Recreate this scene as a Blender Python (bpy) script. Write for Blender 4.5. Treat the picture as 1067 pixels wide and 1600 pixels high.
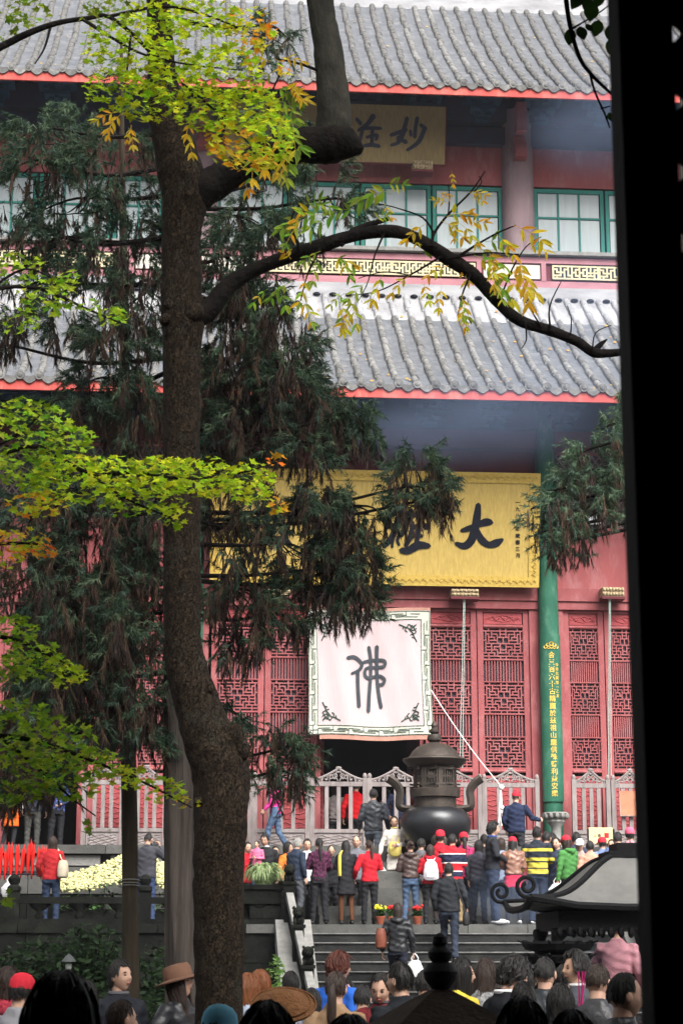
import bpy, bmesh, math, random
from mathutils import Vector, Matrix, noise
random.seed(7)
R = math.radians
sc = bpy.context.scene
for o in list(bpy.data.objects): bpy.data.objects.remove(o)

# ------------------------------------------------------------------ camera
EYE = Vector((0.0, 0.0, 1.75)); PITCH = R(13.0); FPX = 3000.0   # focal length in pixels of the 1067x1600 photograph
cam = bpy.data.cameras.new('camera'); camo = bpy.data.objects.new('camera', cam)
sc.collection.objects.link(camo); sc.camera = camo
camo.location = EYE; camo.rotation_euler = (R(90) + PITCH, 0, 0)
cam.sensor_fit = 'VERTICAL'; cam.sensor_height = 36.0; cam.lens = FPX / 1600 * 36.0
cam.clip_start = 0.05; cam.clip_end = 600
cam.dof.use_dof = True; cam.dof.focus_distance = 40.0; cam.dof.aperture_fstop = 13.0

# ------------------------------------------------------------------ sky, sun, exposure
SUN_EL, SUN_AZ = R(47), R(155)          # overcast: the brightest part of the sky is high behind the camera, a little to the right
w = bpy.data.worlds.new('World'); sc.world = w; w.use_nodes = True
nt = w.node_tree; nt.nodes.clear()
sky = nt.nodes.new('ShaderNodeTexSky'); sky.sky_type = 'NISHITA'; sky.sun_disc = False
sky.sun_elevation = SUN_EL; sky.sun_rotation = SUN_AZ; sky.air_density = 1.0; sky.dust_density = 6.0; sky.ozone_density = 1.0
hs = nt.nodes.new('ShaderNodeHueSaturation'); hs.inputs['Saturation'].default_value = 0.22
bg = nt.nodes.new('ShaderNodeBackground'); bg.inputs['Strength'].default_value = 0.075
wo = nt.nodes.new('ShaderNodeOutputWorld')
nt.links.new(sky.outputs[0], hs.inputs['Color']); nt.links.new(hs.outputs[0], bg.inputs[0]); nt.links.new(bg.outputs[0], wo.inputs[0])
sl = bpy.data.lights.new('sun', 'SUN'); sl.energy = 1.5; sl.angle = R(45); sl.color = (1.0, 0.97, 0.93)
so = bpy.data.objects.new('sun', sl); sc.collection.objects.link(so)
so.rotation_euler = (R(90) - SUN_EL, 0, R(180) - SUN_AZ)
sc.view_settings.view_transform = 'Standard'; sc.view_settings.look = 'None'
sc.view_settings.exposure = 2.12; sc.view_settings.gamma = 1.0; sc.view_settings.use_curve_mapping = False
sc.cycles.use_denoising = True; sc.cycles.max_bounces = 6; sc.cycles.diffuse_bounces = 3; sc.cycles.glossy_bounces = 2
sc.cycles.transmission_bounces = 3; sc.cycles.transparent_max_bounces = 8; sc.cycles.volume_bounces = 0
sc.cycles.caustics_reflective = False; sc.cycles.caustics_refractive = False

# ------------------------------------------------------------------ helpers
def ray(u, v):
    x = (u - 533.5) / FPX; y = (800 - v) / FPX
    return Vector((x, math.cos(PITCH) - y * math.sin(PITCH), math.sin(PITCH) + y * math.cos(PITCH)))
def at(u, v, Y):
    d = ray(u, v); return EYE + d * (Y / d.y)
def ppm(p):          # photo pixels per metre at a world point
    d = p - EYE; return FPX / (d.y * math.cos(PITCH) + d.z * math.sin(PITCH))
class Frame:
    def __init__(s, origin, rz=0.0, rx=0.0, base=None):
        m = Matrix.Translation(origin) @ Matrix.Rotation(rz, 4, 'Z') @ Matrix.Rotation(rx, 4, 'X')
        s.m = (base @ m) if base else m
        s.i = s.m.inverted()
    def pix(s, u, v, y=0.0):
        o = s.i @ EYE; d = s.i.to_3x3() @ ray(u, v); t = (y - o.y) / d.y; p = o + d * t
        return p.x, p.z
    def w(s, x, y, z): return s.m @ Vector((x, y, z))
PHI = R(4.5)
HF = Frame((0, 43, 0), PHI)

def link(o, parent=None):
    sc.collection.objects.link(o)
    if parent is not None: o.parent = parent
    return o
def tag(o, label=None, cat=None, group=None, kind=None):
    if label: o['label'] = label
    if cat: o['category'] = cat
    if group: o['group'] = group
    if kind: o['kind'] = kind
    return o
def thing(name, label, cat, m=None, group=None):
    o = bpy.data.objects.new(name, None); o.empty_display_size = 0.1; link(o)
    if m is not None: o.matrix_world = m
    return tag(o, label, cat, group)
class MB:
    def __init__(s): s.v = []; s.f = []; s.mi = []; s.cur = 0; s.col = []; s.c = (1, 1, 1)
    def add(s, vs, fs):
        b = len(s.v); s.v.extend([tuple(p) for p in vs]); s.col.extend([s.c] * len(vs))
        for f in fs: s.f.append(tuple(b + i for i in f)); s.mi.append(s.cur)
        return s
    def box(s, x0, x1, y0, y1, z0, z1, m=None):
        vs = [Vector((x, y, z)) for x in (x0, x1) for y in (y0, y1) for z in (z0, z1)]
        if m is not None: vs = [m @ p for p in vs]
        return s.add(vs, [(0, 1, 3, 2), (4, 6, 7, 5), (0, 4, 5, 1), (2, 3, 7, 6), (0, 2, 6, 4), (1, 5, 7, 3)])
    def bar(s, a, b, w, h=None):      # box beam from a to b
        a = Vector(a); b = Vector(b); d = b - a; L = d.length
        if L < 1e-6: return s
        q = d.to_track_quat('Z', 'Y').to_matrix().to_4x4(); m = Matrix.Translation(a) @ q; h = h or w
        return s.box(-w / 2, w / 2, -h / 2, h / 2, 0, L, m)
    def loft(s, rings, cap=True, closed=True):
        n = len(rings[0]); vs = [p for r in rings for p in r]; fs = []
        for i in range(len(rings) - 1):
            for j in range(n if closed else n - 1):
                k = (j + 1) % n; fs.append((i * n + j, i * n + k, (i + 1) * n + k, (i + 1) * n + j))
        if cap and closed:
            fs.append(tuple(range(n))[::-1]); fs.append(tuple(range((len(rings) - 1) * n, len(rings) * n)))
        return s.add(vs, fs)
    def tube(s, pts, rad, n=8, cap=True, flat=1.0):
        pts = [Vector(p) for p in pts]; rings = []; ref = None
        for i, p in enumerate(pts):
            t = (pts[min(i + 1, len(pts) - 1)] - pts[max(i - 1, 0)]).normalized()
            if ref is None: ref = t.orthogonal().normalized()
            ref = (ref - t * ref.dot(t)); ref = ref.normalized() if ref.length > 1e-6 else t.orthogonal().normalized()
            b = t.cross(ref); r = rad[i] if hasattr(rad, '__len__') else rad
            rings.append([p + (ref * math.cos(2 * math.pi * k / n) + b * math.sin(2 * math.pi * k / n) * flat) * r for k in range(n)])
        return s.loft(rings, cap)
    def lathe(s, prof, n=24, c=(0, 0, 0), cap=True, sx=1, sy=1):
        return s.loft([[(c[0] + r * sx * math.cos(2 * math.pi * k / n), c[1] + r * sy * math.sin(2 * math.pi * k / n), c[2] + z) for k in range(n)] for r, z in prof], cap)
    def ball(s, c, r, n=10, k=7):
        rx, ry, rz = r if hasattr(r, '__len__') else (r, r, r)
        return s.loft([[(c[0] + rx * math.sin(a) * math.cos(2 * math.pi * j / n), c[1] + ry * math.sin(a) * math.sin(2 * math.pi * j / n), c[2] - rz * math.cos(a)) for j in range(n)]
                       for a in [max(0.02, min(math.pi - 0.02, math.pi * i / k)) for i in range(k + 1)]])
    def mesh(s, name, mats, smooth=False):
        me = bpy.data.meshes.new(name); me.from_pydata(s.v, [], s.f)
        for m in (mats if isinstance(mats, (list, tuple)) else [mats]): me.materials.append(m)
        if any(s.mi): me.polygons.foreach_set('material_index', s.mi)
        if smooth: me.polygons.foreach_set('use_smooth', [True] * len(s.f))
        if any(c != (1, 1, 1) for c in s.col):
            a = me.color_attributes.new('tint', 'FLOAT_COLOR', 'POINT')
            a.data.foreach_set('color', [x for c in s.col for x in (*c, 1.0)])
        me.update(); return me
    def build(s, name, mats, parent=None, smooth=False, kind=None):
        o = bpy.data.objects.new(name, s.mesh(name, mats, smooth)); link(o, parent)
        if smooth == 'auto' or smooth: 
            o.data.set_sharp_from_angle(angle=R(40))
        if kind: o['kind'] = kind
        return o
def copy(o, parent=None, m=None):       # one object and its children
    c = o.copy(); link(c, parent)
    if m is not None: c.matrix_world = m
    for ch in list(o.children): copy(ch, c)
    return c

MATS = {}
def PM(name, c1, c2=None, scale=3.0, rough=0.75, bump=0.0, bscale=None, stretch=(1, 1, 1), rand=0.0, metal=0.0, spec=0.12,
       stain=None, stain_scale=0.6, stain_amt=0.5, tint=False, detail=6, sheen=0, trans=0.0, obj=False, coat=0.0):
    m = bpy.data.materials.new(name); m.use_nodes = True; n = m.node_tree.nodes; L = m.node_tree.links
    b = n['Principled BSDF']; b.inputs['Roughness'].default_value = rough; b.inputs['Metallic'].default_value = metal
    b.inputs['Specular IOR Level'].default_value = spec
    if coat: b.inputs['Coat Weight'].default_value = coat
    if c2 is None: c2 = tuple(x * 0.72 for x in c1)
    if obj: pos = n.new('ShaderNodeTexCoord').outputs['Object']
    else: pos = n.new('ShaderNodeNewGeometry').outputs['Position']
    mp = n.new('ShaderNodeMapping'); mp.inputs['Scale'].default_value = stretch; L.new(pos, mp.inputs[0])
    nz = n.new('ShaderNodeTexNoise'); nz.inputs['Scale'].default_value = scale; nz.inputs['Detail'].default_value = detail; nz.inputs['Roughness'].default_value = 0.65
    L.new(mp.outputs[0], nz.inputs['Vector'])
    rp = n.new('ShaderNodeValToRGB'); rp.color_ramp.elements[0].position = 0.32; rp.color_ramp.elements[1].position = 0.68
    rp.color_ramp.elements[0].color = (*c2, 1); rp.color_ramp.elements[1].color = (*c1, 1)
    L.new(nz.outputs['Fac'], rp.inputs[0]); col = rp.outputs[0]
    if stain:
        n2 = n.new('ShaderNodeTexNoise'); n2.inputs['Scale'].default_value = stain_scale; n2.inputs['Detail'].default_value = 8; n2.inputs['Roughness'].default_value = 0.7
        L.new(mp.outputs[0], n2.inputs['Vector'])
        r2 = n.new('ShaderNodeValToRGB'); r2.color_ramp.elements[0].position = 0.5; r2.color_ramp.elements[1].position = 0.72
        r2.color_ramp.elements[0].color = (0, 0, 0, 1); r2.color_ramp.elements[1].color = (stain_amt,) * 3 + (1,)
        L.new(n2.outputs['Fac'], r2.inputs[0])
        mx = n.new('ShaderNodeMix'); mx.data_type = 'RGBA'; L.new(r2.outputs[0], mx.inputs[0]); L.new(col, mx.inputs[6]); mx.inputs[7].default_value = (*stain, 1); col = mx.outputs[2]
    if tint:
        at_ = n.new('ShaderNodeVertexColor'); at_.layer_name = 'tint'
        mx = n.new('ShaderNodeMix'); mx.data_type = 'RGBA'; mx.blend_type = 'MULTIPLY'; mx.inputs[0].default_value = 1
        L.new(col, mx.inputs[6]); L.new(at_.outputs[0], mx.inputs[7]); col = mx.outputs[2]
    if rand:
        oi = n.new('ShaderNodeObjectInfo'); mr = n.new('ShaderNodeMapRange'); mr.inputs[3].default_value = 1 - rand; mr.inputs[4].default_value = 1 + rand
        L.new(oi.outputs['Random'], mr.inputs[0]); hv = n.new('ShaderNodeHueSaturation'); L.new(mr.outputs[0], hv.inputs['Value']); L.new(col, hv.inputs['Color']); col = hv.outputs[0]
    L.new(col, b.inputs['Base Color'])
    if bump:
        nb = n.new('ShaderNodeTexNoise'); nb.inputs['Scale'].default_value = bscale or scale * 4; nb.inputs['Detail'].default_value = 5
        L.new(mp.outputs[0], nb.inputs['Vector'])
        bp = n.new('ShaderNodeBump'); bp.inputs['Strength'].default_value = min(1, bump); bp.inputs['Distance'].default_value = 0.02 * max(1, bump)
        L.new(nb.outputs['Fac'], bp.inputs['Height']); L.new(bp.outputs[0], b.inputs['Normal'])
    if trans:
        ts = n.new('ShaderNodeBsdfTranslucent'); L.new(col, ts.inputs[0]); ms = n.new('ShaderNodeMixShader'); ms.inputs[0].default_value = trans
        L.new(b.outputs[0], ms.inputs[1]); L.new(ts.outputs[0], ms.inputs[2]); L.new(ms.outputs[0], n['Material Output'].inputs[0])
    MATS[name] = m; return m

def catmull(pts, k=6):
    out = []; n = len(pts)
    for i in range(n - 1):
        p0 = pts[max(i - 1, 0)]; p1 = pts[i]; p2 = pts[i + 1]; p3 = pts[min(i + 2, n - 1)]
        for j in range(k):
            t = j / k
            out.append(tuple(0.5 * (2 * b + (c - a) * t + (2 * a - 5 * b + 4 * c - d) * t * t + (-a + 3 * b - 3 * c + d) * t ** 3) for a, b, c, d in zip(p0, p1, p2, p3)))
    out.append(tuple(pts[-1])); return out
def stroke(mb, pts, y0, y1, k=5, rnd=True):
    """a brush stroke: pts of (x, z, width) in the plane of a board, from y0 (front) back to y1"""
    P = catmull(pts, k) if len(pts) > 2 else [tuple(p) for p in pts]; Lf = []; Rt = []; n = len(P)
    for i, (x, z, wd) in enumerate(P):
        a = P[max(i - 1, 0)]; b = P[min(i + 1, n - 1)]; dx, dz = b[0] - a[0], b[1] - a[1]; l = math.hypot(dx, dz) or 1
        nx, nz = -dz / l * wd / 2, dx / l * wd / 2
        Lf.append((x + nx, z + nz)); Rt.append((x - nx, z - nz))
    if rnd:
        def ext(i, j):
            x, z, wd = P[i]; dx, dz = x - P[j][0], z - P[j][1]; l = math.hypot(dx, dz) or 1; return (x + dx / l * wd * 0.45, z + dz / l * wd * 0.45)
        s0 = ext(0, 1); s1 = ext(-1, -2)
    vs = []; fs = []
    for (a, b) in zip(Lf, Rt): vs += [(a[0], y0, a[1]), (b[0], y0, b[1]), (a[0], y1, a[1]), (b[0], y1, b[1])]
    for i in range(n - 1):
        q = i * 4; fs += [(q, q + 1, q + 5, q + 4), (q, q + 4, q + 6, q + 2), (q + 1, q + 3, q + 7, q + 5)]
    if rnd:
        e = len(vs); vs += [(s0[0], y0, s0[1]), (s1[0], y0, s1[1])]; q = (n - 1) * 4; fs += [(0, e, 1), (q, q + 1, e + 1)]
    mb.add(vs, fs)
_txt = {}
def glyph(ch, size):
    """verts, faces of one upright character centred on 0,0 in x/z, facing -y"""
    if ch not in _txt:
        c = bpy.data.curves.new('t', 'FONT'); c.body = ch; c.size = 1; c.extrude = 0.02; c.resolution_u = 3; c.offset = 0.012
        o = bpy.data.objects.new('t', c); link(o); dg = bpy.context.evaluated_depsgraph_get()
        me = bpy.data.meshes.new_from_object(o.evaluated_get(dg)); vs = [v.co.copy() for v in me.vertices]; fs = [tuple(p.vertices) for p in me.polygons]
        bpy.data.objects.remove(o); bpy.data.curves.remove(c); bpy.data.meshes.remove(me)
        xs = [v.x for v in vs]; ys = [v.y for v in vs]; cx = (min(xs) + max(xs)) / 2; cy = (min(ys) + max(ys)) / 2
        _txt[ch] = ([(v.x - cx, -v.z, v.y - cy) for v in vs], fs)
    vs, fs = _txt[ch]; return [(x * size, y * size, z * size) for x, y, z in vs], fs

# ------------------------------------------------------------------ shared materials
RED = PM('red_lacquer', (0.30, 0.085, 0.088), (0.23, 0.06, 0.063), 2.2, 0.6, 0.15, 30, stretch=(1, 1, .5), stain=(0.38, 0.17, 0.17), stain_scale=3.5, stain_amt=0.55, rand=0.05)
REDF = PM('red_fascia', (0.44, 0.075, 0.06), (0.33, 0.055, 0.05), 2.5, 0.7, 0.2, 20, stretch=(1, 1, .25), stain=(0.5, 0.25, 0.2), stain_scale=3, stain_amt=0.5)
REDW = PM('red_wall_plaster', (0.33, 0.095, 0.097), (0.25, 0.068, 0.07), 1.4, 0.85, 0.2, 12, stretch=(1, 1, .35), stain=(0.42, 0.22, 0.22), stain_scale=3.0, stain_amt=0.55)
TEAL = PM('teal_paint', (0.03, 0.20, 0.16), (0.025, 0.15, 0.125), 3, 0.5, 0.1, rand=0.06)
GREEN = PM('green_lacquer', (0.03, 0.13, 0.08), (0.02, 0.085, 0.056), 2.6, 0.55, 0.3, 14, stretch=(1, 1, .4), stain=(0.12, 0.24, 0.17), stain_scale=5, stain_amt=0.55)
GOLD = PM('gold_leaf', (0.68, 0.47, 0.10), (0.56, 0.37, 0.07), 12, 0.55, 0.2, 60, metal=0.1)
TILE = PM('grey_roof_tile', (0.15, 0.148, 0.142), (0.075, 0.075, 0.077), 5, 0.85, 0.3, 40, rand=0.24, stain=(0.30, 0.29, 0.26), stain_scale=9, stain_amt=0.6)
PAN = PM('grey_pan_tile', (0.105, 0.11, 0.12), (0.075, 0.08, 0.09), 3, 0.85, 0.2, 30, stain=(0.25, 0.25, 0.25), stain_scale=4, stain_amt=0.4)
LIME = PM('limewashed_tile', (0.31, 0.31, 0.315), (0.15, 0.15, 0.16), 2.5, 0.9, 0.2, 30, stretch=(1, .4, .4), stain=(0.2, 0.2, 0.21), stain_scale=3.5, stain_amt=0.6)
RIDGE = PM('grey_ridge_plaster', (0.33, 0.33, 0.34), (0.2, 0.2, 0.21), 2, 0.9, 0.2, 20, stretch=(.5, 1, 2))
SOFFIT = PM('eave_shade_timber', (0.03, 0.045, 0.085), (0.045, 0.03, 0.05), 3, 0.7)  # navy of the eave shadow put into the timber colour
SHADOWRED = PM('eave_shaded_red', (0.13, 0.03, 0.035), (0.1, 0.024, 0.03), 1.5, 0.7, 0.15)  # red with the shadow under the eaves darkened into it
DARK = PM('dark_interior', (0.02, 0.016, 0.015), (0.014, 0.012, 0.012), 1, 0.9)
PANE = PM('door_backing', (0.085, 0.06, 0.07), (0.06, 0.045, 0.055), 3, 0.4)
CURTAIN = PM('pale_curtained_pane', (0.29, 0.345, 0.345), (0.23, 0.275, 0.285), 1.2, 0.25, 0, stretch=(6, 1, .4), spec=0.5, rand=0.06)
MAUVE = PM('faded_mauve_column', (0.25, 0.175, 0.185), (0.17, 0.115, 0.13), 1.6, 0.8, 0.25, 25, stretch=(1, 1, .3), stain=(0.34, 0.28, 0.28), stain_scale=2.5, stain_amt=0.5)
FENCE = PM('weathered_grey_wood', (0.25, 0.22, 0.215), (0.16, 0.135, 0.13), 6, 0.8, 0.25, 40, stretch=(2, 2, .5), rand=0.08)
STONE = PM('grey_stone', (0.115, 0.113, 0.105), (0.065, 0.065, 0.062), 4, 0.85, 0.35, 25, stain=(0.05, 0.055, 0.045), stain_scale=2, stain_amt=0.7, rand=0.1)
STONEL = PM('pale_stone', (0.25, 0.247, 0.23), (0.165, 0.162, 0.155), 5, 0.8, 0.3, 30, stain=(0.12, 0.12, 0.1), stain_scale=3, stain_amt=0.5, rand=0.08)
STONED = PM('shaded_damp_stone', (0.012, 0.013, 0.011), (0.006, 0.0064, 0.0056), 4, 0.8, spec=0.05, bump=0.4, bscale=20, stain=(0.03, 0.034, 0.024), stain_scale=3, stain_amt=0.5, rand=0.12)  # damp dark stone, its colour pushed near black for deep shade
BRONZE = PM('dark_bronze', (0.062, 0.05, 0.042), (0.04, 0.034, 0.03), 6, 0.5, 0.2, 40, metal=0.35, stain=(0.10, 0.08, 0.065), stain_scale=4, stain_amt=0.6)
BRONZEP = PM('polished_black_bronze', (0.02, 0.021, 0.024), (0.013, 0.014, 0.016), 4, 0.33, 0.1, 25, metal=0.3, spec=0.6)
INK = PM('black_ink_paint', (0.012, 0.014, 0.022), (0.008, 0.009, 0.014), 8, 0.45)
WHITE = PM('white_cord', (0.75, 0.74, 0.71), (0.65, 0.64, 0.62), 20, 0.8)
# ================================================================== SETTING: ground, platform, terrace
def structure(o): o['kind'] = 'structure'; return o
GRD = PM('courtyard_paving', (0.11, 0.108, 0.10), (0.07, 0.07, 0.066), 2, 0.7, 0.3, 15, stain=(0.04, 0.04, 0.04), stain_scale=1, stain_amt=0.6)
g = MB(); g.add([(-90, -40, 0), (90, -40, 0), (90, 150, 0), (-90, 150, 0)], [(0, 1, 2, 3)])
structure(g.build('ground', GRD))
hx = lambda u, v, by: HF.pix(u, v, by)[0]
hz = lambda v, by, u=760: HF.pix(u, v, by)[1]
ZP, ZT = 2.30, 3.88                    # platform and hall terrace levels
BYP, BYT = -7.3, -4.0                  # their front edges
hallroot_m = HF.m
plat = bpy.data.objects.new('platform', None); link(plat); plat.matrix_world = HF.m; structure(plat)
SX0, SX1 = hx(484, 1450, BYP), hx(484, 1450, BYP) + 5.6       # stair opening
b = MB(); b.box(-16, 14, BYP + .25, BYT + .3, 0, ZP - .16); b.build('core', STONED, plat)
# edge slabs and paving of the platform, each its own slab
k = 0; x = -16.0
while x < 14:
    L = 1.35 + 0.25 * math.sin(k * 2.3)
    s = MB(); s.box(x + .006, x + L - .006, BYP - .06, BYP + .55, ZP - .16, ZP + 0.004 * math.sin(k)); s.build('edge_slab', STONE if SX0 - .9 < x + L / 2 < SX1 + .5 else STONED, plat)  # slabs away from the stairs take the shade-darkened stone
    x += L; k += 1
b = MB(); b.box(-16, 14, BYP + .56, BYT + .2, ZP - .15, ZP - .002); b.build('paving', STONE, plat)
# face blocks of the dark platform wall
for row in range(4):
    x = -16 + (row % 2) * .5
    while x < 14:
        L = 1.0 + 0.3 * math.sin(x * 7 + row)
        if not (SX0 - .2 < x + L / 2 < SX1 + .2) and x > -9:
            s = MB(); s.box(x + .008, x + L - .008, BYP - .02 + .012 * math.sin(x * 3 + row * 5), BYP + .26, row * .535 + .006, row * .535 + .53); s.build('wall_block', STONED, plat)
        x += L
terr = bpy.data.objects.new('terrace', None); link(terr); terr.matrix_world = HF.m; structure(terr)
b = MB(); b.box(-16, 14, BYT + .2, 12, 0, ZT - .02); b.build('core', STONE, terr)
x = -14.0; k = 0
while x < 12:                          # terrace wall: coping stones, a row of recessed panels and plinth blocks
    L = 1.5
    s = MB(); s.box(x + .006, x + L - .006, BYT - .12, BYT + .5, ZT - .17, ZT); s.build('coping_stone', STONE, terr)
    s = MB(); s.box(x + .1, x + L - .1, BYT - .01, BYT + .21, ZT - .40, ZT - .2); s.build('wall_panel', STONEL, terr)
    s = MB(); s.box(x + .006, x + L - .006, BYT - .05, BYT + .21, ZT - .95, ZT - .43); s.build('wall_block', STONE, terr)
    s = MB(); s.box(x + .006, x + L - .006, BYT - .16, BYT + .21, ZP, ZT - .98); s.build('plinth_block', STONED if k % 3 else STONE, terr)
    x += L; k += 1
# main stairs up to the platform
stairs = bpy.data.objects.new('stone_stairs', None); link(stairs); stairs.matrix_world = HF.m; structure(stairs)
NS = 14; RI = ZP / NS; RU = .315
STEPM = PM('dark_step_stone', (0.022, 0.0225, 0.0225), (0.012, 0.0125, 0.0125), 5, 0.6, 0.35, 25, stretch=(.6, 1, 1), stain=(0.06, 0.06, 0.055), stain_scale=3, stain_amt=0.5, rand=0.12)
NOSE = PM('worn_step_edge', (0.22, 0.218, 0.21), (0.10, 0.10, 0.098), 6, 0.6, 0.2, 30)
for i in range(1, NS):
    z1 = ZP - i * RI; y0 = BYP - .06 - i * RU
    s = MB(); s.box(SX0, SX1, y0, y0 + RU + .08, 0, z1 - .03); o = s.build('step', STEPM, stairs)
    s = MB(); s.box(SX0, SX1, y0 - .018, y0 + RU + .08, z1 - .03, z1 + .002 * math.sin(i * 3)); s.build('tread', STEPM, o); s = MB(); s.box(SX0 + .002, SX1 - .002, y0 - .024, y0 + .022, z1 - .014, z1 + .004); s.build('nosing', NOSE, o)
# centre steps from the platform to the terrace
cst = bpy.data.objects.new('terrace_stairs', None); link(cst); cst.matrix_world = HF.m; structure(cst)
CX = hx(580, 1000, 0)
for i in range(1, 9):
    z1 = ZT - i * (ZT - ZP) / 9; y0 = BYT - .12 - i * .3
    s = MB(); s.box(CX - 1.6, CX + 3.5, y0, y0 + .34, ZP, z1); s.build('step', STONE, cst)

# ================================================================== TEMPLE HALL
hall = thing('temple_hall', 'large red temple hall with two grey tiled eaves and lattice doors', 'temple', HF.m)
def HB(name, mat, *boxes, parent=None, smooth=False, kind=None):
    b = MB()
    for q in boxes: b.box(*q)
    return b.build(name, mat, parent or hall, smooth, kind)
XL, XR = -14.0, 11.0
# inside of the hall, closed and dark
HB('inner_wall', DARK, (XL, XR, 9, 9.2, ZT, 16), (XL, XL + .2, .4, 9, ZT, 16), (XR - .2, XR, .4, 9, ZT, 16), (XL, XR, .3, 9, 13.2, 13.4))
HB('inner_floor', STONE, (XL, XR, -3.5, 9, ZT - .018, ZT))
BY2 = 3.1                               # plane of the upper storey
colx = [CX - 4.03 - 6.1, CX - 4.03, CX + 4.03, CX + 4.03 + 6.1]
zl0 = hz(952, 0); zl1 = hz(938, -.12); zl2 = hz(918, -.15)
zw = hz(640, 0)
# lintel and wall above the doors
HB('lintel', RED, (XL, XR, -.12, .25, zl0, zl1 - .012)); HB('lintel', RED, (XL, XR, -.17, .25, zl1, zl2))
HB('wall', REDW, (XL, XR, -.02, .3, zl2 + .002, hz(828, 0)))
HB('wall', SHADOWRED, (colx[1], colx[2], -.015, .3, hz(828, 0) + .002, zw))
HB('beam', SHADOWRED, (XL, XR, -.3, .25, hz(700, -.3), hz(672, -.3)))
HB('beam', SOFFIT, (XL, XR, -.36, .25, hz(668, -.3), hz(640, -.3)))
# diamond lattice transoms of the side bays
zd0, zd1 = hz(827, 0), hz(705, 0)
for (xa, xb) in ((colx[2] + .3, colx[3]), (colx[0], colx[1] - .3)):
    tr = HB('transom_frame', RED, (xa, xb, -.05, .1, zd0 + .003, zd0 + .06), (xa, xb, -.05, .1, zd1 - .06, zd1))
    b = MB(); n = int((xb - xa) / .17)
    zc, zh = (zd0 + zd1) / 2, (zd1 - zd0) / 2 - .06
    for i in range(-12, n + 12):
        for sgn in (-1, 1):
            p0 = xa + i * .17; lo = zc - zh; hi = zc + zh; s_ = 2 * zh * sgn * .8
            a, c = Vector((p0, 0, lo)), Vector((p0 + s_, 0, hi))
            t0 = 0; t1 = 1
            for bnd, gt in ((xa, True), (xb, False)):
                ta = (bnd - a.x) / (c.x - a.x)
                if (c.x > a.x) == gt: t0 = max(t0, ta)
                else: t1 = min(t1, ta)
            if t1 - t0 > .02: b.bar(a.lerp(c, t0), a.lerp(c, t1), .03, .03)
    b.build('lattice', MAUVE, tr, kind='stuff')
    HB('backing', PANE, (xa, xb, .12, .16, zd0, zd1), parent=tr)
# door leaves -----------------------------------------------------------------
ART = ["aabbbbccddddee", "fgghhhiijjjkkl", "fmgnnhoojppkql", "fmrrnssttpuuql", "vmwwwssttxxxqy", "vzzAAABBCCCDDy", "vEEAFFBBGGCHHy", "vIIJJFKKGLLMMy", "NNOOJPPPPLQQRR", "SSTTTTUUVVVVWW"]
def fret(mb, x0, x1, z0, z1, y0, y1, art, wdt):
    nr, nc = len(art), len(art[0]); cw, chh = (x1 - x0) / nc, (z1 - z0) / nr
    g = lambda r, c: art[r][c] if 0 <= r < nr and 0 <= c < nc else None
    for r in range(nr + 1):             # horizontal bars
        c = 0
        while c < nc:
            if g(r - 1, c) != g(r, c):
                e = c
                while e < nc and g(r - 1, e) != g(r, e): e += 1
                z = z1 - r * chh; mb.box(x0 + c * cw - wdt / 2, x0 + e * cw + wdt / 2, y0, y1, z - wdt / 2, z + wdt / 2); c = e
            else: c += 1
    for c in range(nc + 1):
        r = 0
        while r < nr:
            if g(r, c - 1) != g(r, c):
                e = r
                while e < nr and g(e, c - 1) != g(e, c): e += 1
                x = x0 + c * cw; mb.box(x - wdt / 2, x + wdt / 2, y0 + .002, y1 + .002, z1 - e * chh + wdt * .45, z1 - r * chh - wdt * .45); r = e
            else: r += 1
V = lambda v: hz(v, 0, 790)
RELIEF = PM('carved_red_panel', (0.34, 0.07, 0.075), (0.24, 0.045, 0.05), 5, 0.6, 0.6, 9, stretch=(1, 1, 3))
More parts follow.
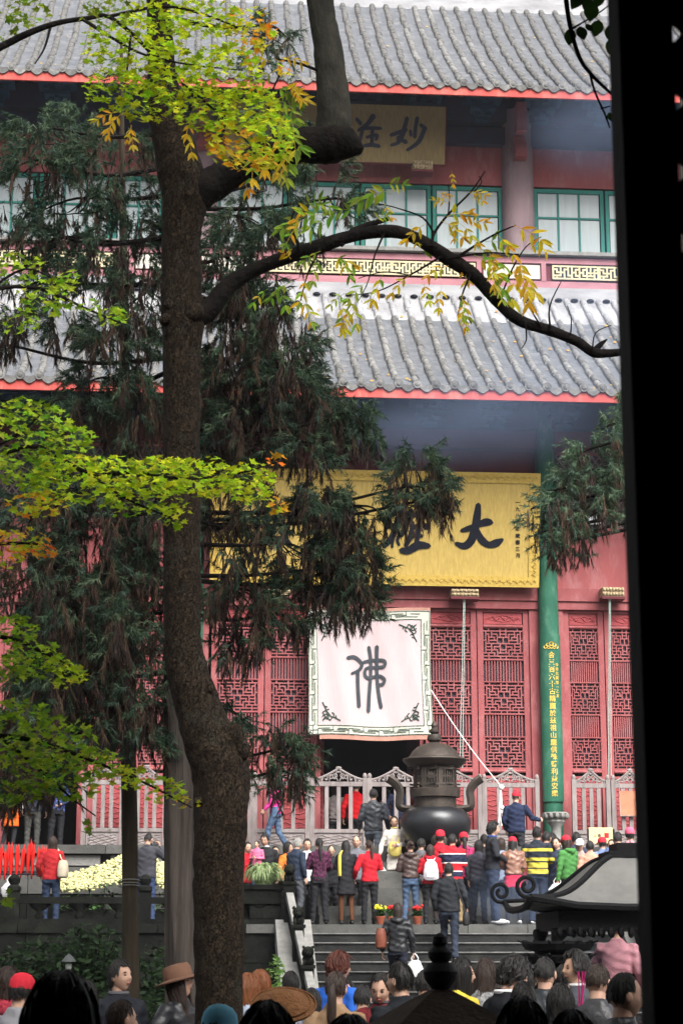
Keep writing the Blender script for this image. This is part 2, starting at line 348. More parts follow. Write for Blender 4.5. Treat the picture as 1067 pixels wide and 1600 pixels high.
def make_leaf(wd):
    z0, z1 = ZT + .02, V(953); sw = .14
    b = MB(); b.box(.012, sw, 0, .09, z0, z1); b.box(wd - sw, wd - .012, 0, .09, z0, z1)
    for va, vb in ((953, 957), (976, 981), (1030, 1031.6), (1064.5, 1066), (1115, 1116.6), (1150.5, 1152), (1200, 1206), (1212, 1216), (1300, 1340)):
        b.box(sw + .001, wd - sw - .001, .006, .085, max(V(vb), z0), V(va))
    b.tube([(sw + .01, -.0, V(1205)), (wd - sw - .01, 0, V(1205))], .035, 8); b.tube([(sw + .01, -.0, V(979)), (wd - sw - .01, 0, V(979))], .03, 8)
    lf = b.build('door_leaf', RED, hall)
    for va, vb in ((958, 975), (1217, 1299)):
        p = MB(); p.box(sw + .02, wd - sw - .02, .03, .06, V(vb), V(va))
        zc = (V(vb) + V(va)) / 2
        if va < 1000:
            for k in range(3):
                xx = wd / 2 + (k - 1) * .2; p.tube([(xx - .12, .03, zc - .02), (xx - .04, .022, zc + .05), (xx + .05, .022, zc - .04), (xx + .13, .03, zc + .03)], .014, 5)
            p.tube([(sw + .05, .03, zc), (wd / 2, .025, zc + .075), (wd - sw - .05, .03, zc)], .012, 5); p.tube([(sw + .05, .03, zc), (wd / 2, .025, zc - .075), (wd - sw - .05, .03, zc)], .012, 5)
        else:
            for k in range(11):
                zz = V(vb) + (k + .5) * (V(va) - V(vb)) / 11
                p.tube([(sw + .05 + q * (wd - 2 * sw - .1) / 8, .03, zz + .025 * math.sin(q * 2.2 + k * 1.7)) for q in range(9)], .014, 5)
        p.build('carved_panel', RELIEF, lf)
    for va, vb in ((981, 1030), (1066, 1115), (1152, 1200)):
        l = MB(); fret(l, sw, wd - sw, V(vb), V(va), .02, .06, ART, .026 if wd > 1 else .022); l.build('lattice', RED, lf, kind='stuff')
    for va, vb in ((1031.6, 1064.5), (1116.6, 1150.5)):
        l = MB(); n = 14
        for i in range(1, n):
            xx = sw + i * (wd - 2 * sw) / n; l.box(xx - .013, xx + .013, .03, .06, V(vb), V(va))
        l.build('bars', RED, lf, kind='stuff')
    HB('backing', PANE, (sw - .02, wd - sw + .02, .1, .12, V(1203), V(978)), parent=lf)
    return lf
LW = 1.205; leafA = make_leaf(LW); used = False
xs0 = CX - 3 * LW
def place_leaf(src, x, rot=0, y=0):
    c = copy(src, hall); c.location = (x, y, 0); c.rotation_euler = (0, 0, rot); return c
leafA.location = (xs0, 0, 0); place_leaf(leafA, xs0 + LW); place_leaf(leafA, xs0 + 4 * LW); place_leaf(leafA, xs0 + 5 * LW)
place_leaf(leafA, xs0 + 2 * LW + .06, R(82), .1); place_leaf(leafA, xs0 + 4 * LW - .02, R(98), .1)       # the open middle pair, swung inward
LB = .952; leafB = make_leaf(LB); leafB.location = (colx[2] + .36, 0, 0)
for i in range(1, 6): place_leaf(leafB, colx[2] + .36 + i * LB)
for i in (0, 1): place_leaf(leafB, colx[1] - .36 - (i + 1) * LB)
for i in (4, 5): place_leaf(leafB, colx[1] - .36 - (i + 1) * LB)
xo = colx[1] - .36 - 2 * LB
HB('door_jamb', RED, (xo - .2, xo - .02, -.05, .2, ZT, zl0)); HB('door_jamb', RED, (xo - 2 * LB, xo - 2 * LB + .18, -.05, .2, ZT, zl0))
for cx in colx[1:3]:
    HB('door_jamb', RED, (cx - .42, cx - .2, -.06, .22, ZT, zl0)); HB('door_jamb', RED, (cx + .2, cx + .36, -.06, .22, ZT, zl0))
    HB('wall', REDW, (cx - .3, cx + .3, .02, .28, ZT, zl0))
# columns
for cx in colx:
    b = MB(); b.lathe([(.225, ZT + .22), (.23, 8), (.22, hz(628, -.2))], 24, (cx, -.2, 0)); c = b.build('column', GREEN, hall, True)
    b = MB(); b.lathe([(.36, ZT), (.38, ZT + .08), (.30, ZT + .22)], 24, (cx, -.2, 0)); b.build('column_base', STONEL, c, True)

# roofs -----------------------------------------------------------------------
def roof(by_e, v_e, by_t, v_t, n_seg, limefrom, nobj, sp=.405, uref=760):
    """one pitch of tiles from the eave (by_e at photo row v_e) up to (by_t, v_t)"""
    ze, zt = hz(v_e, by_e, uref), hz(v_t, by_t, uref)
    def cur(t): return by_e + (by_t - by_e) * t, ze + (zt - ze) * (0.80 * t + 0.20 * t * t)
    rf = MB(); nx = int((XR - XL) / sp)
    # the pans: stepped courses of shallow troughs
    for j in range(nx):
        xc = XL + (j + .5) * sp
        for i in range(n_seg):
            ya, za = cur(i / n_seg); yb, zb = cur((i + 1) / n_seg); rf.cur = 1 if i / n_seg > limefrom else 0
            A = [(xc + sp * .5 * q, ya, za + .045 * q * q + .004) for q in (-1, -.5, 0, .5, 1)]; B = [(xc + sp * .5 * q, yb, zb + .045 * q * q) for q in (-1, -.5, 0, .5, 1)]
            rf.loft([A, B], False, False)
            rf.loft([[(p[0], p[1], p[2] - .006) for p in A], A], False, False)
    ro = rf.build('roof', [PAN, LIME], hall, kind=None)
    # under-boarding, fascia
    y0, z0 = cur(0)
    b = MB(); b.loft([[(XL, cur(t)[0] + .05 * (t == 0), cur(t)[1] - .09), (XR, cur(t)[0] + .05 * (t == 0), cur(t)[1] - .09)] for t in [i / 8 for i in range(9)]], False, False); b.build('under_boarding', SOFFIT, ro)
    b = MB(); b.box(XL, XR, y0 - .02, y0 + .04, z0 - .275, z0 - .005); b.build('fascia', REDF, ro)
    b = MB()
    for j in range(int((XR - XL) / .3)):
        xx = XL + .15 + j * .3; b.bar((xx, y0 + .06, z0 - .14), (xx, by_e + 2.3, z0 - .14 + 2.3 * .42), .1, .1)
    b.build('rafters', SHADOWRED, ro, kind='stuff')
    # cover tiles: half-round segments laid in rows up the slope
    segm = {}
    rest = MB(); count = 0; rows = []
    for j in range(nx + 1):
        x = XL + j * sp; rows.append((abs(x - 3.0), x))
    rows.sort()
    for _, x in rows:
        for i in range(n_seg):
            t0, t1 = i / n_seg, (i + 1) / n_seg; ya, za = cur(t0); yb, zb = cur(t1)
            lime = t0 > limefrom
            jit = random.uniform(-.02, .02); zj = random.uniform(-.008, .012)
            def seg(mb, dx):
                rings = []
                for (yy, zz, r) in ((ya - .01, za, .084), (yb, zb, .074)):
                    rings.append([(dx + jit + r * math.cos(math.pi * k / 6), yy, zz + .036 + zj + r * 1.15 * math.sin(math.pi * k / 6)) for k in range(7)])
                mb.loft(rings, False, False); e = len(mb.v); mb.add(rings[0], [tuple(range(7))])
            if count < nobj:
                s = MB(); seg(s, x); s.build('cover_tile', LIME if lime else TILE, ro, True); count += 1
            else:
                rest.cur = 1 if lime else 0; seg(rest, x)
    o = rest.build('cover_tiles', [TILE, LIME], ro, True, kind='stuff')
    # round end caps and scalloped drip tiles
    cap = MB(); cap.loft([[(.098 * math.cos(2 * math.pi * k / 12), y, .03 + .098 * math.sin(2 * math.pi * k / 12)) for k in range(12)] for y in (-.06, .03)]); cap.ball((0, -.06, .03), (.06, .025, .06), 8, 5)
    cme = cap.mesh('tile_end', TILE, False)
    dr = MB(); pr = [(-.5, .03), (-.42, -.03), (-.28, -.09), (-.12, -.135), (0, -.15), (.12, -.135), (.28, -.09), (.42, -.03), (.5, .03), (.25, .02), (0, .01), (-.25, .02)]
    dr.loft([[(px * sp * .97, y, pz) for px, pz in pr] for y in (-.035, .0)])
    dme = dr.mesh('drip_tile', TILE, False)
    for j in range(nx + 1):
        for me, nm, dx, dy in ((cme, 'tile_end', 0, -.02), (dme, 'drip_tile', sp / 2, -.03)):
            c = bpy.data.objects.new(nm, me); link(c, ro); c.location = (XL + j * sp + dx, y0 + dy, z0 + .005)
    return ro, cur
roof1, cur1 = roof(-3.2, 606, 2.5, 466, 13, .74, 230)
roof2, cur2 = roof(.2, 134, 7.0, 14, 15, .95, 70)
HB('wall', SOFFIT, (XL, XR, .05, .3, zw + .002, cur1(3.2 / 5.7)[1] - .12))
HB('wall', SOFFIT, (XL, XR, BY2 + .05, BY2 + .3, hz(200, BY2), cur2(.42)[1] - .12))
# ridge band and gallery panel under the upper windows
y, z = cur1(1); zr = z
HB('ridge', RIDGE, (XL, XR, 2.35, 3.1, zr - .3, hz(458, 2.35)), (XL, XR, 2.4, 3.1, hz(458, 2.35) + .002, hz(447, 2.4)))
gal = HB('gallery_band', SHADOWRED, (XL, XR, 2.52, 3.1, hz(447, 2.4), hz(397, 2.5)))
MAUVER = PM('faded_red_rail', (0.36, 0.17, 0.19), (0.27, 0.12, 0.14), 3, 0.8, 0.2, 20, stretch=(.6, 1, 1.5))
HB('gallery_rail', MAUVER, (XL, XR, 2.45, 2.54, hz(446, 2.4) + .002, hz(437, 2.45)), parent=gal); HB('gallery_rail', MAUVER, (XL, XR, 2.45, 2.54, hz(409, 2.45), hz(400, 2.45)), parent=gal)
HB('gallery_cap', STONEL, (XL, XR, 2.32, 3.1, hz(396.5, 2.4), hz(391, 2.4)), parent=gal)
ARTG = ["aabbcddeefgg", "habicdjekfgl", "hhmicnjokplq", "rmmiinnookkq"]
zA, zB = hz(433.5, 2.46), hz(412, 2.46)
GOLDP = PM('old_gold_paint', (0.50, 0.45, 0.30), (0.40, 0.35, 0.21), 6, 0.7)
CREAM = PM('cream_panel', (0.55, 0.52, 0.46), (0.4, 0.38, 0.33), 4, 0.8)
def gpanel(u0, u1, cream=False):
    xa, xb = hx(u0, 422, 2.48), hx(u1, 422, 2.48)
    o = HB('gallery_panel', CREAM if cream else INK, (xa, xb, 2.47, 2.515, zA, zB), parent=gal)
    b = MB(); n = max(1, round((xb - xa) / (1.15 if not cream else 9)))
    if not cream:
        for i in range(n):
            x0 = xa + (xb - xa) * i / n; x1 = xa + (xb - xa) * (i + 1) / n; fret(b, x0 + .02, x1 - .02, zA + .02, zB - .02, 2.44, 2.468, ARTG, .046)
        b.build('gold_fret', GOLDP, gal, kind='stuff')
    HB('gallery_post', MAUVER, (xb + .03, xb + .15, 2.44, 2.5, hz(437, 2.45), hz(409, 2.45)), parent=gal)
for u0, u1, c in ((-80, 200, 0), (212, 300, 1), (315, 400, 1), (415, 742, 0), (755, 843, 1), (862, 1150, 0)): gpanel(u0, u1, c)
b = MB()
for j in range(int((XR - XL) / .405)): b.ball((XL + (j + .5) * .405, 2.33, zr - .06), (.1, .06, .05), 8, 5)
b.build('ridge_notch_shade', INK, hall, kind='stuff')  # dark balls stand in for shade between the tile rows
for ro_, cu_, n_ in ((roof1, cur1, 90), (roof2, cur2, 60)):           # yellow leaves fallen on the tiles
    b = MB()
    for i in range(n_):
        t_ = random.random() ** 1.4 * .9; yy, zz = cu_(t_); xx = XL + (random.randrange(int((XR - XL) / .405)) + .5 + random.uniform(-.25, .25)) * .405; a_ = random.uniform(0, 6.3); r_ = random.uniform(.03, .06); dz_ = .62
        b.add([(xx + r_ * math.cos(a_ + k_ * 1.571) * (1 if k_ % 2 else .5), yy + r_ * math.sin(a_ + k_ * 1.571) * (1 if k_ % 2 else .5), zz + .05 + .62 * r_ * math.sin(a_ + k_ * 1.571)) for k_ in range(4)], [(0, 1, 2, 3)])
    b.build('fallen_leaves', PM('fallen_leaf', (0.40, 0.26, 0.05), (0.22, 0.11, 0.03), 3, .8), ro_, kind='stuff')
# upper storey
zs, zh = hz(391, BY2), hz(291, BY2)
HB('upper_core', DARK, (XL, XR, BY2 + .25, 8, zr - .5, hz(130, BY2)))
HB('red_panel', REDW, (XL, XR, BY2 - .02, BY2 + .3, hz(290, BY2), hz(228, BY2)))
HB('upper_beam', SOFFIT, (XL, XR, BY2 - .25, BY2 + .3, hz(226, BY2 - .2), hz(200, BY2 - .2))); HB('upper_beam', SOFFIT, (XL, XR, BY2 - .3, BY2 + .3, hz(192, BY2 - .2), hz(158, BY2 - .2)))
HB('upper_beam', SOFFIT, (XL, XR, -2.0, -1.7, hz(660, -1.9) + .75, hz(660, -1.9) + 1.0))
UW = 117 / 62.5; ucx = [hx(810, 300, BY2 - .2) + d for d in (-2 * 4.05 - 6.1, -2 * 4.05, 0, 6.1)]
def window(x0, wd):
    z0, z1 = zs - .1, zh - .03
    f = HB('window', TEAL, (x0, x0 + .09, BY2, BY2 + .12, z0, z1), (x0 + wd - .09, x0 + wd, BY2, BY2 + .12, z0, z1), (x0 + .091, x0 + wd - .091, BY2, BY2 + .12, z1 - .1, z1), (x0 + .091, x0 + wd - .091, BY2, BY2 + .12, z0, z0 + .1))
    b = MB(); iw = (wd - .18) / 3
    for i in (1, 2): b.box(x0 + .09 + i * iw - .025, x0 + .09 + i * iw + .025, BY2 + .02, BY2 + .08, z0 + .1, z1 - .1)
    zm = z1 - .1 - (z1 - z0 - .2) * .42; b.box(x0 + .09, x0 + wd - .09, BY2 + .016, BY2 + .076, zm - .025, zm + .025); b.build('muntin', TEAL, f)
    for i in range(3):
        for za, zb in ((z0 + .1, zm - .025), (zm + .025, z1 - .1)): HB('pane', CURTAIN, (x0 + .09 + i * iw + .025, x0 + .09 + (i + 1) * iw - .025, BY2 + .05, BY2 + .06, za, zb), parent=f)
for i in range(4):
    window(ucx[1] + .36 + i * ((8.1 - .72) / 4), (8.1 - .72) / 4 - .05)
for i in range(3): window(ucx[2] + .42 + i * UW, UW - .05); window(ucx[1] - .36 - (i + 1) * UW, UW - .05)
for cx in ucx:
    b = MB(); b.lathe([(.42, zs - .6), (.41, zh), (.38, hz(170, BY2 - .3))], 28, (cx, BY2 - .05, 0)); c = b.build('upper_column', MAUVE, hall, True)
    b = MB(); x0 = cx + .0; ya = BY2 - .75
    for i in range(3): b.box(x0 - .15, x0 + .15, ya + .1 * i, BY2 - .4, hz(242, ya) + .22 * i, hz(242, ya) + .22 * i + .19)
    b.box(x0 - .13, x0 + .13, ya - .1, BY2 - .35, hz(242, ya) + .66, hz(160, ya)); b.build('column_bracket', RED, c)
HB('upper_ridge', RIDGE, (XL, XR, 6.8, 7.7, cur2(1)[1] - .3, hz(3, 6.8)), (XL, XR, 6.95, 7.7, hz(3, 6.8) + .002, hz(-40, 6.9)))
HB('upper_wall', REDW, (XL, XR, 7.7, 8.1, cur2(1)[1] - 1, cur2(1)[1] + 4))
# dougong bracket sets in the shade of both eaves
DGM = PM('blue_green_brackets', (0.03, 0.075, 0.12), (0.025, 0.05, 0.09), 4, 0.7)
def dougong(by, zb, n, x0, sp):
    b = MB()
    for lvl in range(3):
        wdt = .35 + .3 * lvl; z = zb + lvl * .22
        b.box(-wdt / 2, wdt / 2, -.1 - .22 * lvl, .1, z, z + .1)
        b.box(-.06, .06, -.35 - .25 * lvl, .3, z + .11, z + .19)
        for q in (-1, 0, 1): b.box(q * wdt * .42 - .07, q * wdt * .42 + .07, -.17 - .22 * lvl, -.02 - .2 * lvl, z + .105, z + .2)
    me = b.mesh('bracket_set', DGM)
    for i in range(n):
        o = bpy.data.objects.new('bracket_set', me); link(o, hall); o.location = (x0 + i * sp, by, 0)
dougong(-.5, hz(668, -.5), 16, XL + .5, 1.55); dougong(BY2 - .35, hz(190, BY2 - .35), 16, XL + .8, 1.55)
# ================================================================== THINGS ON AND ROUND THE HALL
def gilt(name, c1, c2):
    return PM(name, c1, c2, 9, 0.5, 0.15, 40, stretch=(2.5, 1, .5), metal=0.15, stain=(c1[0] * .66, c1[1] * .64, c1[2] * .7), stain_scale=2.2, stain_amt=0.5, obj=True)
GB1 = gilt('gilt_board', (0.60, 0.43, 0.13), (0.45, 0.32, 0.09)); GB2 = PM('gilt_border', (0.58, 0.41, 0.10), (0.46, 0.31, 0.07), 10, 0.5, 0.5, 22, metal=0.15)
GB3 = gilt('dull_gilt_board', (0.30, 0.22, 0.10), (0.21, 0.155, 0.075))
# --- main name board, leaning forward
_x1, _z1 = HF.pix(841, 918, -.45); _x0 = 2 * CX - _x1 + .1
NBF = Frame((_x0, -.45, _z1), 0, R(12), HF.m)       # bottom edge, top leans out
nb = thing('name_board', 'large golden board with black brush characters above the hall doors', 'sign board', NBF.m)
NW = _x1 - _x0; NH = NBF.pix(700, 737)[1]
def TB(name, mat, parent, *boxes):
    b = MB()
    for q in boxes: b.box(*q)
    return b.build(name, mat, parent)
TB('board', GB1, nb, (.24, NW - .24, -.02, .08, .24, NH - .24))
fr = TB('border', GB2, nb, (0, NW, -.05, .1, 0, .24), (0, NW, -.05, .1, NH - .24, NH), (0, .24, -.048, .1, .241, NH - .241), (NW - .24, NW, -.048, .1, .241, NH - .241))
b = MB()
for i in range(46):                    # low relief scrolls round the border
    for zz in (.12, NH - .12):
        x = .15 + i * (NW - .3) / 45; b.tube([(x - .07, -.05, zz + .03), (x - .02, -.062, zz - .04), (x + .04, -.062, zz + .045), (x + .08, -.05, zz - .02)], .012, 5)
for i in range(12):
    for xx in (.12, NW - .12):
        z = .32 + i * (NH - .64) / 11; b.tube([(xx + .03, -.05, z - .07), (xx - .04, -.062, z - .02), (xx + .04, -.062, z + .04), (xx - .02, -.05, z + .08)], .012, 5)
b.build('scroll_relief', GB2, fr, kind='stuff')
def chars(fr_, parent, sets, mat, scale, org, wscale=1.0):
    """sets: list of characters, each a list of strokes of (x, y, width) in zoomed photo coordinates"""
    for name, strokes in sets:
        b = MB()
        for k, st in enumerate(strokes):
            pts = []
            for (x, y, wd) in st:
                u, v = org[0] + x / scale, org[1] + y / scale; px, pz = fr_.pix(u, v); e = fr_.pix(u + 10, v)[0] - px
                pts.append((px, pz, wd / scale * e / 10 * wscale))
            stroke(b, pts, -.034 - .0012 * k, -.01)
        b.build('character', mat, parent)
DA = ('da', [[(570, 318, 22), (610, 306, 34), (655, 288, 30), (705, 270, 44), (735, 272, 32)],
             [(664, 172, 28), (658, 230, 42), (645, 310, 46), (622, 375, 46), (585, 402, 40), (540, 388, 22)],
             [(660, 315, 22), (680, 365, 42), (720, 395, 36), (765, 385, 44), (798, 366, 18)]])
XIONG = ('xiong', [[(165, 235, 16), (215, 215, 30), (245, 190, 26)], [(235, 190, 28), (215, 280, 34), (180, 360, 34), (140, 405, 26)],
                   [(150, 300, 22), (195, 290, 30), (215, 320, 20)], [(205, 310, 20), (190, 370, 18), (185, 410, 14)], [(230, 330, 18), (215, 370, 18), (225, 398, 14)],
                   [(290, 205, 30), (262, 290, 34), (235, 345, 26)], [(262, 250, 26), (330, 225, 28), (360, 240, 30)], [(300, 270, 20), (290, 340, 30), (262, 400, 26)],
                   [(300, 300, 22), (350, 285, 32), (380, 300, 30)], [(340, 240, 22), (335, 300, 26), (320, 390, 26)], [(285, 350, 20), (330, 340, 26), (350, 350, 20)],
                   [(235, 425, 30), (275, 428, 40), (330, 398, 46), (390, 402, 28)]])
BAO = ('bao', [[(-190, 250, 24), (-120, 235, 30), (-40, 240, 30)], [(-120, 190, 26), (-118, 230, 22)], [(-180, 290, 18), (-60, 280, 26)], [(-120, 260, 22), (-122, 340, 26)], [(-170, 335, 20), (-70, 330, 24)],
               [(-150, 345, 20), (-152, 400, 24)], [(-90, 345, 20), (-88, 400, 24)], [(-150, 400, 20), (-90, 396, 20)], [(-140, 405, 22), (-175, 435, 18)], [(-100, 405, 22), (-60, 432, 26)]])
DIAN = ('dian', [[(-560, 210, 24), (-480, 205, 26)], [(-555, 210, 24), (-565, 320, 28), (-595, 410, 20)], [(-530, 250, 20), (-480, 245, 24)], [(-520, 230, 18), (-518, 330, 22)], [(-550, 330, 22), (-460, 322, 26)],
                 [(-530, 345, 20), (-555, 395, 22)], [(-490, 345, 20), (-470, 390, 26)], [(-440, 210, 22), (-450, 270, 24)], [(-440, 215, 20), (-390, 212, 22), (-385, 262, 22)], [(-440, 300, 20), (-390, 295, 26), (-440, 400, 24)], [(-435, 320, 20), (-380, 400, 34)]])
chars(NBF, nb, [DA, XIONG, BAO, DIAN], INK, 3.557, (560, 740))
b = MB()
for i, ch in enumerate('一九八七年歲春三月'):
    px, pz = NBF.pix(808, 785 + i * 10.4); vs, fs = glyph(ch, .115); b.add([(x + px, y - .03, z + pz) for x, y, z in vs], fs)
b.build('inscription', INK, nb)
# --- upper name board
_x1, _z1 = HF.pix(694, 257, 2.4); _x0 = HF.pix(352, 257, 2.4)[0]
UBF = Frame((_x0, 2.4, _z1), 0, R(16), HF.m)
ub = thing('name_board', 'dull brown gold board under the upper eave with dark brush characters', 'sign board', UBF.m)
UWd = _x1 - _x0; UH = UBF.pix(600, 164)[1]
TB('board', GB3, ub, (0, UWd, -.02, .08, 0, UH)); TB('edge', SHADOWRED, ub, (-.03, UWd + .03, .0, .1, -.035, -.002), (UWd + .002, UWd + .03, .0, .1, 0, UH))
MIAO = ('miao', [[(745, 170, 24), (722, 250, 26), (690, 305, 22)], [(650, 272, 22), (740, 240, 24)], [(735, 240, 18), (700, 310, 22), (650, 332, 18)], [(690, 285, 20), (740, 315, 26)],
                 [(805, 170, 24), (795, 230, 22), (790, 285, 22)], [(765, 245, 18), (768, 275, 18)], [(825, 210, 20), (855, 235, 26)], [(850, 230, 26), (815, 310, 26), (745, 362, 18)]])
ZHUANG = ('zhuang', [[(445, 175, 20), (470, 205, 24)], [(545, 158, 34), (510, 205, 26), (455, 245, 18)], [(470, 235, 20), (520, 230, 22), (590, 232, 18)], [(480, 240, 20), (462, 310, 22), (430, 365, 18)], [(540, 235, 20), (535, 330, 22)],
                     [(505, 285, 18), (565, 272, 22), (560, 300, 18)], [(490, 335, 20), (535, 330, 24), (580, 338, 22)]])
YAN = ('yan', [[(160, 190, 20), (170, 215, 22)], [(240, 185, 20), (228, 215, 22)], [(120, 240, 20), (290, 232, 22)], [(140, 245, 20), (110, 370, 20)], [(170, 270, 18), (260, 265, 22)], [(200, 255, 18), (195, 350, 22)], [(160, 310, 18), (280, 305, 22)], [(240, 320, 20), (290, 370, 24)]])
chars(UBF, ub, [MIAO, ZHUANG, YAN], PM('faded_ink', (0.035, 0.04, 0.06), (0.022, 0.026, 0.04), 8, 0.6), 3.81, (440, 140))
# carved supports of the boards
CARV = PM('gilt_carving', (0.55, 0.45, 0.28), (0.16, 0.10, 0.05), 22, 0.6, 0.6, 30)
def support(u0, u1, v0, v1, by, lab):
    xa, za = HF.pix(u0, v1, by); xb, zb = HF.pix(u1, v0, by)
    o = thing('board_support', lab, 'bracket', HF.m @ Matrix.Translation((xa, by, za)), 'carved supports under the boards')
    W_, H_ = xb - xa, zb - za
    TB('block', CARV, o, (0, W_, .05, .42, .0, H_))
    b = MB()
    for i in range(7):
        for j in range(2): b.ball((W_ * (i + .5) / 7, .04, H_ * (j + .5) / 2), (W_ / 13, .04, H_ / 5), 7, 5)
    b.build('carving', CARV, o); TB('bottom_rail', SHADOWRED, o, (-.02, W_ + .02, .03, .4, -.06, -.002))
support(706, 748, 920, 931, -.62, 'small carved gilt support under the large golden board')
support(942, 975, 917, 931, -.62, 'pale carved support on the red lintel beside the dark post')
support(646, 676, 250, 263, 2.2, 'small carved support under the dull upper board')
support(412, 454, 920, 931, -.62, 'carved gilt support below the golden board beside the tree trunk')
# --- painted cloth curtain with the seal character
CF = Frame((HF.pix(479, 955, -.55)[0], -.55, 0), 0, 0, HF.m)
cur = thing('hanging_curtain', 'square pale pink cloth with black seal character over the doorway', 'curtain', CF.m)
CLOTH = PM('pale_pink_cloth', (0.45, 0.365, 0.37), (0.41, 0.33, 0.335), 2, 0.9, 0.2, 10, stretch=(2, 1, .5))
CLB = PM('white_border_cloth', (0.46, 0.47, 0.40), (0.42, 0.42, 0.36), 3, 0.9)
LINE = PM('green_black_line', (0.03, 0.06, 0.045), None, 6, 0.8); SEAL = PM('charcoal_paint', (0.05, 0.058, 0.065), (0.03, 0.035, 0.042), 10, 0.7); FRI = PM('brown_hem', (0.42, 0.22, 0.17), None, 5, 0.8)
cw = CF.pix(672, 955)[0]; ct, cb = CF.pix(570, 954)[1], CF.pix(570, 1149)[1]; chh = ct - cb
def wave(x, z):                        # the sag and folds of the hanging cloth
    return .03 * math.sin(x * 4.2 + z) * (0.35 + .65 * (ct - z) / chh) + .012 * math.sin(x * 11 + z * 2)
def edgex(x, z):                       # bows inward at the sides
    t = (ct - z) / chh; f = x / cw - .5; return x - f * .06 * math.sin(math.pi * t) * 1.0 + .05 * t
def cpt(x, z, o=0): return (edgex(x, z), wave(x, z) - o, z + .02 * math.sin(x * 3.1))
bw = .215
def cgrid(x0, x1, z0, z1, o, nx=16, nz=16):
    b = MB(); th = .012
    for y in (o, o - th):
        b.add([cpt(x0 + (x1 - x0) * i / nx, z0 + (z1 - z0) * j / nz, y) for j in range(nz + 1) for i in range(nx + 1)],
              [((j * (nx + 1) + i), (j * (nx + 1) + i + 1), ((j + 1) * (nx + 1) + i + 1), ((j + 1) * (nx + 1) + i)) for j in range(nz) for i in range(nx)])
    return b
cgrid(bw, cw - bw, cb + bw, ct - bw, 0, 24, 24).build('cloth', CLOTH, cur, True)
for q in ((0, cw, cb, cb + bw), (0, cw, ct - bw, ct), (0, bw, cb + bw, ct - bw), (cw - bw, cw, cb + bw, ct - bw)):
    cgrid(*q, .004, 24 if q[1] - q[0] > 1 else 4, 24 if q[3] - q[2] > 1 else 4).build('border_strip', CLB, cur, True)
cgrid(.25, cw + .02, cb - .1, cb - .004, .002, 16, 2).build('hem', FRI, cur, True); cgrid(.0, cw, ct + .004, ct + .07, .002, 16, 2).build('top_band', FRI, cur, True)
b = MB()
def cl(pts, wd=.016):
    P = []
    for i in range(len(pts) - 1):
        n = max(2, int(math.hypot(pts[i + 1][0] - pts[i][0], pts[i + 1][1] - pts[i][1]) / .12) + 1)
        P += [(pts[i][0] + (pts[i + 1][0] - pts[i][0]) * k / n, pts[i][1] + (pts[i + 1][1] - pts[i][1]) * k / n) for k in range(n)]
    P.append(pts[-1]); b.tube([cpt(x, z, .012) for x, z in P], wd / 2, 4)
m_ = .03
for side in range(4):
    Ls = cw - 2 * bw if side < 2 else chh - 2 * bw; n = 7
    for k in range(n):
        a0 = bw + Ls * k / n; a1 = bw + Ls * (k + 1) / n; fl = k % 2
        lo, hi = m_, bw - m_; lo, hi = (hi, lo) if fl else (lo, hi); md = bw / 2; s_ = (a1 - a0)
        segs = [[(a0, lo), (a0, hi * .62 + lo * .38)], [(a0 - s_ * .75, md), (a0 + s_ * .05, md)], [(a0 + s_ * .0, md + (hi - md) * .45), (a0 + s_ * .8, md + (hi - md) * .45)], [(a0 + s_ * .3, md - (hi - md) * .4), (a0 + s_ * .95, md - (hi - md) * .4)]]
        for sg in segs:
            sg = [(max(bw * .2, min(bw * 1.8 + Ls, p)), q) for p, q in sg]
            if side == 0: cl([(p, cb + q) for p, q in sg])
            elif side == 1: cl([(p, ct - q) for p, q in sg])
            elif side == 2: cl([(q, cb + p) for p, q in sg])
            else: cl([(cw - q, cb + p) for p, q in sg])
for d in (m_ * .5, bw - .012):
    cl([(d, cb + d), (cw - d, cb + d)], .014); cl([(d, ct - d), (cw - d, ct - d)], .014); cl([(d, cb + d), (d, ct - d)], .014); cl([(cw - d, cb + d), (cw - d, ct - d)], .014)
for sx in (0, 1):                       # scroll ornaments in the corners
    for sz in (0, 1):
        for cvs in ([(.06, .06), (.12, .16), (.06, .26), (.14, .32), (.10, .42), (.05, .52)], [(.06, .06), (.16, .12), (.26, .06), (.32, .14), (.42, .10), (.52, .05)], [(.12, .12), (.22, .22), (.14, .30), (.22, .34)], [(.22, .22), (.30, .14), (.36, .2), (.30, .26)], [(.05, .16), (.16, .22), (.22, .16), (.16, .08)], [(.10, .42), (.18, .40)], [(.42, .10), (.40, .18)]):
            pts = [(bw + .05 + x * .86 if sx == 0 else cw - bw - .05 - x * .86, cb + bw + .05 + z * .86 if sz == 0 else ct - bw - .05 - z * .86) for x, z in catmull(cvs, 4)]
            b.tube([cpt(x, z, .012) for x, z in pts], .013, 4)
b.build('line_pattern', LINE, cur, kind='stuff')
b = MB(); FO = [[(355, 428, 28), (400, 420, 28), (440, 445, 26), (462, 480, 26), (440, 520, 24), (385, 545, 18)], [(430, 530, 26), (432, 650, 26), (440, 795, 28)],
      [(515, 345, 26), (528, 430, 26), (528, 560, 26), (518, 700, 26), (512, 832, 26)], [(576, 340, 28), (574, 450, 26), (578, 580, 26), (590, 700, 26), (608, 800, 28)],
      [(475, 460, 22), (540, 445, 24), (628, 448, 24), (630, 490, 24), (570, 498, 22), (500, 505, 22), (484, 545, 22), (510, 580, 24), (590, 562, 24), (632, 590, 24), (620, 625, 24), (594, 628, 20)]]
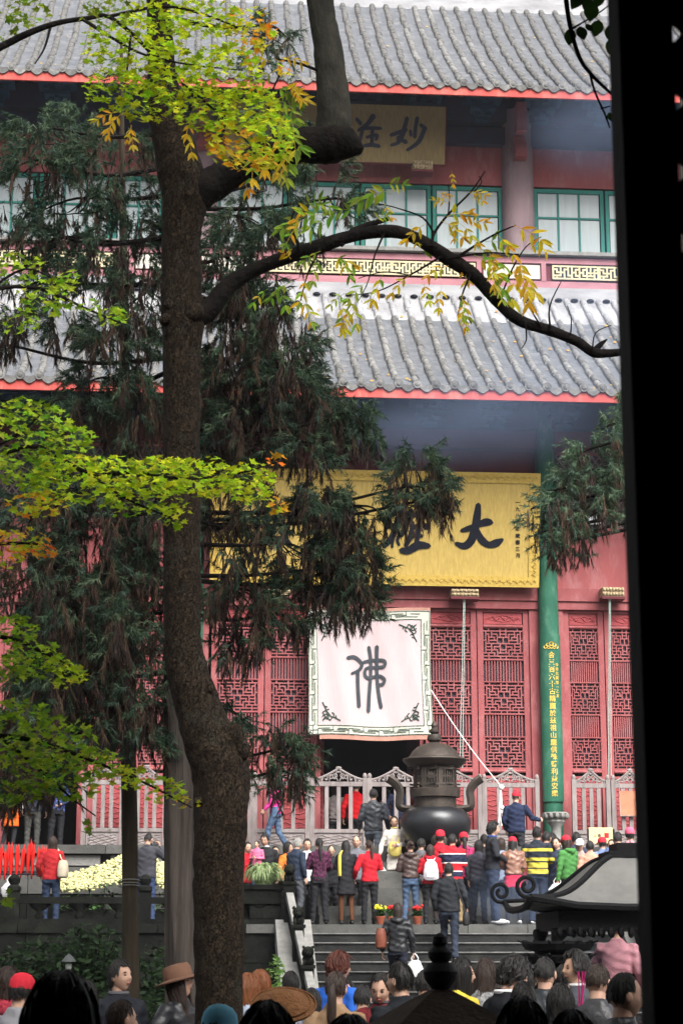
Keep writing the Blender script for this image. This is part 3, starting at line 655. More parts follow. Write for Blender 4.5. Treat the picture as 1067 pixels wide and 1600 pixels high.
for k, st in enumerate(FO):
    pts = []
    for x, y, wd in st:
        u, v = 470 + x / 4.85, 940 + y / 4.85; px, pz = CF.pix(u, v); pts.append((px, pz, wd / 4.85 / 69))
    P = catmull(pts, 5); b.tube([(x, wave(x, z) - .016 - .001 * k, z) for x, z, _ in P], [q[2] / 2 for q in P], 6, flat=.12)
b2 = MB()
for k, st in enumerate(FO):
    pts = [(*CF.pix(470 + x / 4.85, 940 + y / 4.85), wd / 4.85 / 69) for x, y, wd in st]
    q0 = len(b2.v); stroke(b2, pts, 0, .01); b2.v[q0:] = [(x, wave(x, z) - .022 - .0015 * k + (y if y > 0 else 0), z) for x, y, z in b2.v[q0:]]
b2.build('character', SEAL, cur)
# pull rope of the curtain, with its knotted bundle
def hw(u, v, by): x, z = HF.pix(u, v, by); return HF.w(x, by, z)
rp = MB(); rp.tube([hw(673 + (782 - 673) * t, 1078 + (1228 - 1078) * t + 6 * math.sin(math.pi * t), -.7 - .8 * t) for t in [i / 10 for i in range(11)]], .011, 6)
for k in range(3): rp.tube([hw(782 + 4 * math.sin(t * 5 + k * 2) * t, 1228 + 62 * t, -1.5) for t in [i / 8 for i in range(9)]], .014, 5)
rp.ball(hw(783, 1230, -1.5), .06); rp.ball(hw(784, 1262, -1.5), .05)
tag(rp.build('rope', WHITE, None, True), 'white rope slanting from the pink curtain down to a knotted bundle', 'rope')
CORD = PM('grey_green_cord', (0.33, 0.42, 0.38), None, 10, 0.8)
for u, v1, lab in ((725, 1200, 'thin grey green cord pair hanging under the golden board'), (952, 1260, 'thin pale cord pair hanging beside the dark post')):
    t = MB()
    for du in (-2.2, 2.2): t.tube([hw(u + du * (.4 + .6 * k / 6) - 5 * (k / 6) * (u < 800), 936 + (v1 - 936) * k / 6, -.5) for k in range(7)], .011, 5)
    t.ball(hw(u, 936, -.5), .045); tag(t.build('bell_pull', CORD, None, True), lab, 'cord')
# --- couplet on the green column
cx = colx[2]
cb_ = thing('couplet_board', 'tall green couplet board with gold characters on the green column', 'sign board', HF.m @ Matrix.Translation((cx, -.2, 0)))
zb0, zb1 = hz(1252, -.5, 868), hz(990, -.5, 862)
b = MB(); A0 = [R(-90 + d) for d in range(-68, 69, 8)]
b.loft([[(r * math.cos(a), r * math.sin(a), z) for a in A0] + [((r - .02) * math.cos(a), (r - .02) * math.sin(a), z) for a in A0[::-1]] for r, z in ((.255, zb0), (.255, zb1))])
b.build('board', GREEN, cb_)
def curved(vs, xoff, z, r):
    out = []
    for x, y, zz in vs:
        a = R(-90) + (x + xoff) / r; rr = r - y; out.append((rr * math.cos(a), rr * math.sin(a), zz + z))
    return out
v0, v1 = 1022.5, 1239
for i, ch in enumerate('合三百六十古精廬於茲祖山應供殊勝利益安樂'):
    z = hz(v0 + (v1 - v0) * i / 19, -.5, 866); vs, fs = glyph(ch, .15); b = MB(); b.add(curved(vs, 0, z, .257), fs); b.build('character', GOLD, cb_)
b = MB()
for i, ch in enumerate('中華民國第一乙亥'):
    z = hz(1038 + i * 6.9, -.5, 866); vs, fs = glyph(ch, .085); b.add(curved(vs, .13, z, .257), fs)
b.build('small_inscription', GOLD, cb_)
b = MB(); zc = hz(1010, -.5, 862)
for (xa, za, ra) in ((0, .07, .05), (-.07, .045, .045), (.07, .045, .045), (-.13, 0, .04), (.13, 0, .04), (0, .0, .045), (-.06, -.02, .03), (.06, -.02, .03)):
    vs = [(xa + ra * math.cos(2 * math.pi * k / 14) * q, -.006 - (.012 if q == 1 else 0), za + ra * math.sin(2 * math.pi * k / 14) * q) for q in (1, .62) for k in range(14)]
    b.add(curved(vs, 0, zc, .257), [(k, (k + 1) % 14, 14 + (k + 1) % 14, 14 + k) for k in range(14)])
b.build('lotus_crest', GOLD, cb_)
# lotus stone stand before the column
ls = thing('lotus_stand', 'grey stone lotus bowl on a pedestal before the green column', 'stone stand', Matrix.Translation(hw(869, 1326, -3.0)))
sc_ = 1 / 74
b = MB(); b.lathe([(.15, -.2), (.16, .1), (.1, .2), (.11, .45), (.2, .55), (.17, .6)], 16); b.build('pedestal', STONEL, ls, True)
b = MB(); b.lathe([(.14, .58), (.22, .63), (.265, .72), (.25, .74), (.1, .72)], 20)
for k in range(12):
    a = 2 * math.pi * k / 12; b.ball((.235 * math.cos(a), .235 * math.sin(a), .67), (.05, .05, .07), 6, 5)
b.build('lotus_bowl', STONEL, ls, True)
# --- flood lamp on the right
fl = thing('flood_lamp', 'small white and black flood lamp mounted high on the red wall', 'lamp', HF.m @ Matrix.Translation((HF.pix(928, 817, -.35)[0], -.35, hz(817, -.35, 928))))
TB('housing', INK, fl, (-.15, .15, -.05, .25, -.17, -.06)); b = MB(); b.add([(-.14, -.12, -.055), (.14, -.12, -.055), (.16, .02, .17), (-.12, .02, .17), (-.14, .1, -.055), (.14, .1, -.055), (.16, .12, .17), (-.12, .12, .17)], [(0, 1, 2, 3), (4, 7, 6, 5), (0, 3, 7, 4), (1, 5, 6, 2), (3, 2, 6, 7), (0, 4, 5, 1)]); b.build('reflector', PM('white_enamel', (.75, .77, .78), None, 5, .3), fl)
TB('mount', INK, fl, (-.03, .03, .12, .36, -.1, .05))
# --- carved wooden railing panels before the doors
def railing(u0, u1, lab, ns, by=-.9):
    xa = hx(u0, 1260, by); xb = hx(u1, 1260, by); W_ = xb - xa; zz = lambda v: hz(v, by, 760) - ZT
    o = thing('railing', lab, 'railing', HF.m @ Matrix.Translation((xa, by, ZT)), 'grey wooden railing panels before the doors')
    ztop = zz(1223); zr_ = zz(1230); zbm = zz(1301)
    for x0, x1 in ((.0, .1), (W_ - .1, W_ - .004)):
        p = TB('post', FENCE, o, (x0, x1, -.05, .06, 0, zz(1217))); q = MB(); q.ball(((x0 + x1) / 2, 0, zz(1214)), (.05, .05, .07), 8, 6); q.build('finial', FENCE, p)
    TB('top_rail', FENCE, o, (.101, W_ - .105, -.04, .05, zr_, ztop)); TB('middle_rail', FENCE, o, (.101, W_ - .105, -.04, .05, zbm - .02, zbm + .06)); TB('bottom_rail', FENCE, o, (.101, W_ - .105, -.04, .05, 0, .1))
    for i in range(1, ns + 1):
        x = .1 + (W_ - .2) * i / (ns + 1); TB('slat', FENCE, o, (x - .042, x + .042, -.03, .03, zbm + .062, zr_ - .002))
    TB('panel', FENCE, o, (.11, W_ - .11, -.01, .02, .101, zbm - .022))
    b = MB()
    for k in range(7): b.tube([(.15 + (W_ - .3) * q / 8, -.012, .15 + k * (zbm - .2) / 7 + .02 * math.sin(q * 1.9 + k * 2.1)) for q in range(9)], .013, 5)
    b.build('panel_carving', FENCE, o, kind='stuff')
    # pierced crest: a scrolled gable
    b = MB(); c0 = W_ / 2
    def tri(x): f = 1 - abs(x - c0) / (W_ / 2 - .1); return ztop + .05 + .24 * max(0, f) ** 1.4
    xs = [.1 + (W_ - .2) * i / 24 for i in range(25)]
    b.tube([(x, 0, tri(x)) for x in xs], .026, 6)
    for s in (-1, 1):
        for (dx, rad) in ((.07, .06), (.17, .075), (.28, .06), (.38, .045), (.47, .035)):
            if dx * W_ / 1.25 < W_ / 2 - .12:
                x = c0 + s * dx * W_ / 1.25; zc_ = ztop + (tri(x) - ztop) * .5; rd = min(rad, (tri(x) - ztop) * .5)
                b.tube([(x + s * rd * (1 - t / 14) * math.cos(t * .55), 0, zc_ + rd * (1 - t / 14) * math.sin(t * .55)) for t in range(14)], .014, 5)
        b.tube([(c0 + s * .02, 0, ztop + .02), (c0 + s * .08, 0, ztop + .14), (c0 + s * .03, 0, ztop + .24)], .016, 5)
        for dx in (.2, .36, .5):
            x = c0 + s * dx * W_ / 1.25
            if abs(x - c0) < W_ / 2 - .12: b.bar((x, 0, ztop), (x, 0, tri(x)), .022, .03)
    b.ball((c0, 0, tri(c0) + .01), (.07, .03, .035), 8, 5)
    for q in range(-5, 6):
        x = c0 + q * W_ * .072; b.ball((x, 0, ztop + (tri(x) - ztop) * (.3 if q % 2 else .72)), (.034, .02, .026), 7, 5)
    b.build('carved_crest', FENCE, o, True, kind='stuff')
rl = ['beside the tree trunk', 'third from the burner, behind the woman in pink', 'before the open doorway, behind the grey haired visitor', 'before the open doorway beside the bronze burner', 'right behind the bronze burner', 'behind the man in red cap and navy jacket']
for i in range(6): railing(305 + i * 89.6, 305 + (i + 1) * 89.6, 'carved grey railing panel ' + rl[i], 3)
railing(893, 953.5, 'narrow carved grey railing panel right of the green column', 3); railing(954.5, 1015, 'narrow carved grey railing panel beside the dark post', 3)
railing(128, 194.5, 'narrow carved grey railing panel left of the thin tree trunk', 3); railing(195.5, 262, 'narrow carved grey railing panel between the two tree trunks', 3)
# --- bronze burner
bp0 = at(680, 1300, 38.2); BU = 1 / ppm(bp0)
bu = thing('bronze_burner', 'big round bronze incense burner with domed lid and curved handles', 'incense burner', Matrix.Translation((bp0.x, bp0.y, ZP)))
def bz(v): return at(680, v, 38.2).z - ZP
K = BU
b = MB(); b.lathe([(20 * K, bz(1322)), (42 * K, bz(1318)), (54 * K, bz(1300)), (56 * K, bz(1283)), (52 * K, bz(1272)), (44 * K, bz(1265)), (34 * K, bz(1262)), (33 * K, bz(1262))], 40); b.build('belly', BRONZEP, bu, True)
b = MB(); b.lathe([(33.5 * K, bz(1263)), (33 * K, bz(1247)), (39 * K, bz(1246)), (40 * K, bz(1234)), (38 * K, bz(1233)), (30 * K, bz(1232))], 40); b.build('neck', BRONZE, bu, True)
b = MB()
for k in range(8):
    a = 2 * math.pi * k / 8 + .2; m = Matrix.Rotation(a, 4, 'Z')
    b.box(31 * K, 34 * K, -3 * K, 3 * K, bz(1233), bz(1198), m)
    for zz in (1231, 1226, 1203, 1199): b.box(30.5 * K, 33.4 * K, 3 * K, 22 * K, bz(zz + 1.3), bz(zz - 1.3), m @ Matrix.Translation((0, 0, 0)))
    for j in range(5):
        aa = a + .12 + j * .13
        mm = Matrix.Rotation(aa, 4, 'Z'); b.box(31 * K, 33 * K, -1.2 * K, 1.2 * K, bz(1226), bz(1203), mm)
        if j % 2: b.box(31 * K, 33 * K, -5 * K, 5 * K, bz(1216), bz(1213), mm)
    if k % 2: b.lathe([(0.3 * K, 0), (5.5 * K, 0), (5.5 * K, 3 * K), (.3 * K, 3.2 * K)], 12); n12 = 48; q = Matrix.Rotation(a + .35, 4, 'Z') @ Matrix.Translation((31 * K, 0, bz(1214))) @ Matrix.Rotation(R(90), 4, 'Y'); b.v[-n12:] = [tuple(q @ Vector(p)) for p in b.v[-n12:]]
b.lathe([(27 * K, bz(1232)), (27 * K, bz(1198))], 20)
b.lathe([(33 * K, bz(1230)), (34.5 * K, bz(1229)), (34.5 * K, bz(1226)), (33 * K, bz(1225))], 32); b.lathe([(33 * K, bz(1203)), (34 * K, bz(1202)), (34 * K, bz(1198)), (30 * K, bz(1197))], 32)
b.build('pierced_drum', BRONZE, bu)
b = MB(); prof = [(33 * K, bz(1201)), (44 * K, bz(1196)), (51 * K, bz(1188)), (50 * K, bz(1186)), (41 * K, bz(1184)), (35 * K, bz(1174)), (25 * K, bz(1166)), (11 * K, bz(1161)), (8 * K, bz(1160))]
b.lathe(prof, 40); b.build('domed_lid', BRONZE, bu, True)
b = MB(); b.lathe([(8 * K, bz(1162)), (7 * K, bz(1160)), (11 * K, bz(1157)), (11.5 * K, bz(1153)), (10 * K, bz(1148)), (5 * K, bz(1147)), (8 * K, bz(1144)), (8 * K, bz(1141)), (4.5 * K, bz(1138)), (4.5 * K, bz(1136)), (5.5 * K, bz(1134)), (3.5 * K, bz(1129)), (1 * K, bz(1126))], 20); b.build('gourd_finial', BRONZE, bu, True)
for s in (-1, 1):
    b = MB(); P = catmull([(s * 30, 1263), (s * 42, 1264), (s * 55, 1261), (s * 56, 1250), (s * 55, 1236), (s * 62, 1224), (s * 73, 1216)], 4)
    b.tube([(x * K, 0, bz(v)) for x, v in P], [4 * K + (1.5 * K) * i / len(P) for i in range(len(P))], 8, flat=1.6); b.build('handle', BRONZE, bu, True)
for k in range(3):
    a = 2 * math.pi * k / 3 + .6; b = MB(); b.tube([(38 * K * math.cos(a), 38 * K * math.sin(a), bz(1312)), (48 * K * math.cos(a), 48 * K * math.sin(a), bz(1322)), (44 * K * math.cos(a), 44 * K * math.sin(a), bz(1350)), (47 * K * math.cos(a), 47 * K * math.sin(a), .5)], [14 * K, 12 * K, 8 * K, 10 * K], 10); b.build('leg', BRONZE, bu, True)
b = MB(); b.lathe([(.95, 0), (.95, .18), (.85, .2), (.85, .42), (.92, .44), (.92, .5)], 24); b.build('stone_base', STONE, bu)
# ================================================================== TREES
import numpy as np
rng = np.random.default_rng(11)
def barkmat(name, dark, mid, light, lichen, sc_=30, vs=.4):
    m = bpy.data.materials.new(name); m.use_nodes = True; n = m.node_tree.nodes; L = m.node_tree.links; bs = n['Principled BSDF']; bs.inputs['Roughness'].default_value = .9; bs.inputs['Specular IOR Level'].default_value = .1
    g = n.new('ShaderNodeNewGeometry'); mp = n.new('ShaderNodeMapping'); mp.inputs['Scale'].default_value = (1, 1, vs); L.new(g.outputs['Position'], mp.inputs[0])
    def nz(scale, det, src): q = n.new('ShaderNodeTexNoise'); q.inputs['Scale'].default_value = scale; q.inputs['Detail'].default_value = det; q.inputs['Roughness'].default_value = .7; L.new(src, q.inputs['Vector']); return q
    d = nz(9, 4, mp.outputs[0]); ad = n.new('ShaderNodeVectorMath'); ad.operation = 'MULTIPLY_ADD'; ad.inputs[1].default_value = (.12, .12, .12); L.new(d.outputs['Color'], ad.inputs[0]); L.new(mp.outputs[0], ad.inputs[2])
    vo = n.new('ShaderNodeTexVoronoi'); vo.feature = 'DISTANCE_TO_EDGE'; vo.inputs['Scale'].default_value = sc_; L.new(ad.outputs[0], vo.inputs['Vector'])
    cr = n.new('ShaderNodeMapRange'); cr.inputs[1].default_value = 0; cr.inputs[2].default_value = .09; L.new(vo.outputs['Distance'], cr.inputs[0])
    f = nz(40, 8, ad.outputs[0]); rp = n.new('ShaderNodeValToRGB'); e = rp.color_ramp.elements; e[0].position = .3; e[0].color = (*dark, 1); e[1].position = .72; e[1].color = (*light, 1); k = e.new(.5); k.color = (*mid, 1); L.new(f.outputs['Fac'], rp.inputs[0])
    lc = nz(5, 7, g.outputs['Position']); lr = n.new('ShaderNodeMapRange'); lr.inputs[1].default_value = .55; lr.inputs[2].default_value = .68; lr.inputs[4].default_value = .65; L.new(lc.outputs['Fac'], lr.inputs[0]); mx = n.new('ShaderNodeMix'); mx.data_type = 'RGBA'; L.new(lr.outputs[0], mx.inputs[0]); L.new(rp.outputs[0], mx.inputs[6]); mx.inputs[7].default_value = (*lichen, 1)
    ck = n.new('ShaderNodeMix'); ck.data_type = 'RGBA'; L.new(cr.outputs[0], ck.inputs[0]); ck.inputs[6].default_value = (*[x * .75 for x in dark], 1); L.new(mx.outputs[2], ck.inputs[7]); L.new(ck.outputs[2], bs.inputs['Base Color'])
    am = n.new('ShaderNodeMath'); am.operation = 'MULTIPLY_ADD'; am.inputs[1].default_value = .8; L.new(f.outputs['Fac'], am.inputs[0]); L.new(cr.outputs[0], am.inputs[2])
    bp = n.new('ShaderNodeBump'); bp.inputs['Strength'].default_value = 1; bp.inputs['Distance'].default_value = .011; L.new(am.outputs[0], bp.inputs['Height']); L.new(bp.outputs[0], bs.inputs['Normal']); return m
BARK = barkmat('brown_bark', (0.010, 0.007, 0.006), (0.029, 0.021, 0.0145), (0.064, 0.046, 0.03), (0.042, 0.040, 0.03), 48, .55)
BARKD = PM('dark_bark', (0.014, 0.011, 0.010), (0.006, 0.0055, 0.005), 9, 0.9, 0.8, 30)
BARKG = PM('grey_green_bark', (0.05, 0.048, 0.038), (0.022, 0.021, 0.018), 9, 0.9, 0.7, 30, stretch=(1, 1, .5))
BARKC = PM('stringy_cedar_bark', (0.085, 0.07, 0.06), (0.025, 0.021, 0.019), 14, 0.9, 1.0, 20, stretch=(1, 1, .05))
BARKM = PM('mossy_brown_bark', (0.06, 0.046, 0.03), (0.022, 0.018, 0.013), 10, 0.9, 0.9, 22, stretch=(1, 1, .12))
def limb(mb, pts, Y, n=14, k=5, rough=.06, dY=None, flute=0):
    """pts: (u, v, half width in photo px[, depth offset]); a bark-rough limb"""
    P = catmull([(p[0], p[1], p[2], p[3] if len(p) > 3 else 0.0) for p in pts], k)
    rings = []; prev = None; cs = [at(p[0], p[1], Y + p[3]) for p in P]; ref = Vector((0, 1, 0))
    for i, p in enumerate(P):
        t = (cs[min(i + 1, len(cs) - 1)] - cs[max(i - 1, 0)]).normalized(); ref = (ref - t * ref.dot(t)).normalized(); bn = t.cross(ref)
        r = p[2] / ppm(cs[i]); ring = []
        for j in range(n):
            a = 2 * math.pi * j / n; d = ref * math.cos(a) + bn * math.sin(a)
            q = cs[i] + d * r
            f = 1 + rough * (noise.noise(q * 3.0) + .6 * noise.noise(q * 9.0) + .45 * noise.noise(Vector((q.x * 26, q.y * 26, q.z * 16)))) + (flute * math.cos(a * 7 + q.z * .4) if flute else 0)
            ring.append(cs[i] + d * r * f)
        rings.append(ring)
    mb.loft(rings)
YB = 13.0
bt = thing('broadleaf_tree', 'tall brown tree trunk in the foreground with one long bare branch', 'tree', Matrix.Translation(at(348, 1935, YB)))
_inv = {}
def part(mb, name, mat, root, smooth=True, kind=None):
    if root.name not in _inv: bpy.context.view_layer.update(); _inv[root.name] = root.matrix_world.inverted()
    iv = _inv[root.name]
    mb.v = [tuple(iv @ Vector(p)) for p in mb.v]; return mb.build(name, mat, root, smooth, kind)
bpy.context.view_layer.update()
t = MB(); limb(t, [(352, 1945, 60.7), (348, 1860, 46.0), (345, 1700, 39.6), (343, 1560, 36.8), (342, 1450, 38.6), (342, 1350, 39.6), (345, 1280, 42.3), (346, 1222, 45.1), (334, 1170, 43.2), (312, 1115, 36.8), (296, 1060, 33.1), (286, 1000, 29.4), (285, 900, 29.4), (285, 800, 28.5), (284, 700, 28.5), (284, 610, 28.5), (285, 540, 30.4), (287, 495, 34.0), (284, 455, 31.3), (283, 400, 28.5), (286, 345, 32.2), (290, 300, 36.8), (274, 240, 32.2), (262, 190, 28.5), (255, 130, 23.9), (250, 60, 20.2), (244, -100, 18.4), (236, -420, 12.9), (225, -700, 5.5)], YB, 44, 14, .10)
tr = part(t, 'trunk', BARK, bt)
b = MB()                                                        # knots, burr collars and callus ridges
for (u, v, r, sq) in ((299, 489, 22, .8), (270, 478, 16, .9), (378, 1172, 13, 1.3), (326, 1076, 10, 1), (368, 1152, 15, 1.5), (262, 500, 14, .8), (330, 1205, 18, .7), (360, 1255, 16, .6), (318, 1252, 16, .5)):
    c = at(u, v, YB - .09); q = r / 232; n0 = len(b.v); b.ball(c, (q, q * .8, q * sq), 14, 10)
    b.v[n0:] = [tuple(Vector(p) + Vector((1, 1, 1)) * .012 * noise.noise(Vector(p) * 25)) for p in b.v[n0:]]
    part(b, 'knot', BARK, bt); b = MB()
t = MB(); limb(t, [(292, 315, 30), (318, 298, 29), (350, 278, 26), (400, 250, 24), (450, 232, 27), (500, 226, 32), (530, 224, 31), (552, 230, 20), (566, 236, 6)], YB, 18, 6, .2); part(t, 'limb', BARKD, bt)
t = MB(); limb(t, [(497, 238, 16), (512, 215, 25), (520, 195, 28), (521, 165, 26), (518, 120, 24), (510, 60, 22), (500, 0, 21), (488, -120, 19), (470, -400, 12), (460, -650, 5)], YB, 18, 6, .12); part(t, 'upright_stem', BARKG, bt)
BR = [(285, 492, 26), (312, 492, 20), (332, 478, 16), (352, 452, 14), (385, 428, 12), (430, 408, 11), (490, 388, 11.5), (545, 370, 10), (600, 361, 10), (645, 370, 10), (700, 403, 11.5), (740, 430, 11), (775, 468, 10), (810, 500, 9), (860, 517, 8.5), (900, 533, 8), (925, 550, 8), (948, 552, 6.5), (1000, 549, 5), (1060, 560, 4)]
t = MB(); limb(t, BR, YB, 12, 5, .12); part(t, 'long_branch', BARKD, bt)
t = MB(); limb(t, [(530, 380, 8), (552, 362, 6), (580, 350, 5), (606, 342, 3.5)], YB, 8); part(t, 'broken_stub', BARKD, bt); t = MB(); limb(t, [(928, 548, 5), (938, 538, 4), (948, 530, 1)], YB, 8); part(t, 'broken_stub', BARKD, bt)
TW = [[(675, 385, 3.5), (678, 365, 2.5), (700, 335, 2), (735, 300, 1.6), (757, 268, 1)], [(715, 402, 3), (740, 385, 2), (775, 365, 1.5), (805, 352, 1)], [(678, 365, 2), (660, 340, 1.5), (620, 325, 1), (590, 318, .8)], [(700, 335, 1.6), (702, 310, 1.1), (700, 290, .8)],
      [(690, 400, 2), (640, 430, 1.4), (590, 455, 1), (540, 462, .7)], [(600, 365, 2), (585, 400, 1.4), (575, 440, 1), (560, 470, .7)], [(780, 470, 2), (800, 420, 1.5), (822, 385, 1), (845, 370, .8)], [(735, 428, 2), (722, 460, 1.4), (715, 495, .8)],
      [(860, 517, 2), (858, 480, 1.4), (876, 440, .8)], [(845, 510, 1.6), (826, 480, 1), (815, 460, .6)], [(500, 388, 2.4), (480, 430, 1.6), (470, 470, 1)], [(470, 395, 2.4), (455, 345, 1.8), (470, 320, 1.2)], [(890, 530, 1.6), (892, 500, 1), (886, 478, .6)], [(925, 548, 1.4), (930, 520, 1), (955, 508, .6)], [(820, 503, 1.6), (822, 530, 1.2), (814, 545, .6)],
      [(740, 300, 1.2), (752, 285, 1), (748, 275, .6)], [(520, 120, 3), (470, 100, 2), (430, 92, 1.4)], [(440, 235, 4), (425, 200, 3), (420, 160, 2), (440, 110, 1.2)], [(700, 404, 2), (760, 395, 1.4), (810, 398, 1)], [(640, 430, 1.2), (600, 425, 1), (560, 435, .6)]]
t = MB()
for q in TW: limb(t, q, YB - .05, 6, 4, .05)
part(t, 'twigs', BARKD, bt, kind='stuff')
# pinnate autumn leaves, each compound leaf its own part
LEAFT = PM('pinnate_leaf', (1, 1, 1), (.82, .82, .82), 14, 0.5, tint=True, trans=.45)
YEL = [(0.75, 0.50, 0.02), (0.78, 0.58, 0.04), (0.70, 0.40, 0.02), (0.72, 0.56, 0.06)]; GRN = [(0.30, 0.45, 0.05), (0.2, 0.36, 0.04), (0.45, 0.52, 0.06)]
def leaflet(mb, base, d, up, L, wd):
    d = d.normalized(); s = d.cross(up).normalized(); nrm = s.cross(d)
    P = [base, base + d * L * .3 + s * wd * .5 + nrm * wd * .12, base + d * L * .65 + s * wd * .42 + nrm * wd * .1, base + d * L - nrm * wd * .2, base + d * L * .65 - s * wd * .42 + nrm * wd * .1, base + d * L * .3 - s * wd * .5 + nrm * wd * .12, base + d * L * .5 - nrm * wd * .06]
    mb.add(P, [(0, 1, 6), (1, 2, 6), (2, 3, 6), (3, 4, 6), (4, 5, 6), (5, 0, 6)])
def compound(u, v, ang, Lpx, pal, n=3, Y=YB - .1):
    p0 = at(u, v, Y + random.uniform(-.25, .15)); k = 1 / ppm(p0); a = R(ang); d = Vector((math.cos(a), random.uniform(-.3, .3), math.sin(a)))
    mb = MB(); mb.c = random.choice(pal); L = Lpx * k; pts = []
    for i in range(n + 1):
        tt = i / n; pts.append(p0 + d * L * tt + Vector((0, 0, -.35 * L * tt * tt)))
    mb.tube(pts, .0018, 4)
    for i in range(1, n + 1):
        ax = (pts[i] - pts[i - 1]).normalized(); sd = ax.cross(Vector((0, 1, .3))).normalized()
        for s in (-1, 1):
            mb.c = tuple(x * random.uniform(.75, 1.15) for x in random.choice(pal)); up = Vector((random.uniform(-.5, .5), -1, random.uniform(-.2, .8)))
            leaflet(mb, pts[i], ax * random.uniform(.3, .9) + sd * s * random.uniform(.5, 1.1) + Vector((0, 0, -random.uniform(.3, .9))), up, L * random.uniform(.42, .68), L * random.uniform(.13, .2))
    leaflet(mb, pts[-1], d + Vector((0, 0, -.5)), Vector((0, -1, .4)), L * .55, L * .16)
    part(mb, 'compound_leaf', LEAFT, bt, False)
CL = [(705, 266, -80, 16, 0), (684, 302, 0, 16, 0), (700, 318, 150, 22, 0), (735, 300, 10, 22, 0), (615, 300, 165, 50, 1), (600, 290, 20, 30, 1), (560, 330, 160, 40, 1), (530, 335, 190, 44, 1), (505, 335, 170, 40, 2), (480, 345, 180, 36, 1), (475, 322, 40, 30, 1), (470, 345, 230, 34, 2), (640, 350, -60, 24, 0), (690, 345, -20, 34, 0), (665, 350, 200, 30, 0), (720, 350, -40, 30, 0),
      (800, 352, -10, 44, 0), (775, 366, -40, 34, 0), (745, 385, -30, 34, 2), (822, 384, 10, 30, 0), (808, 400, -70, 44, 0), (800, 410, -40, 46, 0), (790, 402, -100, 40, 2), (765, 396, -80, 36, 0), (740, 398, -20, 40, 2), (718, 400, -70, 30, 0), (722, 460, -90, 26, 2), (715, 480, -60, 24, 0), (640, 430, -150, 30, 0), (700, 415, 190, 30, 0), (600, 425, -120, 34, 2), (575, 440, -150, 34, 1), (560, 465, -130, 34, 0), (545, 462, -70, 34, 2), (540, 458, 200, 24, 1), (480, 430, -110, 34, 2), (470, 465, -60, 34, 2), (455, 440, 200, 32, 1),
      (520, 395, -40, 34, 2), (500, 400, -110, 34, 1), (430, 440, -60, 34, 1), (420, 450, 210, 26, 2), (455, 405, 120, 24, 0), (660, 440, -70, 26, 2), (690, 445, -100, 28, 0), (770, 440, -60, 26, 2), (600, 318, -60, 20, 0), (585, 345, 40, 24, 1), (655, 395, 30, 26, 2), (730, 350, 30, 30, 0),
      (440, 90, 10, 30, 0), (425, 95, 160, 34, 0), (430, 110, 200, 30, 2), (450, 130, -40, 30, 0), (430, 140, 0, 44, 2), (420, 165, -20, 50, 2), (425, 190, -30, 50, 1), (430, 205, -60, 48, 2), (415, 215, -90, 40, 0), (440, 165, -70, 40, 1), (455, 185, -80, 40, 2), (445, 225, -100, 36, 2), (185, 175, 190, 30, 0), (180, 182, -110, 26, 0), (300, 185, -110, 34, 0), (290, 200, -70, 30, 0), (205, 195, -80, 26, 0), (395, 235, -90, 36, 2), (375, 255, -70, 34, 0)]
PALS = {0: YEL, 1: GRN, 2: YEL + GRN + GRN}
for u, v, a, L, c in CL:
    compound(u, v, a, L, PALS[c])
    if L > 20 and random.random() < .35: compound(u + random.uniform(-12, 12), v + random.uniform(-8, 10), a + random.uniform(-60, 60), L * random.uniform(.7, 1.1), PALS[c])
# unseen crown above the frame, spread wide and dense to shade the courtyard
def leafcloud(centers, n, size, cols, flat=.5, rng=rng):
    """n leaf quads round the ellipsoids (x,y,z,rx,ry,rz); returns arrays"""
    cs = np.array(centers); wts = cs[:, 3] * cs[:, 4] * cs[:, 5]; idx = rng.choice(len(cs), n, p=wts / wts.sum())
    d = rng.normal(size=(n, 3)); d /= np.linalg.norm(d, axis=1)[:, None]; r = rng.random(n) ** .45
    p = cs[idx, :3] + d * r[:, None] * cs[idx, 3:6]
    a = rng.normal(size=(n, 3)); a[:, 2] *= flat; a /= np.linalg.norm(a, axis=1)[:, None]; q = np.cross(a, rng.normal(size=(n, 3))); q /= np.linalg.norm(q, axis=1)[:, None]
    s = size * rng.uniform(.6, 1.3, n)[:, None]
    v = np.stack([p - a * s, p + q * s * .45, p + a * s, p - q * s * .45], 1).reshape(-1, 3)
    c = np.array(cols)[rng.integers(0, len(cols), n)] * rng.uniform(.7, 1.2, (n, 1))
    return v, np.repeat(c, 4, 0), 4
def npmesh(name, v, c, k, mat, root, kind='stuff'):
    iv = np.array(root.matrix_world.inverted()); v = v @ iv[:3, :3].T + iv[:3, 3]
    me = bpy.data.meshes.new(name); n = len(v); f = n // k
    me.vertices.add(n); me.vertices.foreach_set('co', v.astype(np.float32).ravel()); me.loops.add(n); me.loops.foreach_set('vertex_index', np.arange(n, dtype=np.int32))
    me.polygons.add(f); me.polygons.foreach_set('loop_start', np.arange(0, n, k, dtype=np.int32)); me.polygons.foreach_set('loop_total', np.full(f, k, np.int32))
    me.update(calc_edges=True); me.materials.append(mat)
    at_ = me.color_attributes.new('tint', 'FLOAT_COLOR', 'POINT'); at_.data.foreach_set('color', np.concatenate([c, np.ones((n, 1))], 1).astype(np.float32).ravel())
    o = bpy.data.objects.new(name, me); link(o, root)
    if kind: o['kind'] = kind
    return o
FOL = PM('leaf_mass', (1, 1, 1), (.8, .8, .8), 5, 0.6, tint=True, trans=.3)
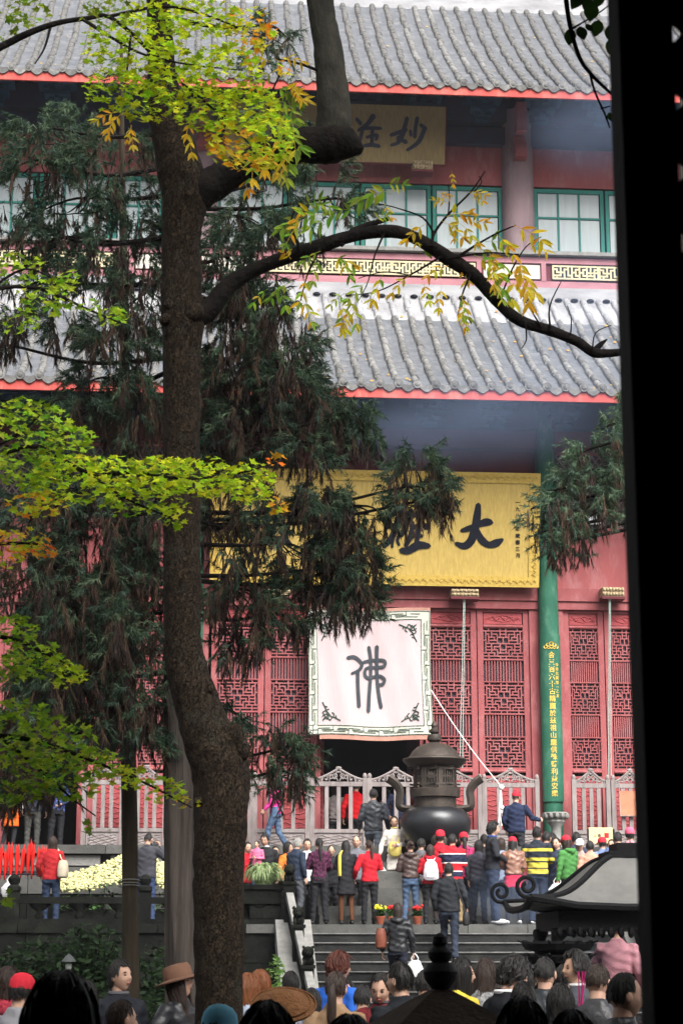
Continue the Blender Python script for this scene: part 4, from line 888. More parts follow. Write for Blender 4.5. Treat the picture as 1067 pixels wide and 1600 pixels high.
v, c, k = leafcloud([(-5, 9, 12.0, 4, 4, 2.2), (0, 8, 12.0, 4, 4, 2.2), (5, 9, 12.0, 4, 4, 2.2), (-4, 15, 14.5, 4, 4, 2.2), (1, 15, 14.5, 4, 4, 2.4), (6, 16, 15, 4, 4, 2.4), (-8, 12, 13, 3, 5, 3), (9, 12, 13, 3, 5, 3)], 34000, .13, [(0.08, 0.13, 0.03), (0.13, 0.17, 0.03), (0.25, 0.2, 0.03)])
npmesh('crown', v, c, k, FOL, bt)
# ---- cedars
NEED = PM('cedar_needles', (1, 1, 1), (.7, .7, .7), 6, 0.7, tint=True, trans=.12)
def tufts(clumps, Y, per, needles=40, wd=.0058):
    """drooping sprays; clumps: (u, v, ru, rv, density, brown share, depth offset)"""
    V_ = []; C_ = []
    GC = np.array([(0.055, 0.095, 0.055), (0.035, 0.065, 0.04), (0.10, 0.145, 0.085), (0.065, 0.105, 0.075)]); BC = np.array([(0.058, 0.037, 0.028), (0.04, 0.03, 0.026), (0.09, 0.06, 0.04)])
    for (u, v, ru, rv, dens, br, dy) in clumps:
        ns = max(3, int(ru * rv * dens * per / 9)); m = needles; P_ = []; A_ = []; R_ = []
        for _s in range(ns):
            a0 = rng.uniform(0, 2 * math.pi); r0 = math.sqrt(rng.random()) * .78; dd = Y + dy + rng.normal() * .42
            c0 = np.array(at(u + ru * r0 * math.cos(a0), v + rv * r0 * math.sin(a0) - 4, dd)); ax = np.array([math.cos(a0) * .8 + .3 * rng.normal(), .5 * rng.normal(), -.35 + .35 * rng.normal()]); ax /= np.linalg.norm(ax); Ls = min(.5, max(.12, rng.uniform(.5, 1.0) * min(ru, rv) / 130))
            for q in range(9):
                t0 = rng.random(); P_.append(c0 + ax * Ls * t0 + np.array([0, 0, -.16 * t0 * t0]) + rng.normal(size=3) * .035); A_.append(a0); R_.append(r0)
        p = np.array(P_); a = np.array(A_); r = np.array(R_); n = len(p)
        brown = (rng.random(n) < br * .75) | (r * np.sin(a) > .5) & (rng.random(n) < .4)
        out = np.stack([np.cos(a) * .7, rng.normal(size=n) * .6, -.2 + .35 * rng.normal(size=n)], 1)
        outb = np.stack([.25 * rng.normal(size=n), .25 * rng.normal(size=n), -np.ones(n)], 1); out = np.where(brown[:, None], outb, out); out /= np.linalg.norm(out, axis=1)[:, None]
        bf = np.where(brown, 1.3, 1.0)[:, None, None]
        L = rng.uniform(.14, .27, n)[:, None, None] * bf; t_ = rng.random((n, m, 1)) ** .8; base = p[:, None] + out[:, None] * t_ * L
        nd = rng.normal(size=(n, m, 3)) * np.where(brown, .3, .55)[:, None, None] + out[:, None] * .8; nd[..., 2] -= np.where(brown, .55, .25)[:, None]
        nd /= np.linalg.norm(nd, axis=2)[..., None]; ln = rng.uniform(.05, .115, (n, m, 1)) * bf
        sd = np.cross(nd, rng.normal(size=(n, m, 3))); sd /= np.linalg.norm(sd, axis=2)[..., None]
        tri = np.stack([base - sd * wd, base + sd * wd, base + nd * ln + np.array([0, 0, -.012])], 2)
        col = np.where(brown[:, None], BC[rng.integers(0, 3, n)], GC[rng.integers(0, 4, n)])
        V_.append(tri.reshape(-1, 3)); C_.append(np.repeat((col[:, None] * rng.uniform(.7, 1.25, (n, m, 1))).reshape(-1, 3), 3, 0))
    return np.concatenate(V_), np.concatenate(C_), 3
# (u, v, ru, rv, density, brown share, depth offset)
CED = [(70, 200, 60, 45, 0.72, 0.12, 0), (150, 160, 55, 35, 0.58, 0.12, .3), (60, 250, 60, 45, 0.72, 0.18, 0), (180, 240, 60, 60, 0.72, 0.18, -.3), (120, 310, 70, 40, 0.72, 0.18, 0), (30, 320, 28, 30, 0.65, 0.30, .3), (100, 370, 55, 45, 0.72, 0.24, 0), (200, 340, 55, 60, 0.79, 0.24, 0), (40, 355, 20, 12, 0.50, 0.36, .2),
       (215, 120, 30, 40, 0.50, 0.12, 0), (420, 40, 34, 34, 0.58, 0.12, 0), (400, 95, 30, 26, 0.43, 0.18, .2), (430, 150, 26, 30, 0.50, 0.30, 0), (445, 205, 20, 26, 0.43, 0.36, 0), (420, 280, 40, 30, 0.50, 0.30, 0), (500, 270, 45, 28, 0.72, 0.12, 0), (525, 310, 42, 34, 0.79, 0.18, .2), (480, 340, 50, 30, 0.72, 0.24, 0), (380, 340, 50, 50, 0.72, 0.30, 0), (440, 370, 50, 36, 0.72, 0.30, 0), (350, 400, 40, 50, 1.27, 0.30, 0),
       (150, 420, 70, 35, 0.79, 0.24, 0), (220, 440, 40, 60, 1.20, 0.50, 0), (25, 470, 30, 36, 1.10, 0.60, 0), (70, 440, 50, 20, 0.80, 0.50, 0), (105, 500, 26, 40, 1.00, 0.60, 0), (15, 540, 18, 30, 0.90, 0.70, 0), (180, 520, 60, 45, 1.10, 0.30, 0), (160, 590, 60, 40, 1.00, 0.30, .2), (215, 620, 40, 60, 1.10, 0.60, 0), (130, 640, 50, 40, 1.00, 0.30, 0), (80, 660, 50, 30, 0.90, 0.40, 0),
       (390, 460, 55, 45, 1.76, 0.50, 0), (440, 520, 50, 50, 1.92, 0.60, 0), (360, 560, 50, 60, 1.92, 0.70, 0), (450, 590, 50, 40, 1.76, 0.60, 0), (390, 640, 60, 40, 1.60, 0.60, 0), (500, 640, 45, 34, 1.50, 0.40, 0), (545, 650, 38, 26, 1.38, 0.20, 0), (585, 672, 28, 22, 1.25, 0.30, 0), (470, 690, 50, 26, 1.60, 0.50, 0),
       (350, 720, 40, 60, 1.60, 0.60, 0), (130, 740, 80, 50, 1.25, 0.30, 0), (220, 760, 40, 80, 1.50, 0.60, 0), (60, 790, 60, 60, 1.25, 0.30, 0), (150, 850, 80, 60, 1.62, 0.50, 0), (60, 900, 60, 50, 1.25, 0.50, 0), (210, 900, 50, 70, 1.75, 0.60, 0), (120, 960, 80, 50, 1.75, 0.70, 0), (200, 1000, 55, 60, 1.62, 0.50, 0), (100, 1050, 70, 50, 1.75, 0.70, 0), (210, 1080, 50, 40, 1.62, 0.60, 0), (60, 1130, 70, 50, 1.62, 0.70, 0), (140, 1120, 60, 40, 1.50, 0.60, 0), (222, 1140, 36, 26, 1.38, 0.20, 0), (40, 1200, 60, 40, 1.50, 0.70, .2),
       (370, 820, 50, 60, 1.00, 0.60, 0), (450, 770, 50, 26, 1.10, 0.50, 0), (380, 920, 55, 50, 1.10, 0.60, 0), (500, 780, 48, 28, 1.50, 0.50, 0), (560, 790, 44, 26, 1.62, 0.40, 0), (540, 840, 45, 40, 1.62, 0.60, 0), (500, 890, 45, 36, 1.50, 0.60, 0), (545, 920, 38, 34, 1.50, 0.70, 0), (570, 880, 16, 40, 1.12, 0.60, 0), (520, 950, 30, 14, 1.00, 0.70, 0), (430, 960, 40, 24, 1.00, 0.70, 0), (370, 990, 40, 30, 0.90, 0.70, 0), (450, 850, 40, 30, 0.90, 0.50, 0),
       (650, 715, 30, 26, 1.50, 0.30, -.3), (640, 760, 30, 32, 1.62, 0.50, -.3), (680, 745, 26, 22, 1.50, 0.40, -.3), (675, 780, 20, 22, 1.38, 0.60, -.3), (700, 765, 12, 16, 1.00, 0.50, -.3),
       (360, 1110, 30, 30, 0.80, 0.30, 0), (420, 1145, 40, 26, 1.00, 0.30, 0), (460, 1165, 34, 26, 1.10, 0.40, 0), (400, 1190, 30, 24, 1.00, 0.70, 0), (435, 1205, 36, 20, 1.10, 0.80, 0)]
YC = 22.0
ced = thing('cedar_tree', 'dark drooping cedar tree with stringy grey trunk behind the brown trunk', 'tree', Matrix.Translation(at(287, 1745, YC))); bpy.context.view_layer.update()
t = MB(); limb(t, [(288, 1755, 38), (288, 1600, 29), (286, 1450, 27), (284, 1300, 26), (282, 1150, 25), (280, 950, 23), (276, 700, 20), (270, 450, 16), (262, 200, 12), (255, 0, 9), (250, -250, 4)], YC, 28, 5, .08, flute=.07); part(t, 'trunk', BARKC, ced)
t = MB()
for i, (u, v, ru, rv, de, br, dy) in enumerate(CED):
    v0 = min(1250, v - 40 + .22 * abs(u - 275)); sgn = 1 if u > 275 else -1
    u0 = 278 + sgn * 4
    if i % 2: continue
    pts = [(u0, v0, 4.5), ((u0 + u) / 2, v0 + 12 + .55 * (v - v0) + 10 * math.sin(i), 3, dy * .5 + .3 * math.sin(i * 2.1)), (u, v, 2, dy), (u + sgn * ru * .8, v + rv * .5, .8, dy)]
    limb(t, pts, YC, 6, 5, .05)
    for q in range(3):
        limb(t, [(u - ru * .3 * sgn, v - 4, 1.6, dy), (u + random.uniform(-.6, .6) * ru, v + random.uniform(.1, .6) * rv, 1.2, dy), (u + random.uniform(-.9, .9) * ru, v + random.uniform(.4, 1.1) * rv, .6, dy)], YC, 5, 3, 0)
part(t, 'branches', BARKD, ced, kind='stuff')
v, c, k = tufts(CED, YC, .072); npmesh('crown', v, c, k, NEED, ced)
v, c, k = leafcloud([(-3, 22, 18, 3.5, 3, 3), (-6, 22, 17, 3, 3, 3), (-3, 26, 19.5, 3.5, 3, 2.5), (-7, 26, 19, 3, 3, 2.5)], 7000, .16, [(0.04, 0.07, 0.035), (0.05, 0.04, 0.03)]); npmesh('shade_crown', v, c, k, FOL, ced)  # unseen top of the cedar, added to shade the platform
c2 = thing('cedar_tree', 'slender mossy cedar trunk left of the stringy one, tied with wire', 'tree', Matrix.Translation(at(207, 1720, 23.0))); bpy.context.view_layer.update()
t = MB(); limb(t, [(208, 1725, 20), (206, 1600, 14), (204, 1450, 13), (203, 1300, 12.5), (201, 1150, 12), (199, 900, 10), (196, 600, 8), (192, 300, 5), (190, 60, 2)], 23, 16, 5, .06); part(t, 'trunk', BARKM, c2)
t = MB()
for vv in (1376, 1381, 1385): t.tube([at(203 + 16 * math.cos(a), vv + 2.5 * math.sin(a * 1.0), 23 + .13 * math.sin(a)) for a in [2 * math.pi * i / 12 for i in range(13)]], .006, 4)
part(t, 'wire', STONEL, c2)
RCE = [(950, 665, 22, 30, 1, .1, 0), (925, 700, 30, 26, 1.1, .1, 0), (900, 740, 36, 24, 1.1, .2, 0), (945, 750, 30, 36, 1.2, .3, 0), (870, 765, 28, 20, 1.0, .2, 0), (845, 790, 20, 18, .9, .3, 0), (850, 830, 18, 36, .8, .5, 0), (885, 800, 34, 30, 1.2, .5, 0), (870, 850, 18, 20, .7, .7, 0), (900, 835, 24, 22, .8, .8, 0), (935, 800, 20, 20, 1, .5, 0), (985, 740, 40, 60, 1, .3, .2), (990, 640, 30, 40, 1, .3, 0)]
c3 = thing('cedar_tree', 'pale green cedar boughs reaching in from behind the dark post', 'tree', Matrix.Translation((at(1075, 1640, 26.0).x, 26, 0))); bpy.context.view_layer.update()
t = MB(); limb(t, [(1090, 1680, 30), (1085, 1200, 26), (1080, 800, 20), (1075, 400, 14), (1070, 0, 8)], 26, 16, 5, .08, flute=.06); part(t, 'trunk', BARKC, c3)
t = MB()
for i, (u, v, ru, rv, de, br, dy) in enumerate(RCE): limb(t, [(1078, v - 50, 6), ((1078 + u) / 2 + 15, v - 25, 3.5), (u, v, 2), (u - ru * .8, v + rv * .5, .8)], 26, 6, 5, .05)
part(t, 'branches', BARKD, c3, kind='stuff')
v, c, k = tufts(RCE, 26.0, .10, 36); npmesh('crown', v, c * np.array([1.5, 1.5, 1.5]), k, NEED, c3)
# ---- maple reaching in from the left
YM = 10.0
mp_ = thing('maple_tree', 'yellow green maple boughs spreading in from the left edge', 'tree', Matrix.Translation((at(-330, 1600, YM).x, YM, 0))); bpy.context.view_layer.update()
t = MB(); limb(t, [(-330, 2200, 45), (-325, 1600, 38), (-310, 1100, 34), (-300, 600, 30), (-280, 200, 24), (-250, -200, 16), (-200, -600, 6)], YM, 18, 5, .08); part(t, 'trunk', BARK, mp_)
MBR = [[(-300, 300, 14), (-120, 130, 9), (0, 74, 6.5), (45, 52, 5.5), (90, 36, 4.5), (140, 28, 4), (170, 26, 3.5), (215, 60, 3), (260, 110, 2.6), (310, 150, 2), (360, 195, 1.5), (400, 235, 1)], [(130, 30, 3.4), (180, 62, 2.4), (225, 85, 2), (290, 100, 1.5), (380, 110, 1)], [(170, 26, 3), (260, 10, 2.4), (340, 30, 1.8), (410, 60, 1)], [(80, 40, 2.4), (70, 75, 1.8), (55, 100, 1)], [(205, 55, 2), (200, 100, 1.6), (195, 140, 1)],
       [(-300, 560, 12), (-140, 500, 7), (-20, 455, 4), (60, 450, 3), (130, 480, 2), (190, 505, 1)], [(-20, 455, 3), (40, 420, 2), (90, 440, 1)], [(-300, 800, 12), (-120, 720, 7), (0, 708, 4.5), (60, 698, 4), (140, 740, 3.4), (210, 738, 2.8), (290, 748, 2.2), (370, 740, 1.6), (440, 720, 1)], [(-20, 705, 3.5), (40, 670, 2.6), (80, 630, 1.6), (110, 620, 1)], [(140, 740, 2.4), (200, 780, 1.8), (270, 810, 1.2)],
       [(-300, 900, 9), (-120, 870, 5), (0, 850, 3), (60, 850, 1.6)], [(-300, 1050, 10), (-120, 1010, 6), (0, 995, 3.5), (70, 1020, 2.4), (125, 1050, 1.2)], [(-300, 1230, 11), (-120, 1160, 7), (0, 1150, 4.5), (80, 1165, 3.4), (160, 1195, 2.6), (230, 1225, 1.8), (300, 1262, 1)], [(0, 1150, 3), (60, 1200, 2.4), (110, 1245, 1.6), (150, 1275, 1)]]
t = MB()
for q in MBR: limb(t, q, YM, 8, 4, .06)
part(t, 'branches', BARKD, mp_, kind='stuff')
# (u, v, ru, rv, leaf count, palette)
MC = [(40, 20, 45, 24, 40, 0), (20, 60, 24, 14, 10, 0), (170, 20, 45, 24, 60, 0), (170, 75, 45, 40, 120, 1), (240, 40, 60, 40, 170, 1), (320, 30, 60, 34, 150, 1), (390, 45, 40, 36, 90, 2), (260, 110, 70, 40, 240, 1), (350, 110, 60, 44, 220, 1), (180, 140, 50, 36, 110, 1), (230, 165, 45, 26, 90, 1), (320, 170, 50, 36, 160, 1), (390, 170, 50, 40, 170, 1), (360, 225, 40, 34, 110, 2), (420, 215, 40, 40, 120, 1), (390, 255, 40, 14, 40, 2), (445, 105, 16, 14, 12, 2),
      (30, 420, 40, 26, 60, 3), (70, 465, 46, 30, 70, 3), (30, 500, 40, 20, 40, 3), (105, 440, 18, 20, 22, 3), (175, 495, 28, 14, 30, 3), (140, 478, 18, 10, 10, 3), (20, 625, 30, 14, 14, 3), (50, 660, 60, 34, 130, 3), (110, 690, 40, 24, 60, 3), (40, 730, 60, 40, 170, 3), (110, 750, 60, 40, 180, 1), (180, 745, 50, 36, 140, 1), (250, 745, 50, 34, 150, 1), (320, 745, 50, 34, 150, 1), (390, 755, 40, 34, 110, 1), (270, 800, 30, 26, 40, 1), (200, 790, 40, 20, 40, 3), (60, 790, 50, 20, 60, 2), (430, 790, 18, 14, 14, 2), (435, 718, 18, 11, 7, 4),
      (30, 845, 46, 20, 60, 2), (70, 862, 20, 10, 12, 4), (15, 875, 22, 14, 16, 2), (25, 985, 36, 24, 60, 3), (55, 1030, 50, 30, 110, 3), (105, 1055, 30, 22, 46, 1), (15, 1045, 26, 24, 40, 3), (30, 1130, 50, 40, 120, 3), (90, 1160, 60, 40, 160, 3), (40, 1200, 60, 36, 120, 3), (150, 1195, 40, 26, 80, 3), (110, 1230, 46, 24, 70, 3), (200, 1215, 34, 18, 44, 1), (255, 1235, 36, 20, 36, 1), (30, 1240, 40, 22, 40, 3), (290, 1255, 22, 10, 10, 2), (150, 1290, 26, 16, 8, 3), (10, 1400, 12, 18, 8, 3)]
MPAL = {0: [(0.16, 0.25, 0.02), (0.22, 0.31, 0.025)], 1: [(0.42, 0.55, 0.02), (0.34, 0.48, 0.02), (0.55, 0.60, 0.025), (0.25, 0.38, 0.02)], 2: [(0.55, 0.52, 0.03), (0.66, 0.42, 0.03), (0.42, 0.5, 0.025), (0.68, 0.28, 0.02)], 3: [(0.2, 0.34, 0.02), (0.28, 0.42, 0.02), (0.13, 0.24, 0.02), (0.34, 0.46, 0.03)], 4: [(0.7, 0.16, 0.02), (0.62, 0.3, 0.03)]}
OUT = []
for a_, r_ in ((270, .25), (300, .42), (335, .78), (352, .48), (25, .95), (50, .5), (90, 1.0), (130, .5), (155, .95), (188, .48), (205, .78), (240, .42)): OUT.append((r_ * math.cos(R(a_)), r_ * math.sin(R(a_))))
MLEAF = []
for col in range(6):
    pass
lv = MB(); nl = 0; leaf_mats = {}
SHAPE = [(x, y, .18 * abs(x) - .06 * y * y) for x, y in OUT] + [(0, 0.05, 0)]
FACES = [(i, (i + 1) % 12, 12) for i in range(12)]
proto = MB(); proto.c = (.99, 1, 1); proto.add(SHAPE, FACES)
MLM = {}
for pk, cols in MPAL.items():
    for ci, cc in enumerate(cols):
        MLM[(pk, ci)] = proto.mesh('leaf', PM('maple_leaf_%d_%d' % (pk, ci), cc, tuple(x * .75 for x in cc), 30, .5, trans=.5, rand=.15))
LEAFM = PM('maple_leaves', (1, 1, 1), (.82, .82, .82), 30, 0.5, tint=True, trans=.5)
jobs = []
for (u, v, ru, rv, n, pk) in MC:
    for _ in range(int(n * 1.35)):
        a = random.uniform(0, 2 * math.pi); r = math.sqrt(random.random()); vv = v + rv * r * math.sin(a)
        p = at(u + ru * r * math.cos(a), vv, YM + random.gauss(0, .28)); s = random.uniform(.016, .042)
        nrm = Vector((random.gauss(0, .5), random.gauss(-.35, .5), 1)).normalized(); tip = Vector((random.gauss(.3, .8), random.gauss(-.2, .8), -.45)); tip = (tip - nrm * tip.dot(nrm)).normalized(); sx = tip.cross(nrm)
        m = Matrix((sx * s, tip * s, nrm * s)).transposed().to_4x4(); m.translation = p
        jobs.append((p.y - s * 8, m, pk, random.randrange(len(MPAL[pk]))))
jobs.sort(key=lambda j: j[0]); iv = mp_.matrix_world.inverted()
for i, (_, m, pk, ci) in enumerate(jobs):
    m = iv @ m
    if i < 300:
        o = bpy.data.objects.new('leaf', MLM[(pk, ci)]); link(o, mp_); o.matrix_local = m
    else:
        lv.c = tuple(x * random.uniform(.8, 1.2) for x in MPAL[pk][ci]); lv.add([m @ Vector(p) for p in SHAPE], FACES)
lv.build('foliage', LEAFM, mp_, False, 'stuff')
v, c, k = leafcloud([(-4.5, 8, 8.6, 2.5, 3, 1.0), (-5, 11, 10, 3, 3, 1.4)], 3000, .09, [(0.15, 0.22, 0.025), (0.2, 0.28, 0.03)]); npmesh('crown', v, c, k, FOL, mp_)
# ---- glossy leafy twig hanging at the top right
YT = 7.0
tw = thing('leafy_twig', 'dark hanging twig with rounded green leaves at the top right', 'branch', Matrix.Translation(at(884, -60, YT))); bpy.context.view_layer.update()
t = MB(); limb(t, [(870, -160, 5), (882, -20, 4), (890, 40, 3.6), (905, 90, 3.2), (922, 115, 3), (945, 138, 2.6), (965, 155, 2)], YT, 8, 5, .08); limb(t, [(921, 112, 2.4), (926, 135, 2), (935, 158, 1.8), (945, 180, 1.6), (952, 200, 1)], YT, 7); limb(t, [(938, 170, 1.4), (952, 166, 1)], YT, 6); limb(t, [(893, 45, 2), (910, 35, 1.4), (935, 20, 1.2), (955, 5, 1)], YT, 6)
part(t, 'stem', BARKD, tw)
GL = PM('glossy_leaf', (0.06, 0.13, 0.025), (0.035, 0.085, 0.018), 20, .3, trans=.35, rand=.3)
for (u, v, ang, L) in ((892, 45, -100, 32), (905, 42, -80, 30), (915, 38, -60, 18), (935, 32, -105, 34), (925, 5, -100, 40), (915, -5, -80, 34), (938, -8, -110, 30), (895, -6, -60, 20), (950, 40, -80, 30), (951, 176, -80, 18), (908, -10, -120, 34), (955, 60, -100, 26)):
    p = at(u, v, YT + random.uniform(-.1, .1)); kk = L / ppm(p); a = R(ang); mb = MB(); d = Vector((math.cos(a), random.uniform(-.3, .3), math.sin(a))).normalized(); s = d.cross(Vector((0, -1, .2))).normalized(); nn = s.cross(d)
    pr = [(0, 0), (.15, .2), (.35, .3), (.6, .28), (.82, .15), (1, 0)]
    P = [p + d * kk * a_ + s * kk * b_ + nn * kk * .06 for a_, b_ in pr] + [p + d * kk * a_ - s * kk * b_ + nn * kk * .06 for a_, b_ in pr[1:-1]] + [p + d * kk * a_ - nn * kk * .02 for a_ in (.35, .65)]
    mb.add(P, [(0, 1, 2, 10), (10, 2, 3, 11), (11, 3, 4, 5), (0, 10, 7, 6), (10, 11, 8, 7), (11, 5, 9, 8)]); part(mb, 'leaf', GL, tw, True)
# ================================================================== STONEWORK, BURNERS, SMALL THINGS
def lion(mb, c, s):
    x, y, z = c
    mb.box(x - .13 * s, x + .13 * s, y - .13 * s, y + .13 * s, z, z + .06 * s)
    n0 = len(mb.v)
    mb.ball((x, y + .02 * s, z + .15 * s), (.10 * s, .11 * s, .12 * s), 12, 8); mb.ball((x, y - .05 * s, z + .28 * s), (.11 * s, .11 * s, .10 * s), 12, 8)
    for q in (-1, 1): mb.ball((x + q * .07 * s, y - .1 * s, z + .11 * s), (.035 * s, .045 * s, .07 * s), 8, 6); mb.ball((x + q * .08 * s, y - .02 * s, z + .36 * s), .03 * s, 6, 5)
    mb.ball((x, y - .15 * s, z + .25 * s), (.05 * s, .05 * s, .045 * s), 8, 6)
    mb.v[n0:] = [tuple(Vector(p) + Vector((.02, .02, .02)) * s * noise.noise(Vector(p) * 18)) for p in mb.v[n0:]]
def hpost(root, x, y, z0, z1, w=.22, mat=STONED, fin='lion'):
    p = TB('post', mat, root, (x - w / 2, x + w / 2, y - w / 2, y + w / 2, z0, z1))
    b = MB()
    if fin == 'lion': lion(b, (x, y, z1 + .002), .95)
    else: b.lathe([(.1, z1), (.13, z1 + .04), (.12, z1 + .1), (.07, z1 + .14), (.1, z1 + .18), (.11, z1 + .25), (.06, z1 + .31), (.01, z1 + .33)], 14, (x, y, 0))
    b.build('lion_finial' if fin == 'lion' else 'lotus_finial', mat, p, True)
def slope_z(by): return ZP - max(0, BYP - .06 - by) * RI / RU
def stair_rail(x0, lab, dx):
    o = thing('stair_balustrade', lab, 'balustrade', HF.m, 'stone balustrades of the stairs')
    ys = [BYP - .1, BYP - 1.42, BYP - 2.72, BYP - 4.1]
    b = MB()                                  # sloping stringer slab
    xa, xb = x0 + dx - .30, x0 + dx + .34
    for k, (ya, yb) in enumerate(zip(ys, ys[1:])):
        q = MB(); za, zb = slope_z(ya) + .1, slope_z(yb) + .1
        q.add([(xa, ya, za), (xb, ya, za), (xb, yb + .012, zb), (xa, yb + .012, zb), (xa, ya, za - .45), (xb, ya, za - .45), (xb, yb + .012, zb - .45), (xa, yb + .012, zb - .45)], [(0, 3, 2, 1), (4, 5, 6, 7), (0, 1, 5, 4), (2, 3, 7, 6), (1, 2, 6, 5), (0, 4, 7, 3)]); q.build('stringer_slab', STONEL, o)
    for k, y in enumerate(ys):
        xk = x0 + dx + .09 * k * (1 if dx < 0 else -1) - .05; hpost(o, xk, y, slope_z(y) - .1, slope_z(y) + (.62 if k else .72), .2)
        if k:
            yp = ys[k - 1]; xp = x0 + dx + .09 * (k - 1) * (1 if dx < 0 else -1) - .05
            q = MB(); q.bar((xp, yp - .1, slope_z(yp) + .52), (xk, y + .1, slope_z(y) + .52), .13, .13); q.build('handrail', STONEL, o)
            q = MB(); d = .07
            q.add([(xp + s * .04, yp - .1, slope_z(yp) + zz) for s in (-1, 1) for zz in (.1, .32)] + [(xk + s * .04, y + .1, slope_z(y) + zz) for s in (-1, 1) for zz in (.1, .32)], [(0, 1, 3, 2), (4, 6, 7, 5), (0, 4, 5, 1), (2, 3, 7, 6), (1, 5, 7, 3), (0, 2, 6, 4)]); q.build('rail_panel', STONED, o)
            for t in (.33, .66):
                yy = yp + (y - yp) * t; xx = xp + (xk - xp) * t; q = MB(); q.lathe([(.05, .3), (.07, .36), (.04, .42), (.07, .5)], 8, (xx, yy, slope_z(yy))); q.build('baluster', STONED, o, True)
stair_rail(SX0, 'stone stair balustrade with lion posts left of the steps', -.33); stair_rail(SX1, 'stone stair balustrade hidden behind the incense pavilion right of the steps', .33)
pb = thing('platform_balustrade', 'low dark stone balustrade along the platform edge on the left', 'balustrade', HF.m)
xr = SX0 - .40; yb = BYP + .12; zr0, zr1 = hz(1412, yb, 200), hz(1402, yb, 200)
xs_ = [xr, hx(227, 1410, yb), hx(22, 1410, yb), hx(-190, 1410, yb)]
for k, x in enumerate(xs_):
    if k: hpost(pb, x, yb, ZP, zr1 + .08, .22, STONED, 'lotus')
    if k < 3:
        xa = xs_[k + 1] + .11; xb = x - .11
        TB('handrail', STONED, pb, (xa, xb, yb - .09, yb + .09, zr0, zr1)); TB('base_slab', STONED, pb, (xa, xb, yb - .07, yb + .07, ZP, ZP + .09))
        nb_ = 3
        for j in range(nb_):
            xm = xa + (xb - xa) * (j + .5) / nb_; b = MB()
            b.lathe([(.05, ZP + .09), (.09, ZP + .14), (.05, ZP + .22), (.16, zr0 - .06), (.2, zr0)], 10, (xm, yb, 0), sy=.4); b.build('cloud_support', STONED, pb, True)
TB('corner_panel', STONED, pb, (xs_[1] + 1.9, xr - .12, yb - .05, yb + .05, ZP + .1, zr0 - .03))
# planter with spider grass on the corner
gp = hw(418, 1400, BYP + .45); GRASS = PM('variegated_grass', (0.35, 0.42, 0.22), (0.16, 0.24, 0.09), 12, .6, trans=.3); TERRA = PM('terracotta', (0.33, 0.09, 0.045), (0.22, 0.06, 0.035), 6, .8)
pl = thing('grass_planter', 'dark square planter of pale arching grass at the stair corner', 'planter', Matrix.Translation((gp.x, gp.y, ZP))); zt = at(418, 1383, gp.y).z - ZP
TB('planter_box', STONED, pl, (-.42, .25, -.25, .25, 0, zt), (-.46, .29, -.29, .29, zt - .08, zt + .002))
b = MB()
for i in range(260):
    a = random.uniform(0, 6.28); r = random.uniform(.1, .42); h = random.uniform(.2, .42); x, y = random.uniform(-.22, .08), random.uniform(-.15, .15); dx, dy = math.cos(a) * r, math.sin(a) * r; sx, sy = -math.sin(a) * .011, math.cos(a) * .011
    pts = [(x, y, zt), (x + dx * .45, y + dy * .45, zt + h), (x + dx * .85, y + dy * .85, zt + h * .8), (x + dx * 1.1, y + dy * 1.1, zt + h * .2)]
    b.add([(p[0] + s * sx, p[1] + s * sy, p[2]) for p in pts[:3] for s in (-1, 1)] + [pts[3]], [(0, 1, 3, 2), (2, 3, 5, 4), (4, 5, 6)])
b.build('grass_blades', GRASS, pl, kind='stuff')
# potted flowers at the head of the stairs
FRED = PM('red_petals', (0.55, 0.03, 0.03), (0.4, 0.02, 0.02), 20, .6); FYEL = PM('yellow_petals', (0.75, 0.65, 0.03), None, 20, .6); FPALE = PM('pale_yellow_petals', (0.62, 0.60, 0.33), (0.5, 0.48, 0.22), 9, .7); LEAFG = PM('flower_leaves', (0.05, 0.11, 0.03), (0.03, 0.07, 0.02), 9, .6)
def pot(u, fm, lab, Y=35.95, s=.6):
    p = at(u, 1440, Y); o = thing('flower_pot', lab, 'flower pot', Matrix.Translation((p.x, p.y, ZP)), 'flower pots at the head of the stairs')
    b = MB(); b.lathe([(.09 * s, 0), (.14 * s, .2 * s), (.15 * s, .2 * s), (.15 * s, .24 * s), (.12 * s, .24 * s)], 16); b.build('pot', TERRA, o, True)
    b = MB()
    for i in range(70):
        a = random.uniform(0, 6.28); r = random.uniform(0, .18) * s; b.tube([(r * .3 * math.cos(a), r * .3 * math.sin(a), .22 * s), (r * math.cos(a), r * math.sin(a), random.uniform(.3, .46) * s)], .006, 4)
        c = Vector((r * math.cos(a), r * math.sin(a), random.uniform(.26, .46) * s)); d = Vector((random.gauss(0, 1), random.gauss(0, 1), random.gauss(0, .5))).normalized() * .06; e = d.cross(Vector((0, 0, 1))) * .4; b.add([c - d, c + e, c + d, c - e], [(0, 1, 2, 3)])
    b.build('leaves', LEAFG, o, kind='stuff')
    b = MB()
    for i in range(22):
        a = random.uniform(0, 6.28); r = random.uniform(0, .2) * s; b.ball((r * math.cos(a), r * math.sin(a), random.uniform(.42, .56) * s), random.uniform(.025, .05) * s, 6, 4)
    b.build('blossoms', fm, o, kind='stuff')
pot(594, FYEL, 'terracotta pot of yellow flowers beside the leather bag', 35.8); pot(612, FRED, 'terracotta pot of red flowers behind the climbing woman'); pot(630, FRED, 'pot of red flowers beside the pair of blue jeans', 36.1); pot(652, FRED, 'terracotta pot right of the blue jeans at the step edge', 35.85)
